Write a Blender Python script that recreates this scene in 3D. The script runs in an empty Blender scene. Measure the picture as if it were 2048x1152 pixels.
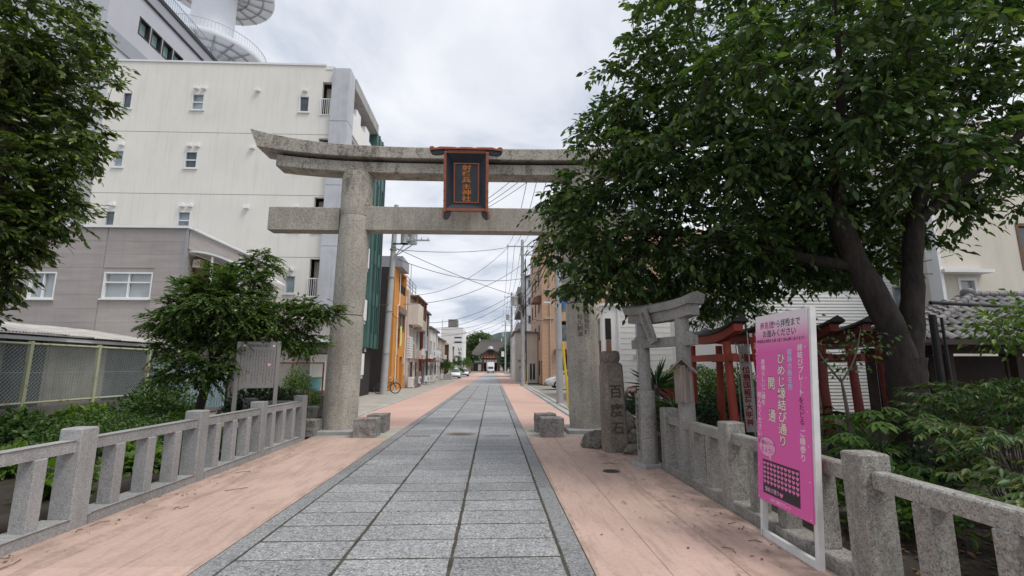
import bpy, bmesh, math, random
import numpy as np
from mathutils import Vector, Matrix, noise as mnoise
R = math.radians
random.seed(7); rng = np.random.default_rng(11)
SC = bpy.context.scene
COL = SC.collection

# ------------------------------------------------------------------ camera, sky, sun, exposure
cam_data = bpy.data.cameras.new('camera')
cam = bpy.data.objects.new('camera', cam_data); COL.objects.link(cam)
cam_data.sensor_width = 36.0
cam_data.lens = 945.0 / 2048.0 * 36.0
cam_data.clip_start = 0.05; cam_data.clip_end = 6000
cam.location = (0, 0, 1.6)
cam.rotation_euler = (R(90 + 9.58), 0, R(-2.253))
SC.camera = cam

SUN_EL, SUN_AZ = R(60), R(124)          # veiled sun high on the right, slightly behind the viewer (azimuth from +Y clockwise)
sun_data = bpy.data.lights.new('sun', 'SUN'); sun = bpy.data.objects.new('sun', sun_data); COL.objects.link(sun)
sun_data.energy = 1.7; sun_data.angle = R(24); sun_data.color = (1.0, 0.96, 0.9)
sd = Vector((math.sin(SUN_AZ) * math.cos(SUN_EL), math.cos(SUN_AZ) * math.cos(SUN_EL), math.sin(SUN_EL)))
sun.rotation_euler = (-sd).to_track_quat('-Z', 'Y').to_euler()
sun.location = (0, -20, 40)

W = bpy.data.worlds.new('World'); SC.world = W; W.use_nodes = True
nt = W.node_tree; nt.nodes.clear()
def wn(t, **k):
    n = nt.nodes.new(t)
    for a, b in k.items(): setattr(n, a, b)
    return n
sky = wn('ShaderNodeTexSky', sky_type='NISHITA'); sky.sun_disc = False
sky.sun_elevation = SUN_EL; sky.sun_rotation = SUN_AZ
sky.air_density = 1.0; sky.dust_density = 1.5; sky.ozone_density = 1.0
skm = wn('ShaderNodeVectorMath', operation='SCALE'); skm.inputs['Scale'].default_value = 0.12
nt.links.new(sky.outputs[0], skm.inputs[0])
tc = wn('ShaderNodeTexCoord')
sep = wn('ShaderNodeSeparateXYZ'); nt.links.new(tc.outputs['Generated'], sep.inputs[0])
# project the view direction onto a cloud layer so that clouds flatten towards the horizon
zc = wn('ShaderNodeMath', operation='MAXIMUM'); nt.links.new(sep.outputs[2], zc.inputs[0]); zc.inputs[1].default_value = 0.0
za = wn('ShaderNodeMath', operation='ADD'); nt.links.new(zc.outputs[0], za.inputs[0]); za.inputs[1].default_value = 0.16
dx = wn('ShaderNodeMath', operation='DIVIDE'); nt.links.new(sep.outputs[0], dx.inputs[0]); nt.links.new(za.outputs[0], dx.inputs[1])
dy = wn('ShaderNodeMath', operation='DIVIDE'); nt.links.new(sep.outputs[1], dy.inputs[0]); nt.links.new(za.outputs[0], dy.inputs[1])
cmb = wn('ShaderNodeCombineXYZ'); nt.links.new(dx.outputs[0], cmb.inputs[0]); nt.links.new(dy.outputs[0], cmb.inputs[1])
n1 = wn('ShaderNodeTexNoise'); n1.inputs['Scale'].default_value = 1.55; n1.inputs['Detail'].default_value = 7; n1.inputs['Roughness'].default_value = 0.55; n1.inputs['Distortion'].default_value = 0.35
nt.links.new(cmb.outputs[0], n1.inputs['Vector'])
cr = wn('ShaderNodeValToRGB')
e = cr.color_ramp.elements
e[0].position = 0.33; e[0].color = (0.36, 0.41, 0.50, 1)
e[1].position = 0.60; e[1].color = (0.70, 0.71, 0.75, 1)
e2 = cr.color_ramp.elements.new(0.46); e2.color = (0.57, 0.60, 0.66, 1)
nt.links.new(n1.outputs[0], cr.inputs[0])
# thin gaps between the clouds let some of the clear sky through
n2 = wn('ShaderNodeTexNoise'); n2.inputs['Scale'].default_value = 0.7; n2.inputs['Detail'].default_value = 4
nt.links.new(cmb.outputs[0], n2.inputs['Vector'])
gap = wn('ShaderNodeMapRange'); gap.inputs[1].default_value = 0.35; gap.inputs[2].default_value = 0.75; gap.inputs[3].default_value = 0.0; gap.inputs[4].default_value = 0.12
nt.links.new(n2.outputs[0], gap.inputs[0])
mx = wn('ShaderNodeMixRGB'); nt.links.new(gap.outputs[0], mx.inputs[0]); nt.links.new(cr.outputs[0], mx.inputs[1]); nt.links.new(skm.outputs[0], mx.inputs[2])
bg = wn('ShaderNodeBackground'); nt.links.new(mx.outputs[0], bg.inputs[0]); bg.inputs[1].default_value = 1.0
wo = wn('ShaderNodeOutputWorld'); nt.links.new(bg.outputs[0], wo.inputs[0])

SC.view_settings.view_transform = 'Standard'; SC.view_settings.look = 'None'
SC.view_settings.exposure = 0.45; SC.view_settings.gamma = 1.0; SC.view_settings.use_curve_mapping = False
SC.cycles.max_bounces = 8; SC.cycles.diffuse_bounces = 4; SC.cycles.transparent_max_bounces = 6
SC.cycles.use_denoising = True

# ------------------------------------------------------------------ materials
MATS = {}
def new_mat(name):
    m = bpy.data.materials.new(name); m.use_nodes = True; MATS[name] = m
    t = m.node_tree; b = t.nodes['Principled BSDF']
    return m, t, b
def pos_node(t, scale=(1, 1, 1), obj=False):
    if obj:
        g = t.nodes.new('ShaderNodeTexCoord'); src = g.outputs['Object']
    else:
        g = t.nodes.new('ShaderNodeNewGeometry'); src = g.outputs['Position']
    mp = t.nodes.new('ShaderNodeMapping'); mp.inputs['Scale'].default_value = scale
    t.links.new(src, mp.inputs['Vector'])
    return mp.outputs[0]
def nz(t, vec, scale, detail=4, rough=0.55, dist=0.0):
    n = t.nodes.new('ShaderNodeTexNoise'); n.inputs['Scale'].default_value = scale
    n.inputs['Detail'].default_value = detail; n.inputs['Roughness'].default_value = rough; n.inputs['Distortion'].default_value = dist
    t.links.new(vec, n.inputs['Vector']); return n.outputs[0]
def ramp(t, fac, stops):
    r = t.nodes.new('ShaderNodeValToRGB'); el = r.color_ramp.elements
    while len(el) < len(stops): el.new(0.5)
    for q, (p, c) in zip(el, stops):
        q.position = p; q.color = (c, c, c, 1) if isinstance(c, (int, float)) else (*c, 1)
    t.links.new(fac, r.inputs[0]); return r.outputs[0]
def mixc(t, fac, a, b, mode='MIX'):
    m = t.nodes.new('ShaderNodeMixRGB'); m.blend_type = mode
    for s, v in ((0, fac), (1, a), (2, b)):
        if isinstance(v, (int, float)): m.inputs[s].default_value = v if s == 0 else (v, v, v, 1)
        elif isinstance(v, tuple): m.inputs[s].default_value = (*v[:3], 1)
        else: t.links.new(v, m.inputs[s])
    return m.outputs[0]
def bump(t, b, h, strength=0.3, dist=0.01):
    n = t.nodes.new('ShaderNodeBump'); n.inputs['Strength'].default_value = strength; n.inputs['Distance'].default_value = dist
    t.links.new(h, n.inputs['Height']); t.links.new(n.outputs[0], b.inputs['Normal'])
def plain(name, col, rough=0.6, var=0.12, scale=3.0, metal=0.0, bmp=0.0, bscale=40.0, spec=0.5, rand=0.0, streak=0.0, stretch=(1, 1, 1)):
    """colour with blotchy variation, optional vertical rain streaks, relief and per-object tone"""
    m, t, b = new_mat(name)
    v = pos_node(t, stretch)
    n = nz(t, v, scale, 5, 0.6)
    lo = tuple(c * (1 - var) for c in col); hi = tuple(min(1, c * (1 + var)) for c in col)
    c = ramp(t, n, [(0.3, lo), (0.7, hi)])
    if streak:
        s = nz(t, pos_node(t, (1, 1, 0.06)), 5.0, 5, 0.65)
        c = mixc(t, ramp(t, s, [(0.5, 0.0), (0.78, streak)]), c, tuple(x * 0.45 for x in col))
    if rand:
        oi = t.nodes.new('ShaderNodeObjectInfo')
        rr = ramp(t, oi.outputs['Random'], [(0, 1 - rand), (1, 1 + rand * 0.6)])
        c = mixc(t, 1.0, c, rr, 'MULTIPLY')
    t.links.new(c, b.inputs['Base Color'])
    b.inputs['Roughness'].default_value = rough; b.inputs['Metallic'].default_value = metal
    b.inputs['Specular IOR Level'].default_value = spec
    if bmp: bump(t, b, nz(t, v, bscale, 4), bmp, 0.01)
    return m
def granite(name, base, dark, light, grain=70, stain=0.0, stain_col=(0.05, 0.045, 0.035), rough=0.8, rand=0.12, bmp=0.35, big=0.2, moss=0.0, amt=0.5, run=0.0):
    m, t, b = new_mat(name)
    v = pos_node(t)
    g1 = nz(t, v, grain, 3, 0.7); g2 = nz(t, v, grain * 0.35, 3, 0.6)
    c = ramp(t, g1, [(0.38, dark), (0.47, base), (0.56, base), (0.66, light)])
    c = mixc(t, amt * 0.4, c, ramp(t, g2, [(0.35, dark), (0.65, light)]))
    bl = nz(t, v, 1.3, 5, 0.6)
    c = mixc(t, 1.0, c, ramp(t, bl, [(0.3, 1 - big), (0.7, 1 + big * 0.4)]), 'MULTIPLY')
    if stain:
        s = nz(t, pos_node(t, (1, 1, 0.28)), 3.2, 8, 0.72)
        f = nz(t, v, 22, 4, 0.7)
        s2 = mixc(t, 0.45, s, f)
        c = mixc(t, ramp(t, s2, [(0.482, 0.0), (0.585, stain)]), c, stain_col)
    if moss:
        s = nz(t, v, 2.1, 6, 0.7)
        c = mixc(t, ramp(t, s, [(0.5, 0.0), (0.68, moss)]), c, (0.10, 0.10, 0.045))
    if run:      # rain runs down upright faces, pale and dark
        s = nz(t, pos_node(t, (1, 1, 0.05)), 6.0, 6, 0.7)
        c = mixc(t, ramp(t, s, [(0.52, 0.0), (0.66, run)]), c, tuple(x * 0.38 for x in base))
        c = mixc(t, ramp(t, s, [(0.32, run * 0.5), (0.44, 0.0)]), c, light)
    if rand:
        oi = t.nodes.new('ShaderNodeObjectInfo')
        c = mixc(t, 1.0, c, ramp(t, oi.outputs['Random'], [(0, 1 - rand), (1, 1 + rand * 0.5)]), 'MULTIPLY')
    t.links.new(c, b.inputs['Base Color']); b.inputs['Roughness'].default_value = rough
    b.inputs['Specular IOR Level'].default_value = 0.3
    bump(t, b, mixc(t, 0.5, g1, g2), bmp, 0.008)
    return m
def leafmat(name, c1, c2, c3, trans=0.35, rough=0.45, spec=0.4):
    m, t, b = new_mat(name)
    g = t.nodes.new('ShaderNodeNewGeometry')
    c = ramp(t, g.outputs['Random Per Island'], [(0.0, c1), (0.55, c2), (1.0, c3)])
    n = nz(t, pos_node(t), 0.9, 3)
    c = mixc(t, 1.0, c, ramp(t, n, [(0.3, 0.75), (0.7, 1.15)]), 'MULTIPLY')
    t.links.new(c, b.inputs['Base Color']); b.inputs['Roughness'].default_value = rough
    b.inputs['Specular IOR Level'].default_value = spec
    tr = t.nodes.new('ShaderNodeBsdfTranslucent')
    ct = mixc(t, 1.0, c, (1.3, 1.5, 0.5), 'MULTIPLY'); t.links.new(ct, tr.inputs[0])
    ms = t.nodes.new('ShaderNodeMixShader'); ms.inputs[0].default_value = trans
    t.links.new(b.outputs[0], ms.inputs[1]); t.links.new(tr.outputs[0], ms.inputs[2])
    out = t.nodes['Material Output']; t.links.new(ms.outputs[0], out.inputs[0])
    return m
def glassmat(name, col=(0.05, 0.07, 0.08), rough=0.06, var=0.4):
    m, t, b = new_mat(name)
    n = nz(t, pos_node(t), 1.5, 3)
    t.links.new(ramp(t, n, [(0.35, tuple(c * (1 - var) for c in col)), (0.65, tuple(c * (1 + var) for c in col))]), b.inputs['Base Color'])
    b.inputs['Roughness'].default_value = rough; b.inputs['Specular IOR Level'].default_value = 0.8
    return m
def bark(name, c1, c2):
    m, t, b = new_mat(name)
    n = nz(t, pos_node(t, (1, 1, 0.35)), 14, 6, 0.7); n2 = nz(t, pos_node(t), 2.0, 4)
    c = mixc(t, 0.4, ramp(t, n, [(0.35, c1), (0.65, c2)]), ramp(t, n2, [(0.35, c1), (0.65, c2)]))
    t.links.new(c, b.inputs['Base Color']); b.inputs['Roughness'].default_value = 0.9
    bump(t, b, n, 0.9, 0.03)
    return m

granite('path_granite', (0.29, 0.295, 0.30), (0.065, 0.067, 0.07), (0.68, 0.69, 0.69), grain=40, rand=0.2, bmp=0.25, big=0.22, rough=0.6)
granite('border_granite', (0.25, 0.255, 0.258), (0.075, 0.078, 0.082), (0.52, 0.53, 0.53), grain=44, rand=0.16, bmp=0.3, big=0.2, rough=0.62)
granite('torii_granite', (0.45, 0.42, 0.365), (0.25, 0.225, 0.19), (0.62, 0.59, 0.525), grain=38, stain=0.22, run=0.38, rand=0.04, bmp=0.6, big=0.22)
granite('torii_granite_stained', (0.45, 0.42, 0.365), (0.25, 0.225, 0.19), (0.62, 0.59, 0.525), grain=38, stain=0.7, stain_col=(0.06, 0.045, 0.038), rand=0.04, bmp=0.6, big=0.22)
granite('fence_granite', (0.335, 0.335, 0.335), (0.19, 0.19, 0.19), (0.50, 0.50, 0.495), grain=85, run=0.16, stain=0.12, rand=0.09, bmp=0.25, big=0.2)
granite('old_fence_granite', (0.33, 0.315, 0.29), (0.10, 0.095, 0.085), (0.52, 0.50, 0.46), grain=75, run=0.3, stain=0.4, stain_col=(0.075, 0.075, 0.055), rand=0.12, bmp=0.4, big=0.25)
granite('small_torii_granite', (0.30, 0.29, 0.275), (0.19, 0.18, 0.17), (0.42, 0.41, 0.39), grain=90, stain=0.35, stain_col=(0.09, 0.08, 0.07), rand=0.05, bmp=0.3, big=0.25)
granite('brown_stone', (0.245, 0.205, 0.175), (0.11, 0.09, 0.072), (0.37, 0.33, 0.285), grain=45, stain=0.4, rand=0.1, bmp=0.6, big=0.3)
granite('rough_block', (0.30, 0.285, 0.27), (0.12, 0.11, 0.10), (0.45, 0.44, 0.42), grain=30, stain=0.35, stain_col=(0.10, 0.08, 0.065), rand=0.12, bmp=0.9, big=0.3)
granite('rock', (0.25, 0.225, 0.195), (0.10, 0.085, 0.07), (0.38, 0.36, 0.32), grain=18, rand=0.15, bmp=1.0, big=0.4, moss=0.4)
# pink coloured concrete walk: worn and dirty towards the fence and along twig lines
m, t, b = new_mat('pink_walk')
v = pos_node(t); a1 = nz(t, v, 0.9, 7, 0.65, 0.4); a2 = nz(t, v, 26, 4, 0.6); a3 = nz(t, pos_node(t, (5, 0.9, 1)), 1.6, 6, 0.7, 0.6)
c = ramp(t, a1, [(0.3, (0.45, 0.33, 0.275)), (0.55, (0.545, 0.395, 0.335)), (0.75, (0.60, 0.44, 0.38))])
c = mixc(t, ramp(t, a3, [(0.47, 0.0), (0.70, 0.65)]), c, (0.28, 0.215, 0.17))
c = mixc(t, 0.22, c, ramp(t, a2, [(0.3, (0.38, 0.25, 0.2)), (0.7, (0.72, 0.5, 0.42))]))
oi = t.nodes.new('ShaderNodeObjectInfo'); c = mixc(t, 1.0, c, ramp(t, oi.outputs['Random'], [(0, 0.92), (1, 1.06)]), 'MULTIPLY')
t.links.new(c, b.inputs['Base Color']); b.inputs['Roughness'].default_value = 0.85; b.inputs['Specular IOR Level'].default_value = 0.25
bump(t, b, a2, 0.25, 0.005)
m, t, b = new_mat('pink_asphalt')
v = pos_node(t); a1 = nz(t, v, 0.5, 6, 0.6); a2 = nz(t, v, 60, 3, 0.6)
c = ramp(t, a1, [(0.3, (0.52, 0.345, 0.285)), (0.7, (0.62, 0.42, 0.35))])
c = mixc(t, 0.2, c, ramp(t, a2, [(0.3, (0.36, 0.22, 0.17)), (0.7, (0.75, 0.48, 0.4))]))
t.links.new(c, b.inputs['Base Color']); b.inputs['Roughness'].default_value = 0.85; bump(t, b, a2, 0.3, 0.005)
# far stretch of the slab road where single slabs can no longer be told apart
m, t, b = new_mat('far_slabs')
v = pos_node(t)
bt = t.nodes.new('ShaderNodeTexBrick'); bt.offset = 0.0; bt.inputs['Scale'].default_value = 1.0; bt.inputs['Brick Width'].default_value = 0.93; bt.inputs['Row Height'].default_value = 0.445; bt.inputs['Mortar Size'].default_value = 0.012
bt.inputs['Color1'].default_value = (0.36, 0.365, 0.37, 1); bt.inputs['Color2'].default_value = (0.42, 0.425, 0.43, 1); bt.inputs['Mortar'].default_value = (0.17, 0.165, 0.155, 1)  # paler than the near slabs: grazing sky sheen put into the colour
mp = t.nodes.new('ShaderNodeMapping'); mp.inputs['Location'].default_value = (1.27, 0, 0); t.links.new(v, mp.inputs[0]); t.links.new(mp.outputs[0], bt.inputs['Vector'])
t.links.new(bt.outputs[0], b.inputs['Base Color']); b.inputs['Roughness'].default_value = 0.8
plain('pink_joint', (0.27, 0.19, 0.15), 0.95, 0.3, 6.0)
plain('joint_moss', (0.06, 0.052, 0.038), 0.95, 0.4, 6.0, bmp=0.4)
plain('soil', (0.036, 0.028, 0.021), 0.95, 0.5, 3.0, bmp=0.8, bscale=25)
plain('forecourt', (0.38, 0.355, 0.31), 0.9, 0.2, 0.8, bmp=0.25, bscale=50)
plain('asphalt_lot', (0.26, 0.245, 0.215), 0.9, 0.25, 0.7, bmp=0.3, bscale=80)
plain('kerb_stone', (0.40, 0.39, 0.37), 0.85, 0.15, 4.0, bmp=0.2, rand=0.12)
plain('concrete', (0.36, 0.36, 0.355), 0.85, 0.15, 1.5, streak=0.5, bmp=0.15)
plain('concrete_dark', (0.13, 0.12, 0.11), 0.9, 0.3, 1.2, streak=0.5, bmp=0.3)
plain('concrete_pier', (0.47, 0.49, 0.52), 0.8, 0.12, 1.2, streak=0.35, bmp=0.1)
plain('pole_concrete', (0.40, 0.405, 0.41), 0.8, 0.1, 2.0, streak=0.3, bmp=0.1)
plain('cream_wall', (0.70, 0.685, 0.635), 0.85, 0.04, 0.7, streak=0.26, bmp=0.1)
plain('cream_wall_b', (0.62, 0.58, 0.50), 0.85, 0.06, 0.7, streak=0.25, bmp=0.1)
plain('white_wall', (0.76, 0.755, 0.73), 0.8, 0.04, 0.7, streak=0.12)
plain('white_paint', (0.74, 0.75, 0.76), 0.5, 0.05, 2.0)
plain('worn_white', (0.66, 0.66, 0.65), 0.6, 0.1, 6.0, streak=0.3)
plain('tower_white', (0.74, 0.77, 0.82), 0.5, 0.03, 0.3)
plain('grey_siding', (0.36, 0.33, 0.318), 0.85, 0.1, 2.0, streak=0.22, bmp=0.25, bscale=30, rand=0.05, stretch=(0.4, 0.4, 2.5))
plain('grey_panel', (0.44, 0.45, 0.49), 0.6, 0.05, 0.6)
plain('grey_panel_dark', (0.30, 0.31, 0.35), 0.6, 0.06, 0.6)
plain('charcoal', (0.028, 0.022, 0.022), 0.75, 0.25, 1.0)
plain('dark_metal', (0.03, 0.03, 0.032), 0.5, 0.3, 4.0, metal=0.3)
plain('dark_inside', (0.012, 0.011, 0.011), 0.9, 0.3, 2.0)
plain('steel', (0.36, 0.37, 0.38), 0.45, 0.12, 6.0, metal=0.5)
plain('steel_light', (0.5, 0.52, 0.54), 0.5, 0.1, 4.0, metal=0.2)
plain('aluminium', (0.68, 0.69, 0.70), 0.45, 0.06, 4.0, metal=0.2)
plain('green_panel', (0.055, 0.135, 0.12), 0.45, 0.1, 0.8)
plain('green_panel_dark', (0.03, 0.075, 0.068), 0.45, 0.1, 0.8)
plain('orange_wall', (0.61, 0.27, 0.06), 0.8, 0.08, 1.0, streak=0.18)
plain('beige_wall', (0.47, 0.40, 0.33), 0.85, 0.1, 1.0, streak=0.35)
plain('pale_pink_wall', (0.55, 0.46, 0.41), 0.85, 0.08, 1.0, streak=0.3)
plain('brown_wood', (0.16, 0.085, 0.055), 0.8, 0.25, 5.0, stretch=(3, 3, 0.3), streak=0.3)
plain('grey_wood', (0.20, 0.165, 0.14), 0.9, 0.3, 8.0, stretch=(4, 4, 0.3), bmp=0.4, rand=0.2)
plain('dark_wood', (0.040, 0.026, 0.02), 0.75, 0.3, 5.0)
plain('red_paint', (0.33, 0.045, 0.025), 0.6, 0.2, 3.0, streak=0.35)
plain('dark_red_paint', (0.17, 0.028, 0.02), 0.65, 0.3, 3.0, streak=0.4)
plain('black_paint', (0.02, 0.019, 0.019), 0.6, 0.3, 4.0)
plain('roof_tile', (0.17, 0.16, 0.165), 0.5, 0.25, 6.0, rand=0.35, bmp=0.15)
plain('roof_grey', (0.16, 0.155, 0.15), 0.7, 0.15, 1.0)
plain('gate_roof', (0.085, 0.075, 0.07), 0.8, 0.15, 0.5)
plain('corrugated', (0.27, 0.26, 0.235), 0.7, 0.25, 2.0, streak=0.55)
plain('corrugated_dark', (0.085, 0.10, 0.11), 0.7, 0.3, 2.0, streak=0.5)
plain('corrugated_blue', (0.34, 0.46, 0.50), 0.7, 0.15, 2.0, streak=0.4)
plain('old_sheet_roof', (0.46, 0.44, 0.41), 0.85, 0.3, 3.0, streak=0.3, bmp=0.3)
plain('fence_paint', (0.47, 0.47, 0.30), 0.6, 0.15, 4.0)
m, t, b = new_mat('rusty_paint')
v = pos_node(t); a = nz(t, v, 5, 6, 0.7)
t.links.new(ramp(t, a, [(0.54, (0.42, 0.44, 0.29)), (0.61, (0.37, 0.22, 0.08)), (0.74, (0.20, 0.085, 0.03))]), b.inputs['Base Color']); b.inputs['Roughness'].default_value = 0.75
plain('rust', (0.27, 0.10, 0.045), 0.9, 0.4, 8.0)
plain('wire_grey', (0.36, 0.39, 0.36), 0.5, 0.1, 5.0, metal=0.3)
plain('cable_black', (0.02, 0.02, 0.022), 0.6, 0.1, 5.0)
plain('copper_red', (0.35, 0.11, 0.055), 0.45, 0.15, 5.0, metal=0.25)
plain('copper_dark', (0.25, 0.085, 0.055), 0.5, 0.15, 5.0, metal=0.2)
plain('slate_blue', (0.04, 0.05, 0.066), 0.55, 0.15, 3.0)
plain('gold_letter', (0.66, 0.22, 0.035), 0.4, 0.1, 8.0, metal=0.2)
plain('terracotta', (0.40, 0.15, 0.085), 0.8, 0.2, 6.0)
plain('pot_white', (0.62, 0.60, 0.56), 0.7, 0.1, 6.0)
plain('board_grey', (0.24, 0.225, 0.215), 0.45, 0.06, 1.0, metal=0.35)
plain('ink', (0.035, 0.03, 0.035), 0.7, 0.1, 5.0)
plain('carved_dark', (0.055, 0.043, 0.034), 0.95, 0.3, 8.0)
plain('carved_stone', (0.075, 0.06, 0.048), 0.95, 0.35, 12.0)
plain('carved_shadow', (0.14, 0.12, 0.10), 0.95, 0.3, 8.0)
plain('tyre', (0.02, 0.02, 0.02), 0.85, 0.2, 8.0)
plain('car_silver', (0.62, 0.63, 0.65), 0.25, 0.03, 1.0, metal=0.25, spec=0.7)
plain('car_white', (0.78, 0.78, 0.78), 0.25, 0.03, 1.0, spec=0.7)
plain('car_red', (0.20, 0.02, 0.025), 0.25, 0.1, 1.0, spec=0.7)
plain('yellow_paint', (0.70, 0.50, 0.05), 0.55, 0.12, 4.0)
plain('towel_yellow', (0.68, 0.70, 0.26), 0.95, 0.1, 6.0)
plain('banner_red', (0.30, 0.03, 0.03), 0.9, 0.15, 3.0)
plain('banner_white', (0.60, 0.57, 0.53), 0.9, 0.1, 3.0)
plain('porcelain', (0.62, 0.64, 0.65), 0.35, 0.06, 5.0)
plain('stone_floor', (0.45, 0.40, 0.32), 0.85, 0.15, 0.6)
plain('hill_green', (0.055, 0.085, 0.075), 0.95, 0.35, 0.02)
plain('litter', (0.10, 0.06, 0.03), 0.9, 0.5, 20.0)
plain('blue_tarp', (0.03, 0.16, 0.52), 0.7, 0.1, 3.0)
plain('teal_plastic', (0.13, 0.38, 0.40), 0.6, 0.2, 3.0)
plain('lamp_red', (0.5, 0.03, 0.02), 0.3, 0.1, 3.0)
plain('chrome', (0.6, 0.6, 0.6), 0.2, 0.05, 3.0, metal=0.9)
glassmat('glass'); glassmat('glass_pale', (0.22, 0.27, 0.30), 0.1); glassmat('glass_teal', (0.25, 0.36, 0.36), 0.12, 0.15)
glassmat('curtain_glass', (0.34, 0.37, 0.385), 0.12, 0.12); glassmat('car_glass', (0.03, 0.035, 0.04), 0.04)
bark('cherry_bark', (0.010, 0.008, 0.007), (0.060, 0.046, 0.040)); bark('grey_bark', (0.05, 0.04, 0.033), (0.16, 0.135, 0.115))
leafmat('cherry_leaf', (0.028, 0.060, 0.022), (0.060, 0.118, 0.038), (0.15, 0.215, 0.055), 0.36, 0.38, 0.55)
leafmat('camphor_leaf', (0.035, 0.068, 0.02), (0.075, 0.125, 0.03), (0.24, 0.28, 0.055), 0.32, 0.33, 0.5)
leafmat('maple_leaf', (0.045, 0.09, 0.022), (0.075, 0.14, 0.03), (0.14, 0.22, 0.04), 0.4)
leafmat('hedge_leaf', (0.035, 0.075, 0.02), (0.055, 0.115, 0.027), (0.11, 0.185, 0.038), 0.32)
leafmat('bright_leaf', (0.07, 0.14, 0.025), (0.11, 0.20, 0.035), (0.20, 0.29, 0.05), 0.35)
leafmat('nandina_leaf', (0.04, 0.09, 0.028), (0.065, 0.14, 0.036), (0.15, 0.18, 0.045), 0.32)
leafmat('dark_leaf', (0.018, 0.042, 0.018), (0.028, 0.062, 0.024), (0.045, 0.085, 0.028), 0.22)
leafmat('yucca_leaf', (0.05, 0.085, 0.035), (0.075, 0.12, 0.045), (0.12, 0.16, 0.06), 0.15)
leafmat('far_leaf', (0.045, 0.09, 0.024), (0.07, 0.13, 0.03), (0.11, 0.17, 0.04), 0.3)
# brick-tiled wall for the apartment block (tiles far below a pixel in size)
m, t, b = new_mat('brick_tile')
g = t.nodes.new('ShaderNodeNewGeometry'); sp = t.nodes.new('ShaderNodeSeparateXYZ'); t.links.new(g.outputs['Position'], sp.inputs[0])
ad = t.nodes.new('ShaderNodeMath'); ad.operation = 'ADD'; t.links.new(sp.outputs[0], ad.inputs[0]); t.links.new(sp.outputs[1], ad.inputs[1])
cb = t.nodes.new('ShaderNodeCombineXYZ'); t.links.new(ad.outputs[0], cb.inputs[0]); t.links.new(sp.outputs[2], cb.inputs[1])
bt = t.nodes.new('ShaderNodeTexBrick'); bt.inputs['Scale'].default_value = 1.0; bt.inputs['Brick Width'].default_value = 0.36; bt.inputs['Row Height'].default_value = 0.13; bt.inputs['Mortar Size'].default_value = 0.012
bt.inputs['Color1'].default_value = (0.56, 0.36, 0.235, 1); bt.inputs['Color2'].default_value = (0.50, 0.315, 0.20, 1); bt.inputs['Mortar'].default_value = (0.30, 0.20, 0.14, 1)
t.links.new(cb.outputs[0], bt.inputs['Vector']); t.links.new(bt.outputs[0], b.inputs['Base Color']); b.inputs['Roughness'].default_value = 0.7
# printed face of the pink notice: white heading fading to pink (ink on the board itself)
m, t, b = new_mat('pink_print')
tcn = t.nodes.new('ShaderNodeTexCoord'); sp = t.nodes.new('ShaderNodeSeparateXYZ'); t.links.new(tcn.outputs['Object'], sp.inputs[0])
mr = t.nodes.new('ShaderNodeMapRange'); mr.inputs[1].default_value = 1.75; mr.inputs[2].default_value = 2.08; t.links.new(sp.outputs[2], mr.inputs[0])
t.links.new(ramp(t, mr.outputs[0], [(0.0, (0.72, 0.115, 0.40)), (0.35, (0.74, 0.21, 0.46)), (0.8, (0.76, 0.60, 0.69)), (1.0, (0.76, 0.68, 0.73))]), b.inputs['Base Color'])
b.inputs['Roughness'].default_value = 0.4
for nm, cc in (('print_white', (0.80, 0.76, 0.74)), ('print_purple', (0.22, 0.02, 0.13)), ('print_magenta', (0.50, 0.04, 0.24)), ('print_blue', (0.42, 0.60, 0.80)), ('print_black', (0.025, 0.02, 0.03)), ('print_cream', (0.80, 0.74, 0.62)), ('print_pink', (0.78, 0.36, 0.56)), ('heart_pink', (0.70, 0.20, 0.42))):
    plain(nm, cc, 0.45, 0.02, 3.0)

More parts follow.
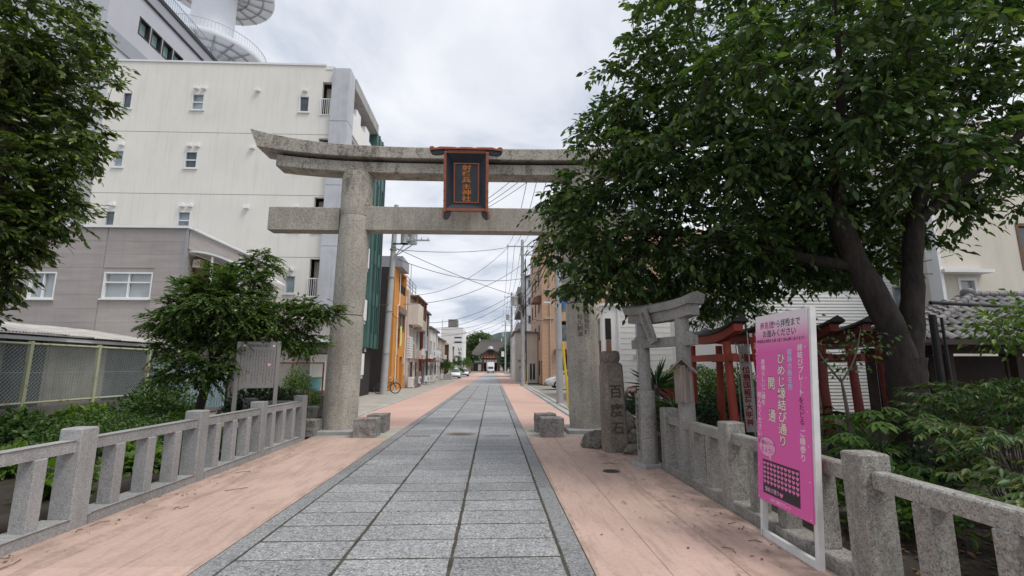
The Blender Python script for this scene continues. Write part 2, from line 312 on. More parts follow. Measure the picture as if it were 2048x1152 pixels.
# ------------------------------------------------------------------ geometry helpers
ORG = {}
class MB:
    """collects shapes in world coordinates; build() links them as one mesh object"""
    def __init__(s): s.v = []; s.f = []
    def add(s, vs, fs):
        o = len(s.v); s.v += [tuple(p) for p in vs]; s.f += [tuple(i + o for i in f) for f in fs]; return s
    def box(s, x0, x1, y0, y1, z0, z1):
        if x0 > x1: x0, x1 = x1, x0
        if y0 > y1: y0, y1 = y1, y0
        if z0 > z1: z0, z1 = z1, z0
        return s.add([(x0,y0,z0),(x1,y0,z0),(x1,y1,z0),(x0,y1,z0),(x0,y0,z1),(x1,y0,z1),(x1,y1,z1),(x0,y1,z1)],
                     [(0,3,2,1),(4,5,6,7),(0,1,5,4),(1,2,6,5),(2,3,7,6),(3,0,4,7)])
    def cham(s, x0, x1, y0, y1, z0, z1, c=0.01):
        """box with all top and vertical edges chamfered"""
        def ring(z, i): return [(x0+i+c,y0+i,z),(x1-i-c,y0+i,z),(x1-i,y0+i+c,z),(x1-i,y1-i-c,z),(x1-i-c,y1-i,z),(x0+i+c,y1-i,z),(x0+i,y1-i-c,z),(x0+i,y0+i+c,z)]
        vs = ring(z0, 0) + ring(z1 - c, 0) + ring(z1, c)
        fs = [tuple(range(7, -1, -1)), tuple(range(16, 24))]
        for k in (0, 8):
            for i in range(8): fs.append((k+i, k+(i+1) % 8, k+8+(i+1) % 8, k+8+i))
        return s.add(vs, fs)
    def tube(s, pts, rad, n=8, cap=True):
        pts = [Vector(p) for p in pts]
        if isinstance(rad, (int, float)): rad = [rad] * len(pts)
        up = Vector((0.3, 0.2, 1)) if abs((pts[-1] - pts[0]).normalized().z) < 0.9 else Vector((1, 0.1, 0))
        vs = []; fs = []
        for i, p in enumerate(pts):
            t = (pts[min(i+1, len(pts)-1)] - pts[max(i-1, 0)]).normalized()
            a = t.cross(up).normalized(); b = t.cross(a)
            for k in range(n):
                w = 2 * math.pi * k / n
                vs.append(p + (a * math.cos(w) + b * math.sin(w)) * rad[i])
        for i in range(len(pts) - 1):
            for k in range(n): fs.append((i*n+k, (i+1)*n+k, (i+1)*n+(k+1) % n, i*n+(k+1) % n))
        if cap: fs.append(tuple(range(n))); fs.append(tuple(range((len(pts)-1)*n+n-1, (len(pts)-1)*n-1, -1)))
        return s.add(vs, fs)
    def lathe(s, c, prof, n=24, cap=True):
        vs = []; fs = []
        for r, z in prof:
            for k in range(n):
                w = 2 * math.pi * k / n; vs.append((c[0] + r * math.cos(w), c[1] + r * math.sin(w), c[2] + z))
        for i in range(len(prof) - 1):
            for k in range(n): fs.append((i*n+k, i*n+(k+1) % n, (i+1)*n+(k+1) % n, (i+1)*n+k))
        if cap: fs.append(tuple(range(n-1, -1, -1))); fs.append(tuple(range((len(prof)-1)*n, len(prof)*n)))
        return s.add(vs, fs)
    def prism(s, poly, fn, d0, d1):
        """polygon (a,b) extruded from d0 to d1; fn(a,b,d) -> point"""
        n = len(poly); vs = [fn(a, b, d0) for a, b in poly] + [fn(a, b, d1) for a, b in poly]
        fs = [tuple(range(n-1, -1, -1)), tuple(range(n, 2*n))] + [(i, (i+1) % n, n+(i+1) % n, n+i) for i in range(n)]
        return s.add(vs, fs)
    def loft(s, rings, cap=True):
        n = len(rings[0]); vs = [p for r in rings for p in r]; fs = []
        for i in range(len(rings) - 1):
            for k in range(n): fs.append((i*n+k, i*n+(k+1) % n, (i+1)*n+(k+1) % n, (i+1)*n+k))
        if cap: fs.append(tuple(range(n-1, -1, -1))); fs.append(tuple(range((len(rings)-1)*n, len(rings)*n)))
        return s.add(vs, fs)
    def mesh(s, name, off=(0, 0, 0)):
        me = bpy.data.meshes.new(name)
        me.from_pydata([(p[0]-off[0], p[1]-off[1], p[2]-off[2]) for p in s.v], [], s.f)
        bm = bmesh.new(); bm.from_mesh(me); bmesh.ops.recalc_face_normals(bm, faces=bm.faces); bm.to_mesh(me); bm.free()
        return me
    def build(s, name, mat, parent=None, smooth=None):
        if parent is None:
            a = np.array(s.v); off = ((a[:,0].min()+a[:,0].max())/2, (a[:,1].min()+a[:,1].max())/2, a[:,2].min())
        else: off = ORG[parent.name]
        me = s.mesh(name, off)
        return link(name, me, mat, parent, off, smooth)
def link(name, me, mat, parent, off, smooth=None):
    if mat and len(me.materials) == 0: me.materials.append(MATS[mat])
    if smooth is not None: shade(me, smooth)
    o = bpy.data.objects.new(name, me); COL.objects.link(o)
    if parent is None: o.location = off
    else: o.parent = parent
    ORG[o.name] = off
    return o
def shade(me, ang):
    me.polygons.foreach_set('use_smooth', [True] * len(me.polygons))
    if ang and ang < 170:
        try: me.set_sharp_from_angle(angle=R(ang))
        except Exception: pass
def tag(o, label, cat, group=None):
    o['label'] = label; o['category'] = cat
    if group: o['group'] = group
    return o
def struct(o): o['kind'] = 'structure'; return o
def stuff(o): o['kind'] = 'stuff'; return o
def thing(name, label, cat, loc, rz=0.0, group=None):
    o = bpy.data.objects.new(name, None); COL.objects.link(o); o.location = loc; o.rotation_euler = (0, 0, rz)
    o.empty_display_size = 0.2
    # unrotated things take parts in world coordinates, rotated ones in their own frame
    ORG[o.name] = tuple(loc) if rz == 0 else (0, 0, 0)
    return tag(o, label, cat, group)
def inst(name, me, parent, loc, rz=0.0, scl=None, rot=None):
    """a piece that shares mesh data; loc in the parent's coordinates (world for unrotated things)"""
    o = bpy.data.objects.new(name, me); COL.objects.link(o); o.parent = parent
    of = ORG[parent.name] if parent else (0, 0, 0)
    o.location = (loc[0]-of[0], loc[1]-of[1], loc[2]-of[2]); o.rotation_euler = rot if rot else (0, 0, rz)
    if scl: o.scale = scl
    ORG[o.name] = tuple(loc); return o
def copy_tree(o, parent=None, **kw):
    c = o.copy(); COL.objects.link(c); c.parent = parent; ORG[c.name] = ORG[o.name]
    for ch in list(o.children): copy_tree(ch, c)
    return c
def rough_box(mb, x0, x1, y0, y1, z0, z1, amp=0.02, n=5, seed=0, freq=6.0):
    """quarry-faced block: a subdivided box with uneven faces"""
    bm = bmesh.new(); bmesh.ops.create_cube(bm, size=1.0)
    bmesh.ops.subdivide_edges(bm, edges=bm.edges[:], cuts=n, use_grid_fill=True)
    c = Vector(((x0+x1)/2, (y0+y1)/2, (z0+z1)/2)); sz = Vector((x1-x0, y1-y0, z1-z0))
    for v in bm.verts:
        p = Vector((v.co.x*sz.x, v.co.y*sz.y, v.co.z*sz.z)) + c
        nv = Vector((v.co.x, v.co.y, v.co.z))
        d = mnoise.noise(p * freq + Vector((seed*7.3, seed*3.1, 0)))
        d2 = mnoise.noise(p * freq * 2.7 + Vector((0, seed*5.3, 9)))
        if v.co.z < -0.49: p.z = z0
        else: p += nv.normalized() * (d + 0.5*d2) * amp
        v.co = p
    vs = [tuple(v.co) for v in bm.verts]; bm.verts.index_update(); fs = [[v.index for v in f.verts] for f in bm.faces]; bm.free()
    return mb.add(vs, fs)
def blob(mb, c, r, seed=0, amp=0.25, sub=3, flat=True):
    bm = bmesh.new(); bmesh.ops.create_icosphere(bm, subdivisions=sub, radius=1.0)
    for v in bm.verts:
        d = mnoise.noise(v.co * 1.3 + Vector((seed*3.7, seed, 0))) + 0.5 * mnoise.noise(v.co * 3.1 + Vector((0, seed*2.1, 4)))
        p = v.co * (1 + amp * d)
        p = Vector((p.x*r[0]+c[0], p.y*r[1]+c[1], p.z*r[2]+c[2]))
        if flat and p.z < c[2] - r[2]*0.6: p.z = c[2] - r[2]*0.6
        v.co = p
    bm.verts.index_update(); vs = [tuple(v.co) for v in bm.verts]; fs = [[v.index for v in f.verts] for f in bm.faces]; bm.free()
    return mb.add(vs, fs)
# --- lettering
_fc = bpy.data.curves.new('lettering', 'FONT'); _fo = bpy.data.objects.new('lettering', _fc); COL.objects.link(_fo)
def text_geo(body, size, bold=0.0, line=1.0, vertical=False, squash=1.0):
    """centred lettering as flat (x, y) geometry"""
    if vertical: body = '\n'.join(body.replace('ー', '｜'))
    _fc.body = body; _fc.size = size; _fc.align_x = 'CENTER'; _fc.align_y = 'CENTER'; _fc.offset = bold * size; _fc.space_line = line
    _fc.resolution_u = 3
    dg = bpy.context.evaluated_depsgraph_get(); dg.update()
    me = bpy.data.meshes.new_from_object(_fo.evaluated_get(dg))
    vs = [(v.co.x * squash, v.co.y) for v in me.vertices]; fs = [tuple(p.vertices) for p in me.polygons]
    bpy.data.meshes.remove(me)
    if vs:
        xs = [p[0] for p in vs]; ys = [p[1] for p in vs]; cx = (min(xs)+max(xs))/2; cy = (min(ys)+max(ys))/2
        vs = [(x-cx, y-cy) for x, y in vs]
    return vs, fs
def letter(mb, body, fn, size, bold=0.0, line=1.0, vertical=False, squash=1.0, fit=None):
    """fn(x, y) -> 3-D point; fit = total height wanted (vertical text)"""
    vs, fs = text_geo(body, size, bold, line, vertical, squash)
    if fit and vs:
        h = max(p[1] for p in vs) - min(p[1] for p in vs); k = fit / h; vs = [(x, y*k) for x, y in vs]
    return mb.add([fn(x, y) for x, y in vs], fs)
# ================================================================== SETTING: ground, road, walks
struct(MB().add([(-2500,-600,-0.09),(2500,-600,-0.09),(2500,3000,-0.09),(-2500,3000,-0.09)], [(0,1,2,3)]).build('ground', 'asphalt_lot'))
road = struct(MB().add([(-2.40,-6,-0.0055),(0.83,-6,-0.0055),(0.83,150,-0.0055),(-2.40,150,-0.0055)], [(0,1,2,3)]).build('road', 'joint_moss'))
colx = [(-2.165, -1.275), (-1.255, -0.355), (-0.335, 0.595)]
slab_me = []
for k, (a, bq) in enumerate(colx):
    for q in range(3):      # three slab meshes for each column, edges chipped a little differently
        w = (bq - a) / 2; d = 0.213
        mb = MB(); r = random.Random(k*10+q)
        def jit(): return r.uniform(-0.004, 0.004)
        top = []; c = 0.011
        base = [(-w, -d), (w, -d), (w, d), (-w, d)]
        rim = []; 
        for (x0, y0), (x1, y1) in zip(base, base[1:] + base[:1]):
            for s in (0.0, 0.33, 0.67): rim.append((x0 + (x1-x0)*s + jit(), y0 + (y1-y0)*s + jit()))
        n = len(rim)
        vs = [(x, y, -0.05) for x, y in rim] + [(x, y, -c) for x, y in rim] + [(x*(1-c/w), y*(1-c/d), 0.0) for x, y in rim]
        fs = [tuple(range(2*n, 3*n))] + [(i, (i+1) % n, n+(i+1) % n, n+i) for i in range(n)] + [(n+i, n+(i+1) % n, 2*n+(i+1) % n, 2*n+i) for i in range(n)]
        mb.add(vs, fs); me = mb.mesh('slab'); me.materials.append(MATS['path_granite']); slab_me.append(me)
y = 1.05; row = 0
SLAB_END = 0
while row < 96:
    for k, (a, bq) in enumerate(colx):
        if abs(y - 11.62) < 0.25 and k in (0, 2): pass
        inst('slab', slab_me[k*3 + random.randrange(3)], road, ((a+bq)/2, y, random.uniform(-0.002, 0.0015)), rot=(random.uniform(-.003, .003), random.uniform(-.002, .002), 0))
    y += 0.445; row += 1
SLAB_END = y - 0.22
bl = []
for ln in (0.93, 1.15, 1.33):
    mb = MB().cham(-0.095, 0.095, -ln/2, ln/2, -0.06, 0.0, 0.006); me = mb.mesh('border_stone'); me.materials.append(MATS['border_granite']); bl.append((ln, me))
for xx in (-2.28, 0.712):
    yy = 0.8
    while yy < SLAB_END - 0.5:
        ln, me = random.choice(bl); inst('border_stone', me, road, (xx, yy + ln/2, random.uniform(-0.001, 0.003))); yy += ln + 0.016
far = MB().add([(-2.38, SLAB_END, 0.0), (0.81, SLAB_END, 0.0), (0.81, 150, 0.0), (-2.38, 150, 0.0)], [(0,1,2,3)]).build('far_paving', 'far_slabs', road); far['kind'] = 'stuff'
# slot drains let into the slabs by the gate
for xx, mt in ((-1.78, 'rust'), (0.12, 'steel')):
    d = thing('drain_grate', 'rusty narrow slot drain in the paving left of the brown stain' if xx < -1 else 'grey narrow slot drain in the paving, toothed like a comb', 'drain', (xx, 11.72, 0.0))
    MB().box(xx-0.29, xx+0.29, 11.66, 11.78, -0.01, 0.002).build('slot', 'dark_inside', d)
    for k in range(11):
        MB().box(xx-0.28+k*0.052, xx-0.252+k*0.052, 11.665, 11.775, 0.002, 0.008).build('bar', mt, d)
st = MB(); 
vs = [(-0.79 + 0.42*math.cos(w)*(1+0.25*math.sin(3*w)), 12.0 + 0.34*math.sin(w)*(1+0.2*math.cos(2*w+1)), 0.0045) for w in [i*math.pi/14 for i in range(28)]]
m, t, b = new_mat('rust_stain')
tcn = t.nodes.new('ShaderNodeTexCoord'); gr = t.nodes.new('ShaderNodeTexGradient'); gr.gradient_type = 'SPHERICAL'
mp = t.nodes.new('ShaderNodeMapping'); mp.inputs['Scale'].default_value = (2.2, 2.6, 1); t.links.new(tcn.outputs['Object'], mp.inputs[0]); t.links.new(mp.outputs[0], gr.inputs[0])
nn = nz(t, pos_node(t), 9, 5, 0.7); b.inputs['Base Color'].default_value = (0.17, 0.105, 0.06, 1); b.inputs['Roughness'].default_value = 0.85
mm = t.nodes.new('ShaderNodeMath'); mm.operation = 'MULTIPLY'; t.links.new(gr.outputs[0], mm.inputs[0]); t.links.new(nn, mm.inputs[1])
mr = t.nodes.new('ShaderNodeMapRange'); mr.inputs[1].default_value = 0.0; mr.inputs[2].default_value = 0.4; mr.inputs[4].default_value = 0.75; t.links.new(mm.outputs[0], mr.inputs[0]); t.links.new(mr.outputs[0], b.inputs['Alpha'])
stn = st.add(vs, [tuple(range(28))]).build('rust_stain', 'rust_stain', road); ORG[stn.name] = (0, 0, 0)
stn.data.transform(Matrix.Translation((0.79 + ORG[road.name][0], -12.0 + ORG[road.name][1], 0))); stn.location = (-0.79-ORG[road.name][0], 12.0-ORG[road.name][1], 0)

# pink walks on both sides, cast in long bays with hairline joints
def pink(name, xs, y0, y1):
    p = struct(MB().add([(xs[0]-0.02, y0, -0.0065), (xs[-1]+0.005, y0, -0.0065), (xs[-1]+0.005, y1, -0.0065), (xs[0]-0.02, y1, -0.0065)], [(0,1,2,3)]).build(name, 'pink_joint'))
    for a, bq in zip(xs[:-1], xs[1:]):
        me = MB().cham(a+0.003-(a+bq)/2, bq-0.003-(a+bq)/2, -0.8975, 0.8975, -0.05, 0.0, 0.004).mesh('bay'); me.materials.append(MATS['pink_walk'])
        yy = y0 + 0.9
        while yy + 0.9 <= y1 + 0.01:
            inst('bay', me, p, ((a+bq)/2, yy, -0.002 + random.uniform(-0.001, 0.001))); yy += 1.8
    return p
# uneven strips on the walk: dirt, plus contact shade put into their colour
m, t, b = new_mat('grime_shade')
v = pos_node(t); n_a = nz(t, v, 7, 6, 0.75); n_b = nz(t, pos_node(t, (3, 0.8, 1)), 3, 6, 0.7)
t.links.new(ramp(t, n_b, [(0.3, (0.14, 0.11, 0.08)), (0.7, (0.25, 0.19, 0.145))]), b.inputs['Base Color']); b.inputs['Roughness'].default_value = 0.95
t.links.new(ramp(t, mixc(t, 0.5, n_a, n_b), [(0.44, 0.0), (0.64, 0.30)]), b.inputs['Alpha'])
def grime_shade(parent, pts, sx, w0, w1, seed, z=0.0035):
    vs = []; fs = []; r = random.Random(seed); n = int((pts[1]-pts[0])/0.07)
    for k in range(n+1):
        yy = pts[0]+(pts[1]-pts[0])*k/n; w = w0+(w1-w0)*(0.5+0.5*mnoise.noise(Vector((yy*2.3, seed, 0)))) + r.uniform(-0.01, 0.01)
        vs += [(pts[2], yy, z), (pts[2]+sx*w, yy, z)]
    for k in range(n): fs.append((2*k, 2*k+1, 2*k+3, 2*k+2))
    stuff(MB().add(vs, fs).build('grime_shade', 'grime_shade', parent))
pwl = pink('walk_left', [-4.23, -3.63, -3.02, -2.385], -1.1, 11.5)
pwr = pink('walk_right', [0.815, 1.42, 2.02, 2.712], -1.1, 11.5)
grime_shade(pwl, (1.5, 11.4, -4.2), 1, 0.05, 0.45, 3); grime_shade(pwr, (1.5, 8.2, 2.70), -1, 0.08, 0.7, 8); grime_shade(pwr, (8.2, 11.2, 2.62), -1, 0.2, 0.9, 5); grime_shade(pwl, (2.0, 11.4, -2.39), -1, 0.01, 0.07, 4); grime_shade(pwr, (2.0, 11.4, 0.82), 1, 0.01, 0.07, 6); grime_shade(pwl, (2.5, 9.5, -3.62), -1, 0.1, 0.3, 14, 0.003); grime_shade(pwr, (3.5, 10.5, 1.9), 1, 0.1, 0.4, 16, 0.003)
struct(MB().add([(-4.25,11.48,-0.003),(-2.386,11.48,-0.003),(-2.386,13.3,-0.003),(-4.25,13.3,-0.003)],[(0,1,2,3)]).build('gate_strip', 'forecourt'))
struct(MB().add([(0.816,11.48,-0.003),(3.4,11.48,-0.003),(3.4,13.3,-0.003),(0.816,13.3,-0.003)],[(0,1,2,3)]).build('gate_strip', 'forecourt'))
struct(MB().add([(-4.45,13.3,-0.004),(-2.386,13.3,-0.004),(-2.386,160,-0.004),(-5.0,160,-0.004)],[(0,1,2,3)]).build('pavement_left', 'pink_asphalt'))
struct(MB().add([(0.816,13.3,-0.004),(2.46,13.3,-0.004),(2.9,160,-0.004),(0.816,160,-0.004)],[(0,1,2,3)]).build('pavement_right', 'pink_asphalt'))
struct(MB().add([(-7.6,13.9,-0.02),(-4.4,13.9,-0.02),(-4.4,160,-0.02),(-7.6,160,-0.02)],[(0,1,2,3)]).build('forecourt', 'forecourt'))
struct(MB().add([(-14,12.6,-0.03),(-4.3,12.6,-0.03),(-4.3,26,-0.03),(-14,26,-0.03)],[(0,1,2,3)]).build('yard', 'forecourt'))
kl = struct(MB().add([(-4.75,14,-0.01),(-4.42,14,-0.01),(-4.95,150,-0.01),(-5.3,150,-0.01)],[(0,1,2,3)]).build('kerb_left', 'concrete'))
kr = struct(MB().add([(2.46,13.4,-0.01),(3.1,13.4,-0.01),(3.5,150,-0.01),(2.9,150,-0.01)],[(0,1,2,3)]).build('kerb_right', 'concrete'))
kme = MB().cham(-0.11, 0.11, -0.29, 0.29, -0.02, 0.035, 0.01).mesh('kerb_stone'); kme.materials.append(MATS['kerb_stone'])
for i in range(60):
    yy = 14.4 + i*0.6
    inst('kerb_stone', kme, kl, (-4.55 - (yy-14)*0.0039, yy, 0.0))
    inst('kerb_stone', kme, kr, (2.66 + (yy-13.4)*0.0034, yy, 0.0)); inst('kerb_stone', kme, kr, (2.98 + (yy-13.4)*0.0034, yy, -0.004))
# planted beds
def soil_bed(name, x0, x1, y0, y1, nx, ny, h, seed):
    vs = []; fs = []
    for j in range(ny+1):
        for i in range(nx+1):
            x = x0+(x1-x0)*i/nx; yq = y0+(y1-y0)*j/ny
            e_ = min(1, i/2, (nx-i)/2, j/2, (ny-j)/2) if 0 < i < nx and 0 < j < ny else 0
            z = 0.0 + e_*h*(0.6 + 0.7*mnoise.noise(Vector((x*1.1, yq*1.1, seed)))) + 0.02*mnoise.noise(Vector((x*6, yq*6, seed)))
            vs.append((x, yq, z))
    for j in range(ny):
        for i in range(nx): a = j*(nx+1)+i; fs.append((a, a+1, a+nx+2, a+nx+1))
    return struct(MB().add(vs, fs).build(name, 'soil', smooth=180))
soil_bed('bed_left', -10.2, -4.42, 0.5, 13.0, 40, 80, 0.12, 1.0)
soil_bed('bed_right', 2.92, 14.0, 0.5, 15.0, 60, 80, 0.10, 5.0)

# ================================================================== THE GREAT STONE GATE
TY = 12.55; CX = -0.735
torii = thing('stone_torii', 'massive weathered granite torii gate straddling the paved approach', 'torii', (CX, TY, 0))
def pillar(sx):
    b0 = CX + sx*3.15; b1 = CX + sx*3.015
    def sect(z0, z1, r0, r1, name, mt):
        n = 40; rings = []
        for i in range(9):
            z = z0 + (z1-z0)*i/8; r = r0 + (r1-r0)*i/8; cx = b0 + (b1-b0)*z/6.9
            if i in (0, 8): r -= 0.018
            rings.append([(cx + r*math.cos(2*math.pi*k/n)*(1+0.006*mnoise.noise(Vector((k*0.7, z, sx)))), TY + r*math.sin(2*math.pi*k/n), z) for k in range(n)])
        return MB().loft(rings).build(name, mt, torii, 50)
    lo = sect(0.02, 2.93 if sx < 0 else 3.28, 0.432, 0.415, 'pillar', 'torii_granite')
    sect(2.952 if sx < 0 else 3.302, 5.62 if sx < 0 else 5.7, 0.402, 0.408, 'pillar_shaft', 'torii_granite')
    sect(5.628 if sx < 0 else 5.708, 6.84, 0.408, 0.425, 'pillar_head', 'torii_granite_stained')
    return lo
pl_l = pillar(-1); pl_r = pillar(1)
def curve4(u): return abs(u)**3.6
def beam(name, half, zt, zb, rt, rb, y0, y1, mt, ridge=0.0, cut=0.0, x0=None, n=44):
    rings = []
    for i in range(n+1):
        u = -1 + 2*i/n; xt = CX + half*u; xb = CX + (half-cut)*u
        ut = (xt-CX)/5.87; ub = (xb-CX)/5.87
        T = zt + rt*curve4(ut); B = zb + rb*curve4(ub); ym = (y0+y1)/2
        c = 0.018
        rings.append([(xb, y0+c, B), (xb, y1-c, B), (xb, y1, B+c), (xt, y1, T-c), (xt, y1-c, T), (xt, ym, T+ridge), (xt, y0+c, T), (xt, y0, T-c), (xb, y0, B+c)])
    return MB().loft(rings).build(name, mt, torii, 40)
beam('top_lintel', 5.87, 7.53, 7.20, 0.46, 0.31, TY-0.40, TY+0.40, 'torii_granite_stained', ridge=0.10, cut=0.21)
beam('shadow_strip', 5.08, 7.199, 7.10, 0.31, 0.31, TY-0.16, TY+0.16, 'carved_dark')  # added recessed strip; dark colour stands for the shadow line under the lintel
beam('lower_lintel', 5.17, 7.125, 6.82, 0.31, 0.27, TY-0.27, TY+0.27, 'torii_granite_stained', cut=0.0)
def nuki(x0, x1, zz0, zz1, y0, y1, name):
    MB().cham(x0, x1, y0, y1, zz0, zz1, 0.02).build(name, 'torii_granite', torii)
nuki(CX-5.29, CX-3.42, 5.225, 5.86, TY-0.2, TY+0.2, 'tie_beam_end')
nuki(CX+3.42, CX+5.29, 5.285, 5.92, TY-0.2, TY+0.2, 'tie_beam_end')
nuki(CX-2.72, CX+2.72, 5.245, 5.90, TY-0.205, TY+0.205, 'tie_beam')
# wedge stones where the tie beam enters the pillars
for sx in (-1, 1):
    MB().box(CX+sx*2.66, CX+sx*2.6, TY-0.08, TY+0.08, 5.90, 6.02).build('wedge', 'torii_granite', torii)
# plinth under each pillar
for sx, xa, xb in ((-1, -4.42, -3.25), (1, 1.85, 2.98)):
    p = MB().cham(xa, xb, TY-0.62, TY+0.62, -0.02, 0.09, 0.015)
    p.build('plinth', 'concrete', torii)
# carved donor names on the right pillar (wrapped round the shaft)
def wrap(cx, r, ang0):
    def fn(x, yv, zc): 
        a = ang0 + x / r
        bx = cx - 0.0195*zc*0 
        return (bx + (r+0.003)*math.sin(a), TY - (r+0.003)*math.cos(a), zc)
    return fn
cxr = CX + 3.15 - 0.135*2.6/6.9
wf = wrap(cxr, 0.418, 0)
for body, xo, zc_, sz in (('市姫路坂町', 0.06, 2.82, 0.155), ('和久朝津', -0.125, 2.68, 0.15), ('兵', 0.22, 3.1, 0.15)):
    mb = MB(); letter(mb, body, lambda x, yv: wf(x+xo, 0, zc_+yv), sz, 0.012, 1.0, True)
    mb.build('carved_lettering', 'carved_shadow', pl_r)

# shrine-name tablet hung on the gate
tab = thing('name_tablet', 'framed slate tablet with orange shrine name hung on the stone gate', 'plaque', (-0.735, 11.93, 5.63)); tab.scale = (1, 1, 0.865)
tab.rotation_euler = (R(9), 0, 0); ORG[tab.name] = (0, 0, 0)
fm = lambda a, b, d: (a, d, b)
for sx in (-1, 1):
    sb = MB().cham(sx*0.545-0.035, sx*0.545+0.035, -0.16, 0.02, -0.03, 1.76, 0.008).build('side_bar', 'copper_red', tab)
    for k in range(5): MB().box(sx*0.545-0.039, sx*0.545+0.039, -0.165, 0.0, 0.30+k*0.29, 0.325+k*0.29).build('band', 'copper_dark', sb)
    poly = [(sx*0.50, 0.03), (sx*0.40, 0.03), (sx*0.405, -0.10), (sx*0.45, -0.20), (sx*0.52, -0.25), (sx*0.585, -0.22), (sx*0.60, -0.14), (sx*0.57, -0.06), (sx*0.575, 0.0)]
    lg = MB().prism(poly, fm, -0.12, 0.02).build('scroll_foot', 'slate_blue', tab)
    poly2 = [(sx*0.585, 0.0), (sx*0.555, -0.06), (sx*0.575, -0.13), (sx*0.56, -0.2), (sx*0.60, -0.225), (sx*0.63, -0.14), (sx*0.60, -0.06), (sx*0.61, 0.0)]
    MB().prism(poly2, fm, -0.15, -0.02).build('foot_edge', 'copper_red', lg)
MB().cham(-0.505, 0.505, -0.16, 0.02, 0.0, 0.075, 0.008).build('bottom_bar', 'copper_red', tab)
# top rail with lobed ends
prof = [(-0.93, 1.80), (-0.95, 1.86), (-0.92, 1.91), (-0.86, 1.92), (-0.80, 1.87), (-0.74, 1.885), (-0.68, 1.91), (-0.3, 1.905), (-0.22, 1.885), (-0.14, 1.905), (0.14, 1.905), (0.22, 1.885), (0.3, 1.905), (0.68, 1.91), (0.74, 1.885), (0.80, 1.87), (0.86, 1.92), (0.92, 1.91), (0.95, 1.86), (0.93, 1.80), (0.60, 1.845), (-0.60, 1.845)]
MB().prism(prof, fm, -0.20, 0.03).build('top_rail', 'copper_red', tab)
for sx in (-1, 1):
    lob = [(sx*0.585, 1.84), (sx*0.90, 1.80), (sx*0.935, 1.79), (sx*0.90, 1.73), (sx*0.82, 1.70), (sx*0.68, 1.71), (sx*0.585, 1.74)]
    MB().prism(lob, fm, -0.15, 0.01).build('rail_lobe', 'slate_blue', tab)
MB().cham(-0.51, 0.51, -0.15, 0.02, 1.735, 1.842, 0.006).build('head_board', 'copper_dark', tab)
# sloping inner faces and panel
inn = [(-0.51, -0.13, 0.075), (0.51, -0.13, 0.075), (0.51, -0.13, 1.735), (-0.51, -0.13, 1.735)]
pan = [(-0.36, 0.06, 0.26), (0.36, 0.06, 0.26), (0.36, 0.06, 1.52), (-0.36, 0.06, 1.52)]
MB().add(inn + pan, [(0,1,5,4),(1,2,6,5),(2,3,7,6),(3,0,4,7)]).build('splayed_surround', 'slate_blue', tab)
MB().box(-0.365, 0.365, 0.062, 0.10, 0.255, 1.525).build('panel', 'slate_blue', tab)
bd = MB(); w = 0.032
bd.box(-0.33, 0.33, 0.03, 0.0615, 0.28, 0.28+w); bd.box(-0.33, 0.33, 0.03, 0.0615, 1.50-w, 1.50)
bd.box(-0.33, -0.33+w, 0.031, 0.061, 0.28+w, 1.50-w); bd.box(0.33-w, 0.33, 0.031, 0.061, 0.28+w, 1.50-w)
bd.build('panel_border', 'copper_red', tab)
for i, ch in enumerate('射楯兵主神社'):
    mb = MB(); letter(mb, ch, lambda x, yv: (x, 0.048, 1.365 - i*0.19 + yv), 0.245, 0.014, squash=1.05, fit=0.175 if ch not in '主' else 0.14)
    lt = mb.build('letter', 'gold_letter', tab)

# quarry-faced granite blocks at the foot of the gate
grp = 'granite blocks at the feet of the gate'
for i, (x0, x1, y0, y1, h, lab) in enumerate((
    (-3.24, -2.72, 11.47, 11.97, 0.42, 'rough granite block before the gate pillar nearest the info board'),
    (-3.16, -2.70, 12.32, 12.95, 0.43, 'rough granite block just behind another, at the pillar with the bicycle beyond'),
    (1.14, 1.66, 11.36, 11.92, 0.43, 'rough granite block before the gate pillar with carved names'),
    (1.08, 1.60, 12.22, 12.78, 0.44, 'rough granite block half hidden by another, at the carved pillar'))):
    mb = MB(); rough_box(mb, x0, x1, y0, y1, -0.01, h, 0.022, 6, i)
    tag(mb.build('granite_block', 'rough_block', None), lab, 'block', grp)
mb = MB(); rough_box(mb, -4.62, -4.22, 11.75, 12.3, -0.01, 0.36, 0.02, 6, 9)
tag(mb.build('granite_block', 'rough_block'), 'dark squat block between the grey stone fence and the gate pillar', 'block')

# ================================================================== STONE FENCES
def fence(name, label, xf, sgn, posts, mt, ph, gaps, loose=0.0, nb=3):
    """sgn: +1 the walk lies on the +X side of the fence"""
    f = thing(name, label, 'fence', (xf, (posts[0]+posts[-1])/2, 0))
    r = random.Random(3)
    inx = lambda d: xf - sgn*d
    pm = MB().cham(-0.115, 0.115, -0.11, 0.11, -0.03, ph, 0.012).mesh('post'); pm.materials.append(MATS[mt])
    bmq = MB().cham(-0.08, 0.08, -0.066, 0.066, 0.0, ph-0.98+0.635, 0.008).mesh('baluster'); bmq.materials.append(MATS[mt])
    for p in posts: inst('post', pm, f, (inx(0.115), p, 0), rz=r.uniform(-loose, loose))
    for a, bq in zip(posts[:-1], posts[1:]):
        MB().cham(inx(0.055), inx(0.175), min(a, bq)+0.112, max(a, bq)-0.112, ph-0.235, ph-0.115, 0.012).build('rail', mt, f)
        MB().cham(inx(0.005), inx(0.245), min(a, bq)+0.112, max(a, bq)-0.112, -0.03, 0.11, 0.012).build('base_stone', mt, f)
        for k in range(nb):
            q = a + (bq-a)*(k+1)/(nb+1) + r.uniform(-0.01, 0.01)
            inst('baluster', bmq, f, (inx(0.115), q, 0.1105), rz=r.uniform(-loose, loose))
    return f
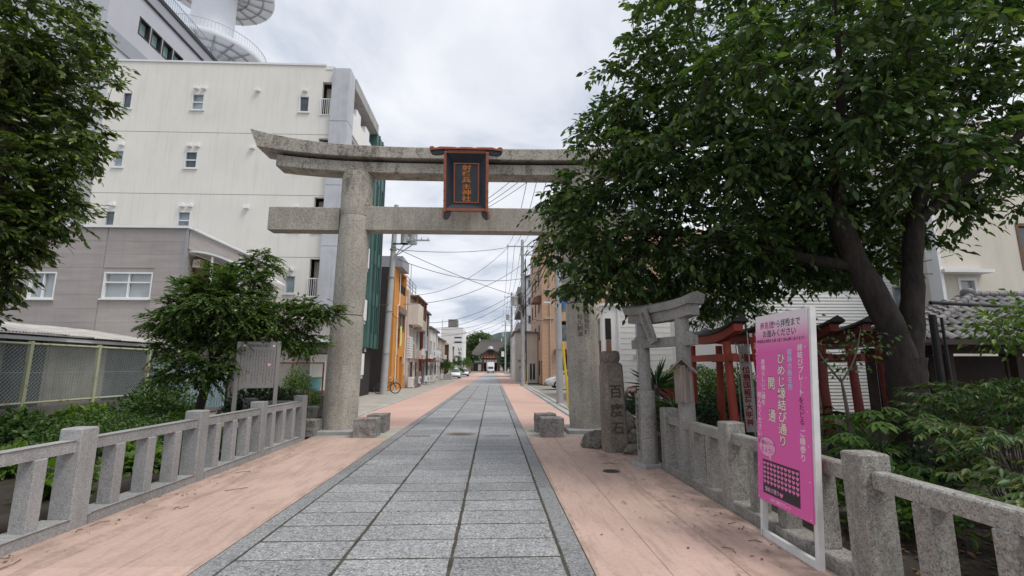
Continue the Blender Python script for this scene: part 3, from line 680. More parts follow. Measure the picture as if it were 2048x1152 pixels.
fl = fence('stone_fence', 'clean grey granite post and rail fence along the planted bed with the info board', -4.2, 1, [1.45, 3.4, 5.3, 7.3, 9.15, 11.06], 'fence_granite', 0.985, None)
MB().cham(-5.3, -4.43, 11.0, 11.12, 0.75, 0.87, 0.012).build('rail', 'fence_granite', fl)
inst('post', bpy.data.meshes['post'], fl, (-5.41, 11.06, -0.05))
fence('stone_fence', 'weathered granite post and rail fence along the shrine garden behind the pink notice', 2.72, -1, [-0.4, 1.6, 3.66, 5.72, 7.74], 'old_fence_granite', 0.965, None, 0.02)

# ================================================================== PINK NOTICE
sg = thing('notice_board', 'tall bright pink notice board on a white frame leaning on the stone fence', 'sign', (2.61, 4.41, 0.0), R(-91))
sg.rotation_euler = (R(-4.0), 0, R(-90.5)); sg.rotation_mode = 'XYZ'
hw = 0.425; zb, zt = 0.34, 2.13
for xq in (-hw, hw-0.045): MB().box(xq, xq+0.045, 0.0, 0.05, 0.0, zt).build('frame_post', 'worn_white', sg)
MB().box(-hw+0.025, hw-0.045, 0.0, 0.045, 0.0, 0.06).build('frame_rail', 'worn_white', sg)
MB().box(-hw+0.025, hw-0.045, 0.0, 0.045, zt-0.06, zt-0.005).build('frame_rail', 'worn_white', sg)
PW0, PW1 = -hw-0.005, hw-0.03
face = MB().box(PW0, PW1, -0.014, -0.003, zb, zt-0.004).build('board', 'pink_print', sg)
PW = PW1 - PW0; PH = zt - zb
def SP(u, v, d): return (PW0 + PW*u, -0.0145 - d, zt - 0.004 - PH*v)
def put(body, u, v, size, mt, d=0.0006, bold=0.0, vertical=False, fit=None, squash=1.0, line=1.0, skew=0.0):
    mb = MB(); u0, _, z0 = SP(u, v, 0)
    letter(mb, body, lambda x, yv: (u0 + x, -0.0145 - d, z0 + yv + skew*x), size, bold, line, vertical, squash, fit)
    mb.build('lettering', mt, face)
put('南鳥居', 0.245, 0.058, 0.078, 'print_magenta', bold=0.01); put('から拝殿まで', 0.625, 0.058, 0.078, 'print_black', bold=0.008, squash=0.97)
put('お進みください', 0.49, 0.105, 0.078, 'print_black', bold=0.008)
put('（南鳥居は本殿から真っ直ぐ200m南にあります）', 0.49, 0.145, 0.037, 'print_black', bold=0.006, squash=1.0)
put('縁結びプレート', 0.875, 0.30, 0.078, 'print_white', vertical=True, fit=PH*0.25, bold=0.008)
put('をたどる', 0.875, 0.50, 0.076, 'print_black', vertical=True, fit=PH*0.13, bold=0.006)
put('ご縁参り', 0.875, 0.66, 0.08, 'print_white', vertical=True, fit=PH*0.15, bold=0.008)
put('姫路の新名所', 0.69, 0.30, 0.072, 'print_blue', vertical=True, fit=PH*0.21, bold=0.01)
for mt, bo, d in (('print_purple', 0.055, 0.0004), ('print_cream', 0.012, 0.001)):
    put('ひめじ縁結び通り', 0.525, 0.455, 0.142, mt, d, bo, True, fit=PH*(0.475 if bo > .02 else 0.468), squash=0.95)
    put('開', 0.325, 0.375, 0.125, mt, d, bo); put('通', 0.325, 0.545, 0.125, mt, d, bo)
put('素晴らしいご縁を', 0.155, 0.37, 0.072, 'print_white', vertical=True, fit=PH*0.25, bold=0.006)
put('結んでください', 0.065, 0.545, 0.072, 'print_white', vertical=True, fit=PH*0.24, bold=0.006)
# speech bubble
def ell(u, v, a, c, d, mt, n=36):
    x0, y0, z0 = SP(u, v, d)
    MB().add([(x0 + a*math.cos(2*math.pi*k/n), y0, z0 + c*math.sin(2*math.pi*k/n)) for k in range(n)], [tuple(range(n))]).build('bubble', mt, face)
ell(0.205, 0.715, 0.142, 0.094, 0.0003, 'print_purple'); ell(0.205, 0.715, 0.137, 0.089, 0.0006, 'print_pink')
x0, y0, z0 = SP(0.27, 0.755, 0.0008); MB().add([(x0-0.03, y0, z0), (x0+0.02, y0, z0+0.005), (x0+0.005, y0, z0-0.055)], [(0,1,2)]).build('bubble_tail', 'print_pink', face)
put('51個のハート', 0.205, 0.695, 0.047, 'print_black', 0.001, 0.01, skew=-0.02)
put('恋', 0.11, 0.732, 0.047, 'print_magenta', 0.001, 0.015); put('よ', 0.19, 0.733, 0.042, 'print_black', 0.001, 0.01); put('来い', 0.285, 0.733, 0.045, 'print_magenta', 0.001, 0.015)
put('こい', 0.11, 0.715, 0.014, 'print_black', 0.001); put('こ', 0.262, 0.715, 0.014, 'print_black', 0.001)
# black chart with rows of hearts
a0 = SP(0.115, 0.785, 0.0004); a1 = SP(0.80, 0.955, 0.0004)
MB().add([(a0[0]-0.004, a0[1]+0.0001, a1[2]-0.004), (a1[0]+0.004, a0[1]+0.0001, a1[2]-0.004), (a1[0]+0.004, a0[1]+0.0001, a0[2]+0.004), (a0[0]-0.004, a0[1]+0.0001, a0[2]+0.004)], [(0,1,2,3)]).build('chart_edge', 'print_purple', face)
MB().add([(a0[0], a0[1], a1[2]), (a1[0], a0[1], a1[2]), (a1[0], a0[1], a0[2]), (a0[0], a0[1], a0[2])], [(0,1,2,3)]).build('chart', 'print_black', face)
hp = []
for k in range(20):
    w = 2*math.pi*k/20; hp.append((16*math.sin(w)**3/17.0, (13*math.cos(w)-5*math.cos(2*w)-2*math.cos(3*w)-math.cos(4*w))/17.0))
hme = MB().add([(x*0.025, 0, z*0.0225) for x, z in hp], [tuple(range(20))]).mesh('heart'); hme.materials.append(MATS['heart_pink'])
for r_ in range(5):
    for c_ in range(10):
        x, yq, z = SP(0.148 + c_*0.0685, 0.802 + r_*0.0235, 0.0010)
        inst('heart', hme, face, (x, yq, z))
x, yq, z = SP(0.47, 0.935, 0.0010); inst('heart', hme, face, (x, yq, z), scl=(1.2, 1, 1.2))
put('縁結び通り', 0.285, 0.932, 0.047, 'print_pink', 0.001, 0.012)
put('ひめじ縁結びプレート', 0.45, 0.977, 0.032, 'print_white', 0.001, 0.01)
sc_me = MB().lathe((0, 0, 0), [(0.005, -0.001), (0.005, 0.001)], 8).mesh('screw'); sc_me.materials.append(MATS['print_white'])
for u in (0.025, 0.965):
    for v in (0.19, 0.34, 0.5, 0.66, 0.82, 0.985): inst('screw', sc_me, face, SP(u, v, 0.001), rot=(R(90), 0, 0))

# ================================================================== HUNDRED-PRAYER STONE, ROCKS
hs = thing('inscribed_stone', 'brown stone post with round knob top and carved characters beside the gate pillar', 'stone post', (2.40, 9.55, 0))
ORG[hs.name] = (0, 0, 0); hs.rotation_euler = (0, R(-1.5), R(7))
rings = []
for i in range(13):
    z = -0.05 + 1.70*i/12; k = 0.222 - 0.03*i/12; kk = k + 0.006*mnoise.noise(Vector((z*4, 1, 0)))
    c = 0.05; rr = []
    for x_, y_ in ((-k+c, -k), (k-c, -k), (k, -k+c), (k, k-c), (k-c, k), (-k+c, k), (-k, k-c), (-k, -k+c)):
        q = 0.008*mnoise.noise(Vector((x_*9, y_*9, z*5))); rr.append((x_*(1+q*2), y_*(1+q*2), z))
    rings.append(rr)
k = 0.21; rings.append([(x_*0.80, y_*0.80, 1.70) for x_, y_, _ in rings[-1]])
MB().loft(rings).build('shaft', 'brown_stone', hs, 35)
MB().lathe((0, 0, 1.66), [(0.12, 0.0), (0.155, 0.04), (0.185, 0.08), (0.195, 0.14), (0.19, 0.21), (0.175, 0.26), (0.13, 0.275), (0.02, 0.278)], 28).build('knob', 'brown_stone', hs, 60)
for ch, z, s_ in (('百', 1.14, 0.27), ('度', 0.79, 0.27), ('石', 0.45, 0.25)):
    mb = MB(); letter(mb, ch, lambda x, yv: (x-0.005, -(0.2225 - 0.03*(z+yv+0.05)/1.7) - 0.004, z+yv), s_, 0.02)
    mb.build('carved_letter', 'carved_stone', hs)
for i, (c, r, lab) in enumerate((((2.13, 10.0, 0.13), (0.30, 0.22, 0.22), 'grey-brown boulder lying against the inscribed stone post, on the gate side'),
    ((2.66, 9.18, 0.07), (0.17, 0.13, 0.11), 'pale flat-topped rock at the foot of the inscribed stone post'),
    ((2.96, 9.75, 0.16), (0.25, 0.22, 0.22), 'dark mossy boulder between the stone post and the small stone torii'),
    ((2.95, 9.3, 0.10), (0.18, 0.16, 0.15), 'small dark stone tucked behind the pale flat rock'),
    ((2.90, 10.6, 0.24), (0.25, 0.2, 0.36), 'upright dark rock in the planting behind the inscribed post'))):
    mb = MB(); blob(mb, c, r, i+2, 0.35, 3)
    tag(mb.build('rock', 'rock', None, 30), lab, 'rock', 'rocks around the inscribed post')
mh = thing('manhole_cover', 'small round dark iron lid set in the pink walk', 'manhole', (1.86, 7.72, 0))
MB().lathe((1.86, 7.72, 0), [(0.115, -0.01), (0.115, 0.004), (0.105, 0.006)], 28).build('lid', 'dark_metal', mh)
MB().lathe((1.86, 7.72, 0), [(0.135, -0.01), (0.135, 0.0025)], 28).build('rim', 'concrete_dark', mh)

# ================================================================== SMALL STONE TORII
A = Vector((2.58, 8.08, 0)); Bp = Vector((2.88, 7.12, 0)); mid = (A+Bp)/2; dv = (Bp-A).normalized(); L = (Bp-A).length
rz = math.atan2(dv.y, dv.x)
s_t = thing('small_torii', 'small grey stone torii at the end of the garden fence, its tablet hung askew', 'torii', tuple(mid), rz)
hl = L/2
def fx(a, b, d): return (a, d, b)
for sx in (-1, 1):
    rb, rm = (0.165, 0.10) if sx < 0 else (0.15, 0.105)
    if sx < 0:
        MB().lathe((-hl, 0, 0), [(0.155, 0.05), (0.158, 0.4), (0.150, 0.9), (0.145, 1.21), (0.13, 1.22)], 26).build('pillar_base', 'old_fence_granite', s_t, 50)
        MB().cham(-hl-0.21, -hl+0.21, -0.21, 0.21, -0.02, 0.055, 0.01).build('plinth', 'concrete', s_t)
        mb = MB().box(-hl-0.07, -hl+0.035, -0.162, -0.14, 0.15, 1.17); pl = mb.build('inscribed_plate', 'small_torii_granite', s_t)
        mb = MB(); letter(mb, '奉納豊国稲荷大明神', lambda x, yv: (-hl-0.017+x, -0.1635, 0.68+yv), 0.07, 0.01, 1.0, True, 1.0, 0.86); mb.build('lettering', 'carved_dark', pl)
        MB().lathe((-hl, 0, 0), [(0.105, 1.215), (0.10, 1.6), (0.097, 2.37)], 24).build('pillar', 'small_torii_granite', s_t, 50)
    else:
        MB().lathe((hl, 0, 0), [(0.135, 0.0), (0.125, 0.8), (0.11, 1.6), (0.105, 2.37)], 24).build('pillar', 'small_torii_granite', s_t, 50)
def sbeam(name, half, zt, zb, rt, y0, y1, ridge=0.0, cut=0.0):
    rings = []
    for i in range(25):
        u = -1+2*i/24; xt = half*u; xb = (half-cut)*u; T = zt + rt*0.6*abs(u)**3; B = zb + rt*0.5*abs(u)**3
        rings.append([(xb, y0, B), (xb, y1, B), (xt, y1, T), (xt, (y0+y1)/2, T+ridge), (xt, y0, T)])
    MB().loft(rings).build(name, 'small_torii_granite', s_t, 40)
sbeam('top_lintel', hl+0.38, 2.61, 2.49, 0.10, -0.15, 0.15, 0.05, 0.05)
sbeam('lower_lintel', hl+0.28, 2.488, 2.33, 0.09, -0.105, 0.105)
MB().cham(-hl-0.27, hl+0.27, -0.065, 0.065, 1.93, 2.08, 0.008).build('tie_beam', 'small_torii_granite', s_t)
for sx in (-1, 1): MB().prism([(sx*hl+sx*0.095, 2.081), (sx*hl+sx*0.22, 2.081), (sx*hl+sx*0.17, 2.125), (sx*hl+sx*0.095, 2.15)], fx, -0.045, 0.045).build('wedge', 'small_torii_granite', s_t)
# its tablet, hanging crooked
tb = MB(); 
def tf(x, z, d):
    a = R(-20); xx = x*math.cos(a) - z*math.sin(a); zz = x*math.sin(a) + z*math.cos(a)
    return (-0.10 - xx*1.0, -0.17 - d - zz*0.10, 2.30 + zz)
tb.prism([(-0.085, -0.33), (0.085, -0.33), (0.10, 0.27), (-0.10, 0.27)], tf, 0.0, 0.045)
tp = tb.build('tablet', 'small_torii_granite', s_t)
mb = MB(); letter(mb, '豊国稲荷', lambda x, yv: tf(-x, yv-0.02, 0.047), 0.11, 0.01, 1.0, True, 1.0, 0.46); mb.build('tablet_lettering', 'carved_shadow', tp)
# small roofed wooden notice fixed to the near pillar
wb = thing('wooden_notice', 'small weathered wooden notice with gabled roof fixed to the small torii pillar', 'sign', (2.79, 6.96, 0.95), R(-30))
for k in range(6): MB().box(-0.125+k*0.042, -0.085+k*0.042, -0.02, 0.012, 0.14 + 0.01*(k % 3), 0.60 + 0.045*(2.5-abs(k-2.5))).build('plank', 'grey_wood', wb)
for sx in (-1, 1):
    MB().prism([(0.0, 0.80), (sx*0.215, 0.585), (sx*0.20, 0.565), (0.0, 0.765)], fx, -0.09, 0.07).build('roof_board', 'grey_wood', wb)

# ================================================================== ROW OF VERMILION TORII AND BANNERS
rgrp = 'vermilion torii lined up over the garden path'
red_labels = ['vermilion wooden torii beside the small stone torii, first of its row', 'vermilion torii just behind the first of the row, before the white banner',
    'vermilion torii behind the white lettered banner', 'vermilion torii hidden mostly by the pink notice', 'dull red torii in the row before the tree trunk', 'dull red torii with dark lettering right beside the tree trunk']
for i, x in enumerate((4.22, 4.80, 5.36, 5.92, 6.50, 7.06)):
    n0, f0 = 8.45, 9.95
    mt = 'red_paint' if i < 3 else 'dark_red_paint'
    rt = thing('vermilion_torii', red_labels[i], 'torii', (x, 9.2, 0), 0, rgrp)
    for yy, s_ in ((n0, 1), (f0, -1)):
        MB().tube([(x, yy-0.10*s_, 0.34), (x, yy, 2.06)], [0.078, 0.068], 14).build('pillar', mt, rt, 60)
        MB().tube([(x, yy-0.12*s_, -0.03), (x, yy-0.10*s_, 0.34)], [0.088, 0.086], 14).build('pillar_foot', 'black_paint', rt, 60)
    MB().cham(x-0.045, x+0.045, n0-0.30, f0+0.30, 1.72, 1.85, 0.008).build('tie_beam', mt, rt)
    rings = []; rings2 = []
    for k in range(17):
        u = -1+2*k/16; yy = 9.2 + u*1.22; lift = 0.17*abs(u)**2.6
        rings.append([(x-0.075, yy, 2.06+lift), (x+0.075, yy, 2.06+lift), (x+0.085, yy, 2.21+lift), (x-0.085, yy, 2.21+lift)])
        yy = 9.2 + u*1.32
        rings2.append([(x-0.13, yy, 2.213+lift), (x+0.13, yy, 2.213+lift), (x+0.13, yy, 2.25+lift), (x, yy, 2.33+lift), (x-0.13, yy, 2.25+lift)])
    MB().loft(rings).build('lintel', mt, rt, 40); MB().loft(rings2).build('roof_cap', 'black_paint', rt, 40)
    if i == 5:
        mb = MB(); letter(mb, '奉納 大', lambda q, yv: (x+q, n0-0.175+0.02*yv, 1.15+yv), 0.2, 0.01, 1.0, True); mb.build('lettering', 'black_paint', rt)
def banner(label, x, y, w, z0, z1, mt, txt, tmt, ang, sw):
    o = thing('prayer_banner', label, 'banner', (x, y, 0), ang)
    MB().tube([(-w/2-0.03, 0.012, 0.0), (-w/2-0.03, 0.012, z1+0.08)], 0.011, 8).build('pole', 'steel', o)
    MB().tube([(-w/2-0.03, 0.012, z1+0.03), (w/2, 0.012, z1+0.03)], 0.008, 8).build('cross_bar', 'steel', o)
    def bf(a, z): return (a + sw*(z1-z)*0.12, 0.03*math.sin(a*16+z*2.2) + 0.02*math.sin(z*3.1), z)
    vs = []; fs = []
    for j in range(25):
        for q in range(9): vs.append(bf(-w/2 + w*q/8, z0+(z1-z0)*j/24))
    for j in range(24):
        for q in range(8): a = j*9+q; fs.append((a, a+1, a+10, a+9))
    cl = MB().add(vs, fs).build('cloth', mt, o, 180)
    mb = MB(); letter(mb, txt, lambda a, yv: tuple(Vector(bf(a, (z0+z1)/2+yv)) + Vector((0, -0.006, 0))), w*0.78, 0.02, 1.0, True, 1.0, (z1-z0)*0.86); mb.build('lettering', tmt, cl)
    for k in range(4): MB().box(-w/2+k*w/3.4, -w/2+k*w/3.4+0.04, -0.01, 0.02, z1-0.02, z1+0.045).build('loop', 'banner_white', cl)
banner('white banner with dark red vertical lettering among the vermilion torii', 4.77, 8.90, 0.20, 0.42, 2.0, 'banner_white', '正一位豊国稲荷大明神', 'banner_red', R(-12), 0.2)
banner('dark red banner with pale lettering close behind the pink notice', 4.62, 8.08, 0.30, 0.55, 2.15, 'banner_red', '奉納正一位豊国稲荷', 'banner_white', R(-16), 0.6)
# ================================================================== VEGETATION
def unit(a): return a / np.maximum(np.linalg.norm(a, axis=1, keepdims=True), 1e-9)
def leaf_mesh(name, P, D, N, S, shape='ovate', width=0.5, fold=0.18, droop=0.15, off=(0, 0, 0)):
    """P base points, D tip directions, N rough normals, S lengths -> one mesh of folded leaf blades"""
    D = unit(D); B = unit(np.cross(D, N)); N = unit(np.cross(B, D)); n = len(P); S = S[:, None]
    if shape == 'ovate': prof = [(0.0, 0.0), (0.32, 1.0), (0.68, 0.72), (1.0, 0.0)]
    elif shape == 'lance': prof = [(0.0, 0.0), (0.35, 1.0), (0.7, 0.6), (1.0, 0.0)]
    elif shape == 'round': prof = [(0.0, 0.15), (0.25, 0.95), (0.75, 0.95), (1.0, 0.1)]
    else: prof = [(0.0, 0.35), (0.4, 1.0), (0.75, 0.7), (1.0, 0.0)]
    cols = []
    mid = lambda tt: P - np.array(off) + D*S*tt - N*S*droop*tt*tt
    base = mid(prof[0][0]); tip = mid(prof[3][0])
    w = width*0.5
    L1 = mid(prof[1][0]) + B*S*w*prof[1][1] + N*S*fold*w*prof[1][1]; L2 = mid(prof[2][0]) + B*S*w*prof[2][1] + N*S*fold*w*prof[2][1]
    R1 = mid(prof[1][0]) - B*S*w*prof[1][1] + N*S*fold*w*prof[1][1]; R2 = mid(prof[2][0]) - B*S*w*prof[2][1] + N*S*fold*w*prof[2][1]
    V = np.stack([base, L1, L2, tip, R2, R1], axis=1).reshape(-1, 3)
    idx = np.arange(n)[:, None]*6
    F = np.concatenate([idx + np.array([[0, 1, 2, 3]]), idx + np.array([[0, 3, 4, 5]])], axis=1).reshape(-1, 4)
    return quad_mesh(name, V, F)
def quad_mesh(name, V, F):
    me = bpy.data.meshes.new(name); me.vertices.add(len(V)); me.vertices.foreach_set('co', V.astype(np.float32).ravel())
    me.loops.add(F.size); me.loops.foreach_set('vertex_index', F.astype(np.int32).ravel())
    me.polygons.add(len(F)); me.polygons.foreach_set('loop_start', (np.arange(len(F))*4).astype(np.int32))
    me.update(calc_edges=True); return me
def sample_lobe(c, r, n, shell=0.55):
    d = unit(rng.normal(size=(n, 3))); q = np.where(rng.random(n) < shell, rng.uniform(0.72, 1.0, n), rng.random(n)**(1/3)*0.85)
    return np.array(c) + d*q[:, None]*np.array(r)
def lerp_poly(pts, rad, step=0.18):
    out = []; rr = []
    for i in range(len(pts)-1):
        a = np.array(pts[i], float); b = np.array(pts[i+1], float); k = max(1, int(np.linalg.norm(b-a)/step))
        for j in range(k): out.append(a+(b-a)*j/k); rr.append(rad[i]+(rad[i+1]-rad[i])*j/k)
    out.append(np.array(pts[-1], float)); rr.append(rad[-1]); return out, rr
def smooth_poly(pts, rad, it=2):
    P_ = [Vector(p) for p in pts]; R_ = list(rad)
    for _ in range(it):
        q = [P_[0]]; r = [R_[0]]
        for i in range(len(P_)-1):
            q += [P_[i].lerp(P_[i+1], 0.25), P_[i].lerp(P_[i+1], 0.75)]; r += [R_[i]*0.75+R_[i+1]*0.25, R_[i]*0.25+R_[i+1]*0.75]
        q.append(P_[-1]); r.append(R_[-1]); P_, R_ = q, r
    return [tuple(p) for p in P_], R_
def make_tree(name, label, base, limbs, lobes, leafmat_, barkmat, leaf_len, per, spread, group=None, shape='ovate', width=0.5, up=0.5, down=0.5, twig_r=0.006, cut=None, thing_cat='tree', flat=1.0, rough_trunk=0.03, tilt=0.35, spray=None, dens=1.0):
    t_ = thing(name, label, thing_cat, base, 0, group)
    mb = MB(); nodes = []; rads = []
    for li, (pts, rad) in enumerate(limbs):
        if len(limbs) > 1 and (li or rad[-1] < 0.15): rad = list(rad[:-1]) + [0.006]
        sp_, sr_ = smooth_poly(pts, rad)
        n = 14 if rad[0] > 0.12 else 9
        o = len(mb.v); mb.tube(sp_, sr_, n)
        for i in range(o, len(mb.v)):        # knobbly bark outline
            p = Vector(mb.v[i]); k = mnoise.noise(p*2.6)*rough_trunk*2 + mnoise.noise(p*7)*rough_trunk
            cpt = Vector(sp_[min((i-o)//n, len(sp_)-1)]); mb.v[i] = tuple(cpt + (p-cpt)*(1+k*2))
        a, r = lerp_poly(sp_, sr_); nodes += a; rads += r
    main = nodes[0]
    C = np.concatenate([sample_lobe(c, r, max(6, int(n*dens))) for c, r, n in lobes])
    if cut is not None: C = C[[cut(p) for p in C]]
    NA = np.array(nodes); d0 = np.array([np.min(np.linalg.norm(NA-p, axis=1)) for p in C]); C = C[np.argsort(d0)]
    cap = len(nodes) + len(C)*6; ND = np.zeros((cap, 3)); ND[:len(nodes)] = NA; cnt = len(nodes)
    dirs = []
    for p in C:
        d = np.linalg.norm(ND[:cnt]-p, axis=1); i = int(np.argmin(d)); a = ND[i].copy(); L_ = d[i]
        k = max(2, int(L_/0.3)); sag = min(0.25, 0.12*L_)
        path = [a + (p-a)*j/k + np.array([rng.normal()*0.03*L_, rng.normal()*0.03*L_, sag*math.sin(math.pi*j/k)]) if 0 < j < k else a + (p-a)*j/k for j in range(k+1)]
        r0 = min(0.035, twig_r*(1+L_*1.3)); mb.tube(path, [r0*(1-0.7*j/k) for j in range(k+1)], 4, cap=False)
        for q in path[1:]:
            if cnt < cap: ND[cnt] = q; cnt += 1
        dd = path[-1]-path[-2]; dirs.append(dd/max(np.linalg.norm(dd), 1e-6))
    Dr = np.array(dirs)
    if spray:
        m_, ln_ = spray            # twigs per cluster, twig length: leaves sit alternately along drooping twigs
        Pp = []; Dd = []; k_ = max(2, per//m_)
        for c, d in zip(C, Dr):
            vig = rng.uniform(0.55, 1.3)
            for _ in range(m_):
                a_ = rng.uniform(0, 2*math.pi); td = d*0.8 + np.array([math.cos(a_), math.sin(a_), rng.uniform(-0.35, 0.45)])*0.9; td /= np.linalg.norm(td); l_ = ln_*vig*rng.uniform(0.6, 1.2)
                pt = lambda f: c + td*l_*f + np.array([0, 0, -0.28*l_*f*f])
                mb.tube([pt(0), pt(0.5), pt(1.0)], [0.005, 0.0035, 0.002], 3, cap=False)
                side = np.cross(td, [0, 0, 1.0]); side /= max(np.linalg.norm(side), 1e-6)
                for q in range(k_):
                    f = (q+0.6)/k_; sg_ = 1 if q % 2 else -1
                    Pp.append(pt(f)); Dd.append(td*(0.55+0.6*f) + side*sg_*(1.05-0.6*f) + np.array([0, 0, -down*rng.uniform(0.3, 1.5)]) + rng.normal(size=3)*0.18)
        Pp = np.array(Pp); Dd = np.array(Dd); n = len(Pp)
        Nn = np.array([0, 0, 1.0])*up + rng.normal(size=(n, 3))*tilt
    else:
        n = len(C)*per; ci = np.repeat(np.arange(len(C)), per)
        offs = rng.normal(size=(n, 3))*np.array([1, 1, 0.55*flat])*spread
        Pp = C[ci] + offs
        hor = unit(offs*np.array([1, 1, 0.3]) + Dr[ci]*spread*0.8 + rng.normal(size=(n, 3))*spread*0.4)
        Dd = hor + np.array([0, 0, -1])*rng.uniform(0, 2*down, (n, 1))
        Nn = np.array([0, 0, 1.0])*up + rng.normal(size=(n, 3))*tilt
    mb.build('trunk', barkmat, t_, 60)
    me = leaf_mesh('crown', Pp, Dd, Nn, leaf_len*rng.uniform(0.45, 1.25, n), shape, width, off=base)
    cr_ = link('crown', me, leafmat_, t_, base); stuff(cr_)
    return t_
# --- cherry tree over the right side
def cherry_cut(p):
    # underside of the crown rises towards the open right-hand side
    lim = (3.0 if p[0] < 3.4 else 2.72 if p[0] < 5.2 else 2.95) + max(0, p[0]-6.6)*0.42
    return p[2] > lim and not (p[1] < 3.6 and p[2] < 4.6)
make_tree('cherry_tree', 'huge dark cherry tree with forked trunk shading the shrine garden', (6.15, 7.15, 0),
    [([(6.36, 7.15, -0.1), (6.36, 7.15, 0.35), (6.34, 7.15, 0.9), (6.36, 7.15, 1.35), (6.36, 7.15, 1.75)], [0.34, 0.28, 0.265, 0.265, 0.25]),
     ([(6.32, 7.12, 1.45), (6.20, 7.1, 2.1), (6.05, 7.15, 2.7), (5.80, 7.2, 3.3), (5.62, 7.2, 4.0), (5.2, 7.3, 5.0), (4.6, 7.3, 6.0), (3.9, 7.2, 6.8)], [0.21, 0.20, 0.19, 0.175, 0.15, 0.13, 0.09, 0.05]),
     ([(6.40, 7.2, 1.45), (6.62, 7.25, 2.1), (6.74, 7.25, 2.8), (6.80, 7.2, 3.6), (7.1, 7.2, 4.6), (7.9, 7.1, 5.8), (8.5, 7.0, 7.2)], [0.175, 0.165, 0.155, 0.14, 0.11, 0.08, 0.04]),
     ([(5.78, 7.2, 3.2), (5.2, 7.4, 3.35), (4.3, 7.7, 3.7), (3.3, 8.0, 3.95), (2.2, 8.2, 4.0)], [0.10, 0.09, 0.065, 0.045, 0.02]),
     ([(5.6, 7.2, 3.9), (5.3, 6.6, 4.8), (4.8, 5.8, 5.6), (4.2, 5.0, 6.3)], [0.10, 0.08, 0.05, 0.02]),
     ([(5.2, 7.3, 4.9), (5.3, 8.0, 6.0), (5.6, 8.6, 7.3)], [0.09, 0.06, 0.03]),
     ([(5.3, 7.25, 4.6), (3.9, 7.8, 5.2), (2.4, 8.2, 5.5)], [0.075, 0.05, 0.02]),
     ([(6.85, 7.2, 3.9), (7.8, 6.4, 5.0), (8.9, 5.8, 5.8)], [0.08, 0.055, 0.025])],
    [((1.85, 8.6, 3.85), (1.0, 1.1, 0.65), 85), ((2.3, 8.3, 4.5), (1.25, 1.3, 0.9), 130), ((1.65, 8.7, 4.85), (0.75, 0.9, 0.5), 55), ((2.4, 8.2, 6.0), (0.9, 1.0, 0.6), 60), ((3.2, 8.6, 3.5), (1.5, 1.2, 0.65), 120), ((2.9, 7.4, 5.4), (1.2, 1.3, 0.9), 110),
     ((3.0, 7.8, 6.4), (1.3, 1.4, 0.8), 110), ((4.3, 7.6, 4.3), (1.6, 1.6, 1.0), 170), ((4.4, 6.0, 5.6), (1.6, 1.4, 1.0), 150), ((3.6, 7.2, 7.6), (1.5, 1.6, 1.0), 120), ((5.0, 8.4, 6.2), (1.8, 1.5, 1.6), 170),
     ((6.2, 7.6, 5.0), (1.8, 1.6, 1.1), 180), ((6.0, 6.4, 6.6), (2.0, 1.7, 1.2), 170), ((7.8, 7.2, 6.0), (1.7, 1.6, 1.2), 150), ((8.6, 6.6, 7.2), (1.8, 1.8, 1.2), 120), ((8.4, 7.0, 4.9), (1.3, 1.3, 0.75), 95), ((5.6, 5.0, 6.6), (1.4, 1.0, 0.8), 70),
     ((6.6, 8.8, 4.2), (1.8, 1.0, 0.9), 110), ((5.6, 9.2, 3.7), (1.6, 0.9, 0.6), 80), ((7.0, 8.0, 8.2), (2.6, 2.2, 1.0), 140), ((4.6, 8.0, 8.6), (2.0, 2.0, 0.9), 100), ((9.6, 6.0, 6.2), (1.2, 1.4, 1.2), 80), ((4.1, 9.0, 3.05), (1.3, 0.8, 0.5), 70), ((2.4, 9.0, 3.15), (1.2, 0.9, 0.5), 70), ((3.6, 6.6, 4.9), (1.3, 1.0, 0.7), 70), ((5.4, 5.8, 4.6), (1.2, 0.9, 0.55), 60), ((6.2, 8.2, 3.6), (1.4, 0.9, 0.5), 60), ((5.0, 8.0, 3.7), (1.2, 0.9, 0.6), 60), ((7.5, 8.0, 4.4), (1.2, 1.0, 0.6), 55)],
    'cherry_leaf', 'cherry_bark', 0.142, 30, 0.22, width=0.5, up=0.8, down=0.5, spray=(5, 0.42), dens=0.80, rough_trunk=0.05, cut=cherry_cut, twig_r=0.007)
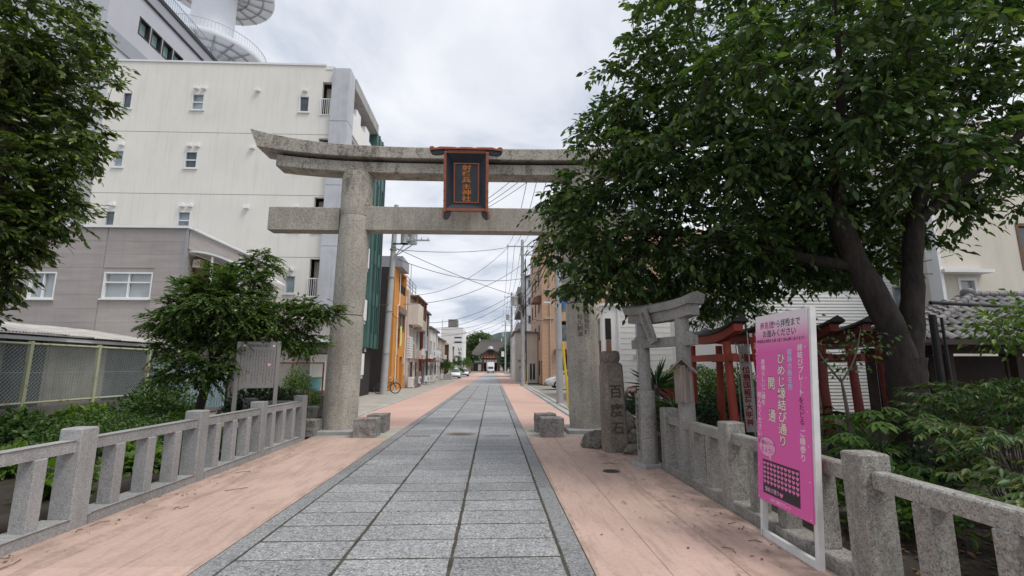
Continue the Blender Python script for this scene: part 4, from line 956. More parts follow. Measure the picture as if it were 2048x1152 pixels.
# --- evergreen at the left edge
make_tree('evergreen_tree', 'tall glossy evergreen tree with thick trunk rising beside the mesh fence', (-9.35, 8.1, 0),
    [([(-9.35, 8.1, -0.1), (-9.25, 8.1, 1.2), (-9.1, 8.1, 2.6), (-8.85, 8.1, 4.2), (-8.75, 8.2, 6.0), (-8.8, 8.3, 8.0)], [0.42, 0.36, 0.34, 0.30, 0.22, 0.10]),
     ([(-9.0, 8.3, 3.6), (-8.8, 8.6, 4.6), (-8.4, 8.7, 5.6), (-8.1, 8.8, 6.4)], [0.09, 0.06, 0.04, 0.015]),
     ([(-8.85, 8.1, 4.8), (-8.6, 7.7, 5.9), (-8.3, 7.4, 7.2)], [0.12, 0.08, 0.03]),
     ([(-9.05, 8.1, 3.0), (-8.95, 8.4, 3.4), (-8.8, 8.6, 3.8)], [0.06, 0.04, 0.02])],
    [((-8.75, 8.3, 4.3), (0.75, 0.8, 0.6), 60), ((-9.5, 8.2, 3.45), (0.75, 0.9, 0.7), 55), ((-9.0, 7.6, 5.2), (1.05, 0.9, 0.7), 90), ((-8.35, 8.6, 6.0), (0.85, 0.9, 0.6), 70), ((-8.1, 8.4, 7.0), (0.85, 0.9, 0.75), 75), ((-9.2, 7.6, 6.5), (1.2, 1.1, 1.1), 130), ((-8.6, 8.0, 7.9), (1.25, 1.2, 1.0), 105), ((-9.8, 7.8, 4.8), (0.9, 1.0, 0.9), 70), ((-10.2, 7.6, 7.6), (1.1, 1.1, 1.3), 80), ((-9.15, 9.0, 3.15), (0.5, 0.5, 0.4), 16), ((-9.7, 8.8, 2.85), (0.6, 0.6, 0.45), 46), ((-8.25, 8.7, 4.55), (0.55, 0.55, 0.5), 50), ((-8.6, 8.5, 3.85), (0.5, 0.5, 0.4), 36), ((-9.1, 8.3, 4.2), (0.6, 0.6, 0.6), 50), ((-8.2, 8.5, 5.3), (0.5, 0.6, 0.45), 36)],
    'camphor_leaf', 'grey_bark', 0.125, 56, 0.23, width=0.42, up=0.75, down=0.4, tilt=0.5, spray=(7, 0.36))
# --- maple behind the fence
make_tree('maple_tree', 'small spreading green maple between the info board and the hedge', (-6.05, 10.2, 0),
    [([(-6.05, 10.2, -0.05), (-6.02, 10.2, 0.7), (-5.92, 10.2, 1.3), (-5.75, 10.2, 1.9), (-5.45, 10.3, 2.5), (-5.25, 10.4, 3.2), (-5.2, 10.4, 3.9)], [0.10, 0.085, 0.08, 0.07, 0.055, 0.035, 0.012]),
     ([(-5.92, 10.2, 1.4), (-6.2, 10.1, 2.0), (-6.5, 10.0, 2.5), (-6.75, 10.0, 2.85)], [0.06, 0.045, 0.03, 0.012]),
     ([(-5.7, 10.2, 1.9), (-5.0, 10.5, 2.3), (-4.4, 10.7, 2.8), (-3.9, 10.8, 3.1)], [0.06, 0.045, 0.03, 0.012]),
     ([(-5.85, 10.2, 1.7), (-5.7, 9.7, 2.4), (-5.6, 9.4, 3.0)], [0.05, 0.04, 0.015])],
    [((-5.6, 10.0, 2.8), (1.05, 0.8, 0.5), 75), ((-6.3, 10.0, 2.6), (0.75, 0.7, 0.34), 46), ((-6.25, 9.9, 2.1), (0.6, 0.6, 0.25), 28), ((-5.6, 10.1, 3.35), (0.85, 0.7, 0.4), 52), ((-5.1, 10.4, 3.75), (0.35, 0.4, 0.45), 22), ((-6.4, 10.0, 3.15), (0.45, 0.45, 0.3), 20), ((-4.6, 10.6, 2.75), (0.8, 0.6, 0.4), 50), ((-3.95, 10.8, 2.95), (0.42, 0.4, 0.25), 20), ((-4.4, 10.7, 2.2), (0.62, 0.5, 0.28), 30), ((-5.7, 9.6, 1.75), (0.75, 0.5, 0.28), 26), ((-6.85, 10.0, 2.5), (0.3, 0.35, 0.12), 7), ((-6.1, 9.7, 1.45), (0.8, 0.4, 0.2), 18), ((-5.0, 10.1, 2.45), (0.7, 0.6, 0.4), 35), ((-5.65, 9.4, 2.75), (0.5, 0.35, 0.4), 28)],
    'maple_leaf', 'cherry_bark', 0.054, 126, 0.135, width=0.66, up=1.0, down=0.25, shape='star', twig_r=0.004, spray=(9, 0.30), dens=1.35)
# --- shrubs
def shrub(name, label, c, r, n, leaf, mt, group=None, stems=7, shape='ovate', width=0.5, up=0.6, core=True, cat='shrub'):
    t_ = thing(name, label, cat, (c[0], c[1], 0), 0, group)
    mb = MB()
    for k in range(stems):
        a = 2*math.pi*k/stems + 0.3; p = (c[0]+0.6*r[0]*math.cos(a), c[1]+0.6*r[1]*math.sin(a), c[2]+0.3*r[2])
        mb.tube([(c[0]+0.1*math.cos(a), c[1]+0.1*math.sin(a), -0.03), ((c[0]+p[0])/2, (c[1]+p[1])/2, p[2]*0.55), p], [0.014, 0.011, 0.006], 5, cap=False)
    mb.build('stems', 'cherry_bark', t_)
    d = unit(rng.normal(size=(n, 3))); d[:, 2] = np.abs(d[:, 2])*0.9 - 0.35*(rng.random(n) < 0.35)
    q = rng.random(n)**0.33
    lump = np.array([1 + 0.22*mnoise.noise(Vector((*(x*2.6),)) + Vector((c[0], c[1], 0))) for x in d])
    P_ = np.array(c) + d*(q*lump)[:, None]*np.array(r)
    P_[:, 2] = np.maximum(P_[:, 2], 0.03)
    D_ = d*0.7 + rng.normal(size=(n, 3))*0.6 + np.array([0, 0, 0.15]); N_ = d*0.6 + np.array([0, 0, up]) + rng.normal(size=(n, 3))*0.4
    stuff(link('foliage', leaf_mesh('foliage', P_, D_, N_, leaf*rng.uniform(0.6, 1.3, n), shape, width, off=(c[0], c[1], 0)), mt, t_, (c[0], c[1], 0)))
    return t_
shrub('azalea_hedge', 'broad clipped azalea mound behind the grey stone fence', (-6.75, 9.05, 0.30), (1.35, 1.0, 0.55), 9000, 0.055, 'hedge_leaf')
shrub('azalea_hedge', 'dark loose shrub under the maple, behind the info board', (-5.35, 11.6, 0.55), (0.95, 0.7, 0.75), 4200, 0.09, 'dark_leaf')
shrub('leafy_shrub', 'bright leafy shrub between maple trunk and mesh fence', (-7.9, 11.8, 0.5), (0.9, 0.8, 0.75), 3000, 0.10, 'hedge_leaf')
shrub('leafy_shrub', 'yellow-green young shrub at the maple foot', (-5.95, 9.6, 0.35), (0.35, 0.3, 0.45), 420, 0.11, 'bright_leaf')
shrub('leafy_shrub', 'airy pale shrub beside the info board, before the block wall', (-5.15, 12.9, 1.0), (0.36, 0.35, 0.75), 900, 0.075, 'bright_leaf')
for i, (x, y, s_, lab) in enumerate(((-8.0, 7.2, 0.55, 'bright green herb clump below the mesh fence, before the clipped mound'), (-6.1, 5.6, 0.42, 'low bright plant right behind the stone fence balusters'), (-8.6, 6.3, 0.6, 'tall leafy weed clump under the evergreen'), (-5.2, 6.3, 0.3, 'small yellow-green tuft at the fence post by the round leaves'), (-6.9, 7.3, 0.4, 'spreading herb clump beside the azalea mound'))):
    shrub('herb_clump', lab, (x, y, s_*0.5), (s_, s_*0.9, s_*0.8), int(900*s_/0.5), 0.12, 'bright_leaf' if i != 2 else 'hedge_leaf', 'herbs in the planted bed', 5, cat='plant')
shrub('azalea_hedge', 'dense dark shrub in the small bed by the stone fence end and info board', (-4.95, 8.9, 0.22), (0.4, 0.7, 0.35), 1500, 0.06, 'hedge_leaf')
for i, (x, y, s_, mt_, lab) in enumerate(((-7.6, 6.0, 0.55, 'bright_leaf', 'lush bright plant mass under the fan of sword leaves'), (-6.9, 5.2, 0.5, 'hedge_leaf', 'mid-green plant mass behind the big round leaves'), (-5.3, 7.6, 0.34, 'bright_leaf', 'yellowish low plant behind the second fence bay'), (-9.0, 9.6, 0.6, 'hedge_leaf', 'weedy growth along the foot of the mesh fence'), (-8.9, 11.0, 0.6, 'bright_leaf', 'light green weeds against the chain link'), (-6.2, 4.2, 0.45, 'bright_leaf', 'broad light plants at the near end of the bed'))):
    shrub('herb_clump', lab, (x, y, s_*0.55), (s_*1.1, s_, s_*0.85), int(1000*s_/0.5), 0.13, mt_, 'herbs in the planted bed', 5, cat='plant')
shrub('garden_shrub', 'bright bush between the fence post and the nandina', (3.75, 4.6, 0.3), (0.5, 0.6, 0.4), 1300, 0.09, 'hedge_leaf')
shrub('garden_shrub', 'leafy bush beside the pavilion posts, behind the nandina', (7.6, 6.8, 0.7), (0.9, 0.8, 0.8), 2600, 0.10, 'hedge_leaf')
# big round-leaved butterbur plants near the fence
def bigleaf(name, label, x, y, n, rad, mt='bright_leaf', h=0.45, spread=0.5, group=None):
    t_ = thing(name, label, 'plant', (x, y, 0), 0, group)
    r = random.Random(int(x*100+y*10))
    for k in range(n):
        a = r.uniform(0, 6.28); d = spread*math.sqrt(r.random()); px, py, pz = x+d*math.cos(a), y+d*math.sin(a), h*r.uniform(0.6, 1.15)
        rr = rad*r.uniform(0.7, 1.2); mb = MB(); nn = 18; tx, ty = r.uniform(-0.5, 0.5), r.uniform(-0.7, 0.1)
        vs = [(px, py, pz-0.03)]
        for q in range(nn):
            w = 2*math.pi*q/nn; k2 = rr*(1 - 0.5*math.exp(-((w-math.pi)**2)*9))*(1+0.04*math.sin(5*w)); ex, ey = k2*math.cos(w+a), k2*math.sin(w+a)
            vs.append((px+ex, py+ey, pz + ex*tx + ey*ty + 0.02*math.sin(4*w)))
        lf = mb.add(vs, [(0, q+1, (q+1) % nn + 1) for q in range(nn)]).build('leaf', mt, t_, 180)
        MB().tube([(x+0.1*math.cos(a), y+0.1*math.sin(a), -0.02), ((x+px)/2, (y+py)/2, pz*0.6), (px, py, pz-0.035)], [0.009, 0.007, 0.005], 5, cap=False).build('stalk', 'bright_leaf', lf)
    return t_
bigleaf('butterbur', 'clump of big round leaves pushing through the stone fence', -4.85, 4.55, 11, 0.15, h=0.5, spread=0.42)
bigleaf('butterbur', 'clump of big round leaves behind the fence rail, under the herbs', -5.7, 5.0, 12, 0.17, h=0.62, spread=0.6)
bigleaf('butterbur', 'low clump of big round leaves beside the tall fence post', -5.35, 6.1, 8, 0.12, h=0.42, spread=0.4)
def spiky(name, label, c, n, ln, mt='yucca_leaf', stem=0.0, wid=0.035, group=None, lowest=-0.2):
    t_ = thing(name, label, 'plant', (c[0], c[1], 0), 0, group)
    if stem: MB().tube([(c[0], c[1], -0.05), (c[0], c[1], c[2])], [0.07, 0.06], 8).build('stem', 'grey_bark', t_)
    d = unit(np.stack([rng.normal(size=n), rng.normal(size=n), rng.uniform(lowest, 1.3, n)], 1))
    P_ = np.array(c) + d*0.05
    stuff(link('blades', leaf_mesh('blades', P_, d, np.array([0, 0, 1.0]) + rng.normal(size=(n, 3))*0.1, ln*rng.uniform(0.75, 1.15, n), 'lance', wid/ln*2, 0.5, 0.12, off=(c[0], c[1], 0)), mt, t_, (c[0], c[1], 0)))
    return t_
spiky('spiky_plant', 'fan of narrow sword leaves in the bed under the mesh fence', (-8.3, 6.6, 0.25), 40, 0.6, 'bright_leaf', lowest=0.3)
spiky('yucca', 'spiky yucca with stiff dark leaves behind the small torii, beside the parked red car', (4.05, 11.8, 1.12), 70, 0.72, 'dark_leaf', stem=1)
spiky('yucca', 'low bright yucca rosette between the small torii pillars', (4.1, 10.7, 0.62), 60, 0.62, 'yucca_leaf', stem=1, lowest=0.1)
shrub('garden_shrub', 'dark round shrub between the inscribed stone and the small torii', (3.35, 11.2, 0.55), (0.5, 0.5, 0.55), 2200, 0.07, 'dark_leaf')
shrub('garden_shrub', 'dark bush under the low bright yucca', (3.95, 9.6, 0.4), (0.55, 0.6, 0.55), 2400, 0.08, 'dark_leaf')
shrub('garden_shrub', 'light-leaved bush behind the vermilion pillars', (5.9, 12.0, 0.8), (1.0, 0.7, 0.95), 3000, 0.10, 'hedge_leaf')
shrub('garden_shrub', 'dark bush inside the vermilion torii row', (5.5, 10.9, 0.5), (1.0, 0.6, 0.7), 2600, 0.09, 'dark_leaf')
shrub('garden_shrub', 'pale green bush by the white house wall, seen past the small torii', (6.6, 16.0, 1.3), (0.9, 0.6, 0.5), 1500, 0.09, 'bright_leaf')
# fatsia: palmate leaves beside the pink notice
def fatsia(label, x, y, n, h, sp_):
    t_ = thing('fatsia', label, 'plant', (x, y, 0)); r = random.Random(int(x*31+y*17))
    MB().tube([(x, y, -0.05), (x+0.05, y, h*0.6)], [0.03, 0.02], 7).build('stem', 'grey_bark', t_)
    for k in range(n):
        a = r.uniform(0, 6.28); d = sp_*math.sqrt(r.random()); c = Vector((x+d*math.cos(a), y+d*math.sin(a), h*r.uniform(0.45, 1.0))); out = Vector((math.cos(a), math.sin(a), -0.35)).normalized()
        P_ = []; D_ = []; 
        for q in range(7):
            w = -1.7 + 3.4*q/6; P_.append(c); D_.append(out @ Matrix.Rotation(w, 3, 'Z'))
        P_ = np.array([tuple(p) for p in P_]); D_ = np.array([tuple(p) for p in D_])
        lf = link('leaf', leaf_mesh('leaf', P_, D_, np.tile([[0.0, 0.0, 1.0]], (7, 1)), 0.20*np.array([.7,.9,1,1.1,1,.9,.7])*r.uniform(0.8, 1.2), 'ovate', 0.42, off=(x, y, 0)), 'hedge_leaf', t_, (x, y, 0))
        MB().tube([(x+0.04, y, h*0.5), tuple(c.lerp(Vector((x, y, h*0.5)), 0.5)+Vector((0, 0, 0.05))), tuple(c)], 0.005, 4, cap=False).build('stalk', 'hedge_leaf', lf)
fatsia('fatsia with big fingered leaves in front of the cherry trunk, by the notice', 4.75, 5.9, 34, 1.15, 0.6)
fatsia('fatsia with fingered leaves between the notice and the vermilion row', 5.35, 7.35, 22, 1.05, 0.5)
# slender sapling beside the notice
make_tree('sapling', 'slender young tree with few leaves between the notice and the cherry trunk', (4.55, 6.0, 0),
    [([(4.55, 6.0, -0.05), (4.52, 6.0, 0.6), (4.48, 6.0, 1.3), (4.45, 6.0, 1.5)], [0.03, 0.026, 0.022, 0.02]), ([(4.46, 6.0, 1.42), (4.25, 6.05, 1.75), (4.1, 6.1, 2.2)], [0.015, 0.012, 0.006]), ([(4.46, 6.0, 1.42), (4.68, 6.0, 1.7), (4.8, 6.0, 2.1)], [0.014, 0.011, 0.006])],
    [((4.15, 6.1, 2.05), (0.45, 0.4, 0.22), 12), ((4.75, 6.0, 1.95), (0.4, 0.35, 0.25), 9), ((4.3, 6.0, 1.6), (0.45, 0.3, 0.15), 6)], 'cherry_leaf', 'grey_bark', 0.06, 16, 0.10, width=0.55, twig_r=0.003)
make_tree('garden_tree', 'small slim-leaved tree showing above the pink notice before the white wall', (6.9, 12.6, 0),
    [([(6.9, 12.6, -0.05), (6.9, 12.6, 1.5), (6.85, 12.6, 3.2)], [0.05, 0.045, 0.02])],
    [((6.8, 12.6, 3.25), (0.85, 0.6, 0.32), 32), ((7.5, 12.4, 2.85), (0.8, 0.5, 0.3), 28), ((6.0, 12.5, 2.9), (0.8, 0.5, 0.3), 26)], 'dark_leaf', 'grey_bark', 0.09, 18, 0.14, width=0.5, twig_r=0.004)
# nandina by the fence on the right
def nandina(label, x, y, n, h, sp_, mt='nandina_leaf', tk=0.008):
    t_ = thing('nandina', label, 'shrub', (x, y, 0), 0, 'nandina bushes behind the garden fence'); mb = MB(); P_ = []; D_ = []; r = random.Random(int(x*57+y*13))
    for k in range(n):
        a = r.uniform(0, 6.28); d = sp_*math.sqrt(r.random()); tip = Vector((x+d*math.cos(a), y+d*math.sin(a), h*r.uniform(0.55, 1.0)))
        mb.tube([(x+0.12*math.cos(a), y+0.12*math.sin(a), -0.03), ((x+tip.x)/2, (y+tip.y)/2, tip.z*0.7), tuple(tip)], [tk, tk*0.8, tk*0.4], 4, cap=False)
        for q in range(5):
            aa = a + r.uniform(-1.8, 1.8); e_ = tip + Vector((math.cos(aa), math.sin(aa), r.uniform(-0.3, 0.35)))*r.uniform(0.12, 0.32)
            mb.tube([tuple(tip), tuple(e_)], 0.003, 3, cap=False)
            for w in range(9):
                f = w/8; P_.append(tuple(tip.lerp(e_, 0.3+0.7*f))); D_.append((math.cos(aa + (1.1 if w % 2 else -1.1)*(1-f*0.7)), math.sin(aa + (1.1 if w % 2 else -1.1)*(1-f*0.7)), -0.35 + r.uniform(-.3, .3)))
    mb.build('stems', 'grey_bark', t_)
    P_ = np.array(P_); D_ = np.array(D_); m_ = len(P_)
    stuff(link('foliage', leaf_mesh('foliage', P_, D_, np.array([0, 0, 1.0])+rng.normal(size=(m_, 3))*0.3, 0.095*rng.uniform(0.7, 1.3, m_), 'lance', 0.34, off=(x, y, 0)), mt, t_, (x, y, 0)))
nandina('feathery nandina bush hanging over the fence before the tiled pavilion', 4.75, 4.25, 50, 1.08, 0.62)
nandina('taller nandina bush with reddish tips beside the pavilion posts', 6.1, 5.6, 60, 1.4, 0.8)
nandina('low nandina bush at the fence foot under the taller ones', 4.2, 3.2, 50, 0.7, 0.6)
make_tree('garden_tree', 'low twisted tree with leaning bare trunk before the tiled pavilion', (7.0, 4.6, 0),
    [([(6.6, 4.9, -0.05), (6.2, 4.9, 0.5), (6.35, 4.9, 1.0), (6.7, 4.9, 1.5), (7.0, 4.9, 2.0)], [0.09, 0.075, 0.065, 0.055, 0.03]), ([(6.75, 4.9, 1.55), (6.2, 5.1, 1.95), (5.8, 5.2, 2.1)], [0.03, 0.024, 0.012])],
    [((6.3, 5.1, 2.1), (0.75, 0.6, 0.3), 60), ((7.1, 5.0, 2.25), (0.7, 0.6, 0.3), 45)], 'bright_leaf', 'grey_bark', 0.075, 30, 0.14, width=0.5)
shrub('garden_shrub', 'dark undergrowth behind the weathered fence rail', (4.1, 2.6, 0.18), (0.7, 0.8, 0.3), 1600, 0.08, 'dark_leaf')
shrub('garden_shrub', 'dark undergrowth at the foot of the cherry trunk', (5.6, 6.6, 0.2), (0.8, 0.7, 0.35), 2000, 0.08, 'dark_leaf')
# ================================================================== BUILDINGS
class Bld:
    """a box-shaped building whose facades are real walls with openings"""
    def __init__(s, name, label, x0, x1, y0, y1, h, cat='building', z0=0.0, group=None):
        s.b = (x0, x1, y0, y1); s.h = h; s.z0 = z0; s.o = thing(name, label, cat, ((x0+x1)/2, (y0+y1)/2, 0), 0, group); s.holes = {'S': [], 'E': [], 'W': []}
    def P(s, f, u, z, d):
        x0, x1, y0, y1 = s.b
        return (u, y0-d, z) if f == 'S' else (x1+d, u, z) if f == 'E' else (x0-d, u, z)
    def fbox(s, mb, f, u0, u1, z0, z1, d0, d1):
        a = s.P(f, u0, z0, d0); c = s.P(f, u1, z1, d1); mb.box(a[0], c[0], a[1], c[1], a[2], c[2]); return mb
    def part(s, name, mt, f, u0, u1, z0, z1, d0, d1, parent=None): return s.fbox(MB(), f, u0, u1, z0, z1, d0, d1).build(name, mt, parent or s.o)
    def rng_(s, f): x0, x1, y0, y1 = s.b; return (x0, x1) if f == 'S' else (y0, y1)
    def hole(s, f, u0, u1, z0, z1): s.holes[f].append((u0, u1, z0, z1))
    def wall_mesh(s, f, mb, u0, u1, z0, z1, rev=0.16):
        hs = [h for h in s.holes[f] if h[0] < u1 and h[1] > u0 and h[2] < z1 and h[3] > z0]
        us = sorted({u0, u1} | {min(max(v, u0), u1) for h in hs for v in h[:2]}); zs = sorted({z0, z1} | {min(max(v, z0), z1) for h in hs for v in h[2:]})
        for a, b_ in zip(us[:-1], us[1:]):
            for c, d in zip(zs[:-1], zs[1:]):
                m_ = ((a+b_)/2, (c+d)/2)
                if any(h[0] < m_[0] < h[1] and h[2] < m_[1] < h[3] for h in hs): continue
                mb.add([s.P(f, a, c, 0), s.P(f, b_, c, 0), s.P(f, b_, d, 0), s.P(f, a, d, 0)], [(0,1,2,3)])
        for a, b_, c, d in hs:
            q = [(a, c), (b_, c), (b_, d), (a, d)]
            for i in range(4):
                p0, p1 = q[i], q[(i+1) % 4]; mb.add([s.P(f, *p0, 0), s.P(f, *p1, 0), s.P(f, *p1, -rev), s.P(f, *p0, -rev)], [(0,1,2,3)])
    def walls(s, mt, rev=0.16, faces='SEW', top=None):
        top = top or s.h; mb = MB(); x0, x1, y0, y1 = s.b
        for f in faces:
            u0, u1 = s.rng_(f); s.wall_mesh(f, mb, u0, u1, s.z0, top, rev)
        mb.add([(x0, y1, s.z0), (x1, y1, s.z0), (x1, y1, top), (x0, y1, top)], [(0,1,2,3)])
        for f in 'SEW':
            if f not in faces:
                u0, u1 = s.rng_(f); mb.add([s.P(f, u0, s.z0, 0), s.P(f, u1, s.z0, 0), s.P(f, u1, top, 0), s.P(f, u0, top, 0)], [(0,1,2,3)])
        mb.add([(x0, y0, top), (x1, y0, top), (x1, y1, top), (x0, y1, top)], [(0,1,2,3)])
        if s.z0 > 0: mb.add([(x0, y0, s.z0), (x1, y0, s.z0), (x1, y1, s.z0), (x0, y1, s.z0)], [(0,1,2,3)])
        return mb.build('wall', mt, s.o)
    def window(s, f, u0, u1, z0, z1, frame='aluminium', glass='glass', n=2, fw=0.05, sill=True, bar=None, name='window', rec=0.09, dark=False):
        s.hole(f, u0, u1, z0, z1)
        mb = MB()
        s.fbox(mb, f, u0, u1, z0, z0+fw, -rec, 0.02); s.fbox(mb, f, u0, u1, z1-fw, z1, -rec, 0.02)
        s.fbox(mb, f, u0, u0+fw, z0+fw, z1-fw, -rec, 0.018); s.fbox(mb, f, u1-fw, u1, z0+fw, z1-fw, -rec, 0.018)
        for k in range(1, n): u = u0+(u1-u0)*k/n; s.fbox(mb, f, u-fw/2, u+fw/2, z0+fw, z1-fw, -rec, -0.02)
        if bar: s.fbox(mb, f, u0+fw, u1-fw, z0+(z1-z0)*bar-fw/2, z0+(z1-z0)*bar+fw/2, -rec, -0.025)
        w = mb.build(name, frame, s.o)
        for k in range(n):
            a = u0+(u1-u0)*k/n; b_ = u0+(u1-u0)*(k+1)/n
            s.fbox(MB(), f, a+fw*0.4, b_-fw*0.4, z0+fw*0.4, z1-fw*0.4, -rec-0.03-0.012*(k % 2), -rec-0.012*(k % 2)+0.004).build('pane', glass, w)
        if sill: s.fbox(MB(), f, u0-0.04, u1+0.04, z0-0.05, z0-0.002, 0.001, 0.07).build('sill', frame, w)
        return w
    def roof(s, mt, over=0.1, th=0.18, z=None):
        x0, x1, y0, y1 = s.b; z = z or s.h
        return MB().box(x0-over, x1+over, y0-over, y1+over, z+0.003, z+th).build('roof', mt, s.o)
    def rail(s, f, u0, u1, z0, z1, d, mt, step=0.14, name='railing', w=0.02):
        mb = MB(); s.fbox(mb, f, u0, u1, z1-0.045, z1, d-0.04, d); s.fbox(mb, f, u0, u1, z0, z0+0.04, d-0.04, d)
        k = u0 + step
        while k < u1 - step/2: s.fbox(mb, f, k-w/2, k+w/2, z0+0.04, z1-0.045, d-0.03, d-0.01); k += step
        s.fbox(mb, f, u0, u0+0.04, z0+0.04, z1-0.045, d-0.04, d); s.fbox(mb, f, u1-0.04, u1, z0+0.04, z1-0.045, d-0.04, d)
        return mb.build(name, mt, s.o)

# ---------------------------------------------------------------- cream apartment block
cb_ = Bld('apartment_building', 'tall cream apartment block with small windows and concrete corner pier behind the gate', -19.0, -8.1, 22.0, 31.0, 16.6)
for fl_ in range(5):
    zc_ = 14.53 - 3.03*fl_
    zz0, zz1 = zc_-0.47, zc_+0.42
    for x, w_, n_, bar_ in ((-14.6, 0.62, 1, 0.5), (-17.98, 0.5, 1, None), (-9.45, 0.52, 1, None)):
        if fl_ == 4 and x < -16: continue
        cb_.window('S', x-w_/2, x+w_/2, zz0, zz1, 'aluminium', 'glass' if (fl_+int(-x)) % 2 else 'glass_pale', 1, 0.06, True, bar_)
    cb_.hole('S', -8.62, -8.16, zc_-0.55, zc_+1.2)
    if fl_ < 3: cb_.hole('S', -20.2+1.25, -18.9+0.0, zc_-0.8, zc_+0.35)
    for xv in (-14.72, -14.36, -11.75, -9.45, -17.9):
        if xv == -17.9 and fl_ == 0: continue
        v = MB(); pts = [(xv-0.11, 0.0), (xv+0.11, 0.0), (xv+0.11, 0.12), (xv+0.06, 0.17), (xv-0.06, 0.17), (xv-0.11, 0.12)]
        v.prism(pts, lambda a, b_, d: (a, 22.0-d, zc_+0.62+b_ - (0.05 if xv == -11.75 else 0)), 0.005, 0.16); v.build('vent_hood', 'white_paint', cb_.o)
    # recessed landing behind the slit with railing
    cb_.part('landing_back', 'cream_wall_b', 'S', -8.62, -8.16, zc_-0.55, zc_+1.2, -0.62, -0.60)
    cb_.rail('S', -8.66, -8.13, zc_-0.62, zc_+0.28, 0.05, 'white_paint', 0.095)
# wall as storey-high render panels with open joints
for k, (za, zb_) in enumerate(((0, 3.6), (3.62, 6.70), (6.72, 9.74), (9.76, 12.88), (12.90, 16.6))):
    mb = MB(); cb_.wall_mesh('S', mb, -19.0, -8.1, za, zb_, 0.2); mb.build('wall_panel', 'cream_wall', cb_.o)
MB().box(-19.0, -8.12, 22.06, 22.2, 3.59, 3.63).box(-19.0, -8.7, 22.03, 22.05, 6.69, 6.73).box(-19.0, -8.7, 22.03, 22.05, 9.73, 9.77).box(-19.0, -8.7, 22.03, 22.05, 12.87, 12.91).build('joint', 'concrete_dark', cb_.o)
mb = MB(); mb.add([(-19, 22.25, 0), (-19, 31, 0), (-19, 31, 16.6), (-19, 22.25, 16.6)], [(0,1,2,3)]); mb.add([(-19, 31, 0), (-8.1, 31, 0), (-8.1, 31, 16.6), (-19, 31, 16.6)], [(0,1,2,3)]); mb.add([(-8.11, 22.25, 0), (-8.11, 31, 0), (-8.11, 31, 16.6), (-8.11, 22.25, 16.6)], [(0,1,2,3)]); mb.add([(-19, 22, 16.6), (-8.1, 22, 16.6), (-8.1, 31, 16.6), (-19, 31, 16.6)], [(0,1,2,3)])
mb.build('rear_walls', 'cream_wall_b', cb_.o)
MB().box(-19.05, -8.5, 21.95, 22.15, 16.603, 16.70).build('coping', 'aluminium', cb_.o)
MB().box(-8.5, -8.1, 21.97, 22.15, 16.40, 16.48).build('coping', 'aluminium', cb_.o)
# concrete corner pier in cast lifts, with tie holes
for za, zb_ in ((0.0, 2.9), (2.92, 4.3), (4.32, 7.2), (7.22, 8.8), (8.82, 10.2), (10.22, 11.8), (11.82, 13.5), (13.52, 16.36)):
    p = MB().cham(-8.08, -7.2, 21.75, 22.6, za, zb_, 0.012).build('pier_lift', 'concrete_pier', cb_.o)
    if zb_-za > 1.5:
        for xx in (-7.98, -7.32):
            for zq in (za+0.3, zb_-0.35): MB().lathe((0, 0, 0), [(0.018, 0), (0.018, 0.004)], 8).mesh
# street side: parapet beam, gallery soffits, doors
for k in range(5):
    zf = 13.45 - 3.03*k
    MB().box(-8.1, -7.25, 22.62, 27.2, zf-0.12, zf+1.05).build('gallery_parapet', 'white_wall', cb_.o)
    MB().box(-8.1, -7.3, 22.62, 27.2, zf-0.32, zf-0.125).build('gallery_slab', 'concrete_pier', cb_.o)
MB().box(-8.4, -7.15, 22.62, 27.4, 15.75, 16.33).build('roof_beam', 'concrete', cb_.o)
for yy in (23.6, 25.4):
    for zf in (14.6, 11.6):
        ac = MB().cham(-7.95, -7.35, yy, yy+0.8, zf, zf+0.62, 0.03).build('air_conditioner', 'white_paint', cb_.o)
        MB().lathe((0, 0, 0), [(0.22, 0), (0.22, 0.01)], 16).mesh
# ---------------------------------------------------------------- green-clad annex on the street
ga = Bld('office_building', 'narrow dark green clad building hanging over the street, beside the gate pillar', -10.5, -7.2, 27.4, 30.0, 15.9, z0=2.75)
for k in range(5):
    for u in (28.15, 29.25): ga.window('E', u-0.16, u+0.16, 3.6+k*2.5, 5.3+k*2.5, 'green_panel_dark', 'glass_pale', 1, 0.03, False)
ga.walls('green_panel', 0.1)
for k in range(1, 6): ga.part('panel_joint', 'green_panel_dark', 'E', 27.4, 30.0, 2.75+k*2.5-0.03, 2.75+k*2.5, 0.001, 0.012)
for u in (27.9, 28.7, 29.6): ga.part('fin', 'green_panel_dark', 'E', u-0.025, u+0.025, 2.75, 15.9, 0.013, 0.07)
MB().box(-10.3, -7.6, 27.9, 29.9, 0.0, 2.749).build('ground_floor', 'charcoal', ga.o)
MB().tube([(-7.35, 27.6, 2.72), (-7.35, 27.6, 2.5)], [0.05, 0.07], 10).build('lamp', 'steel_light', ga.o)
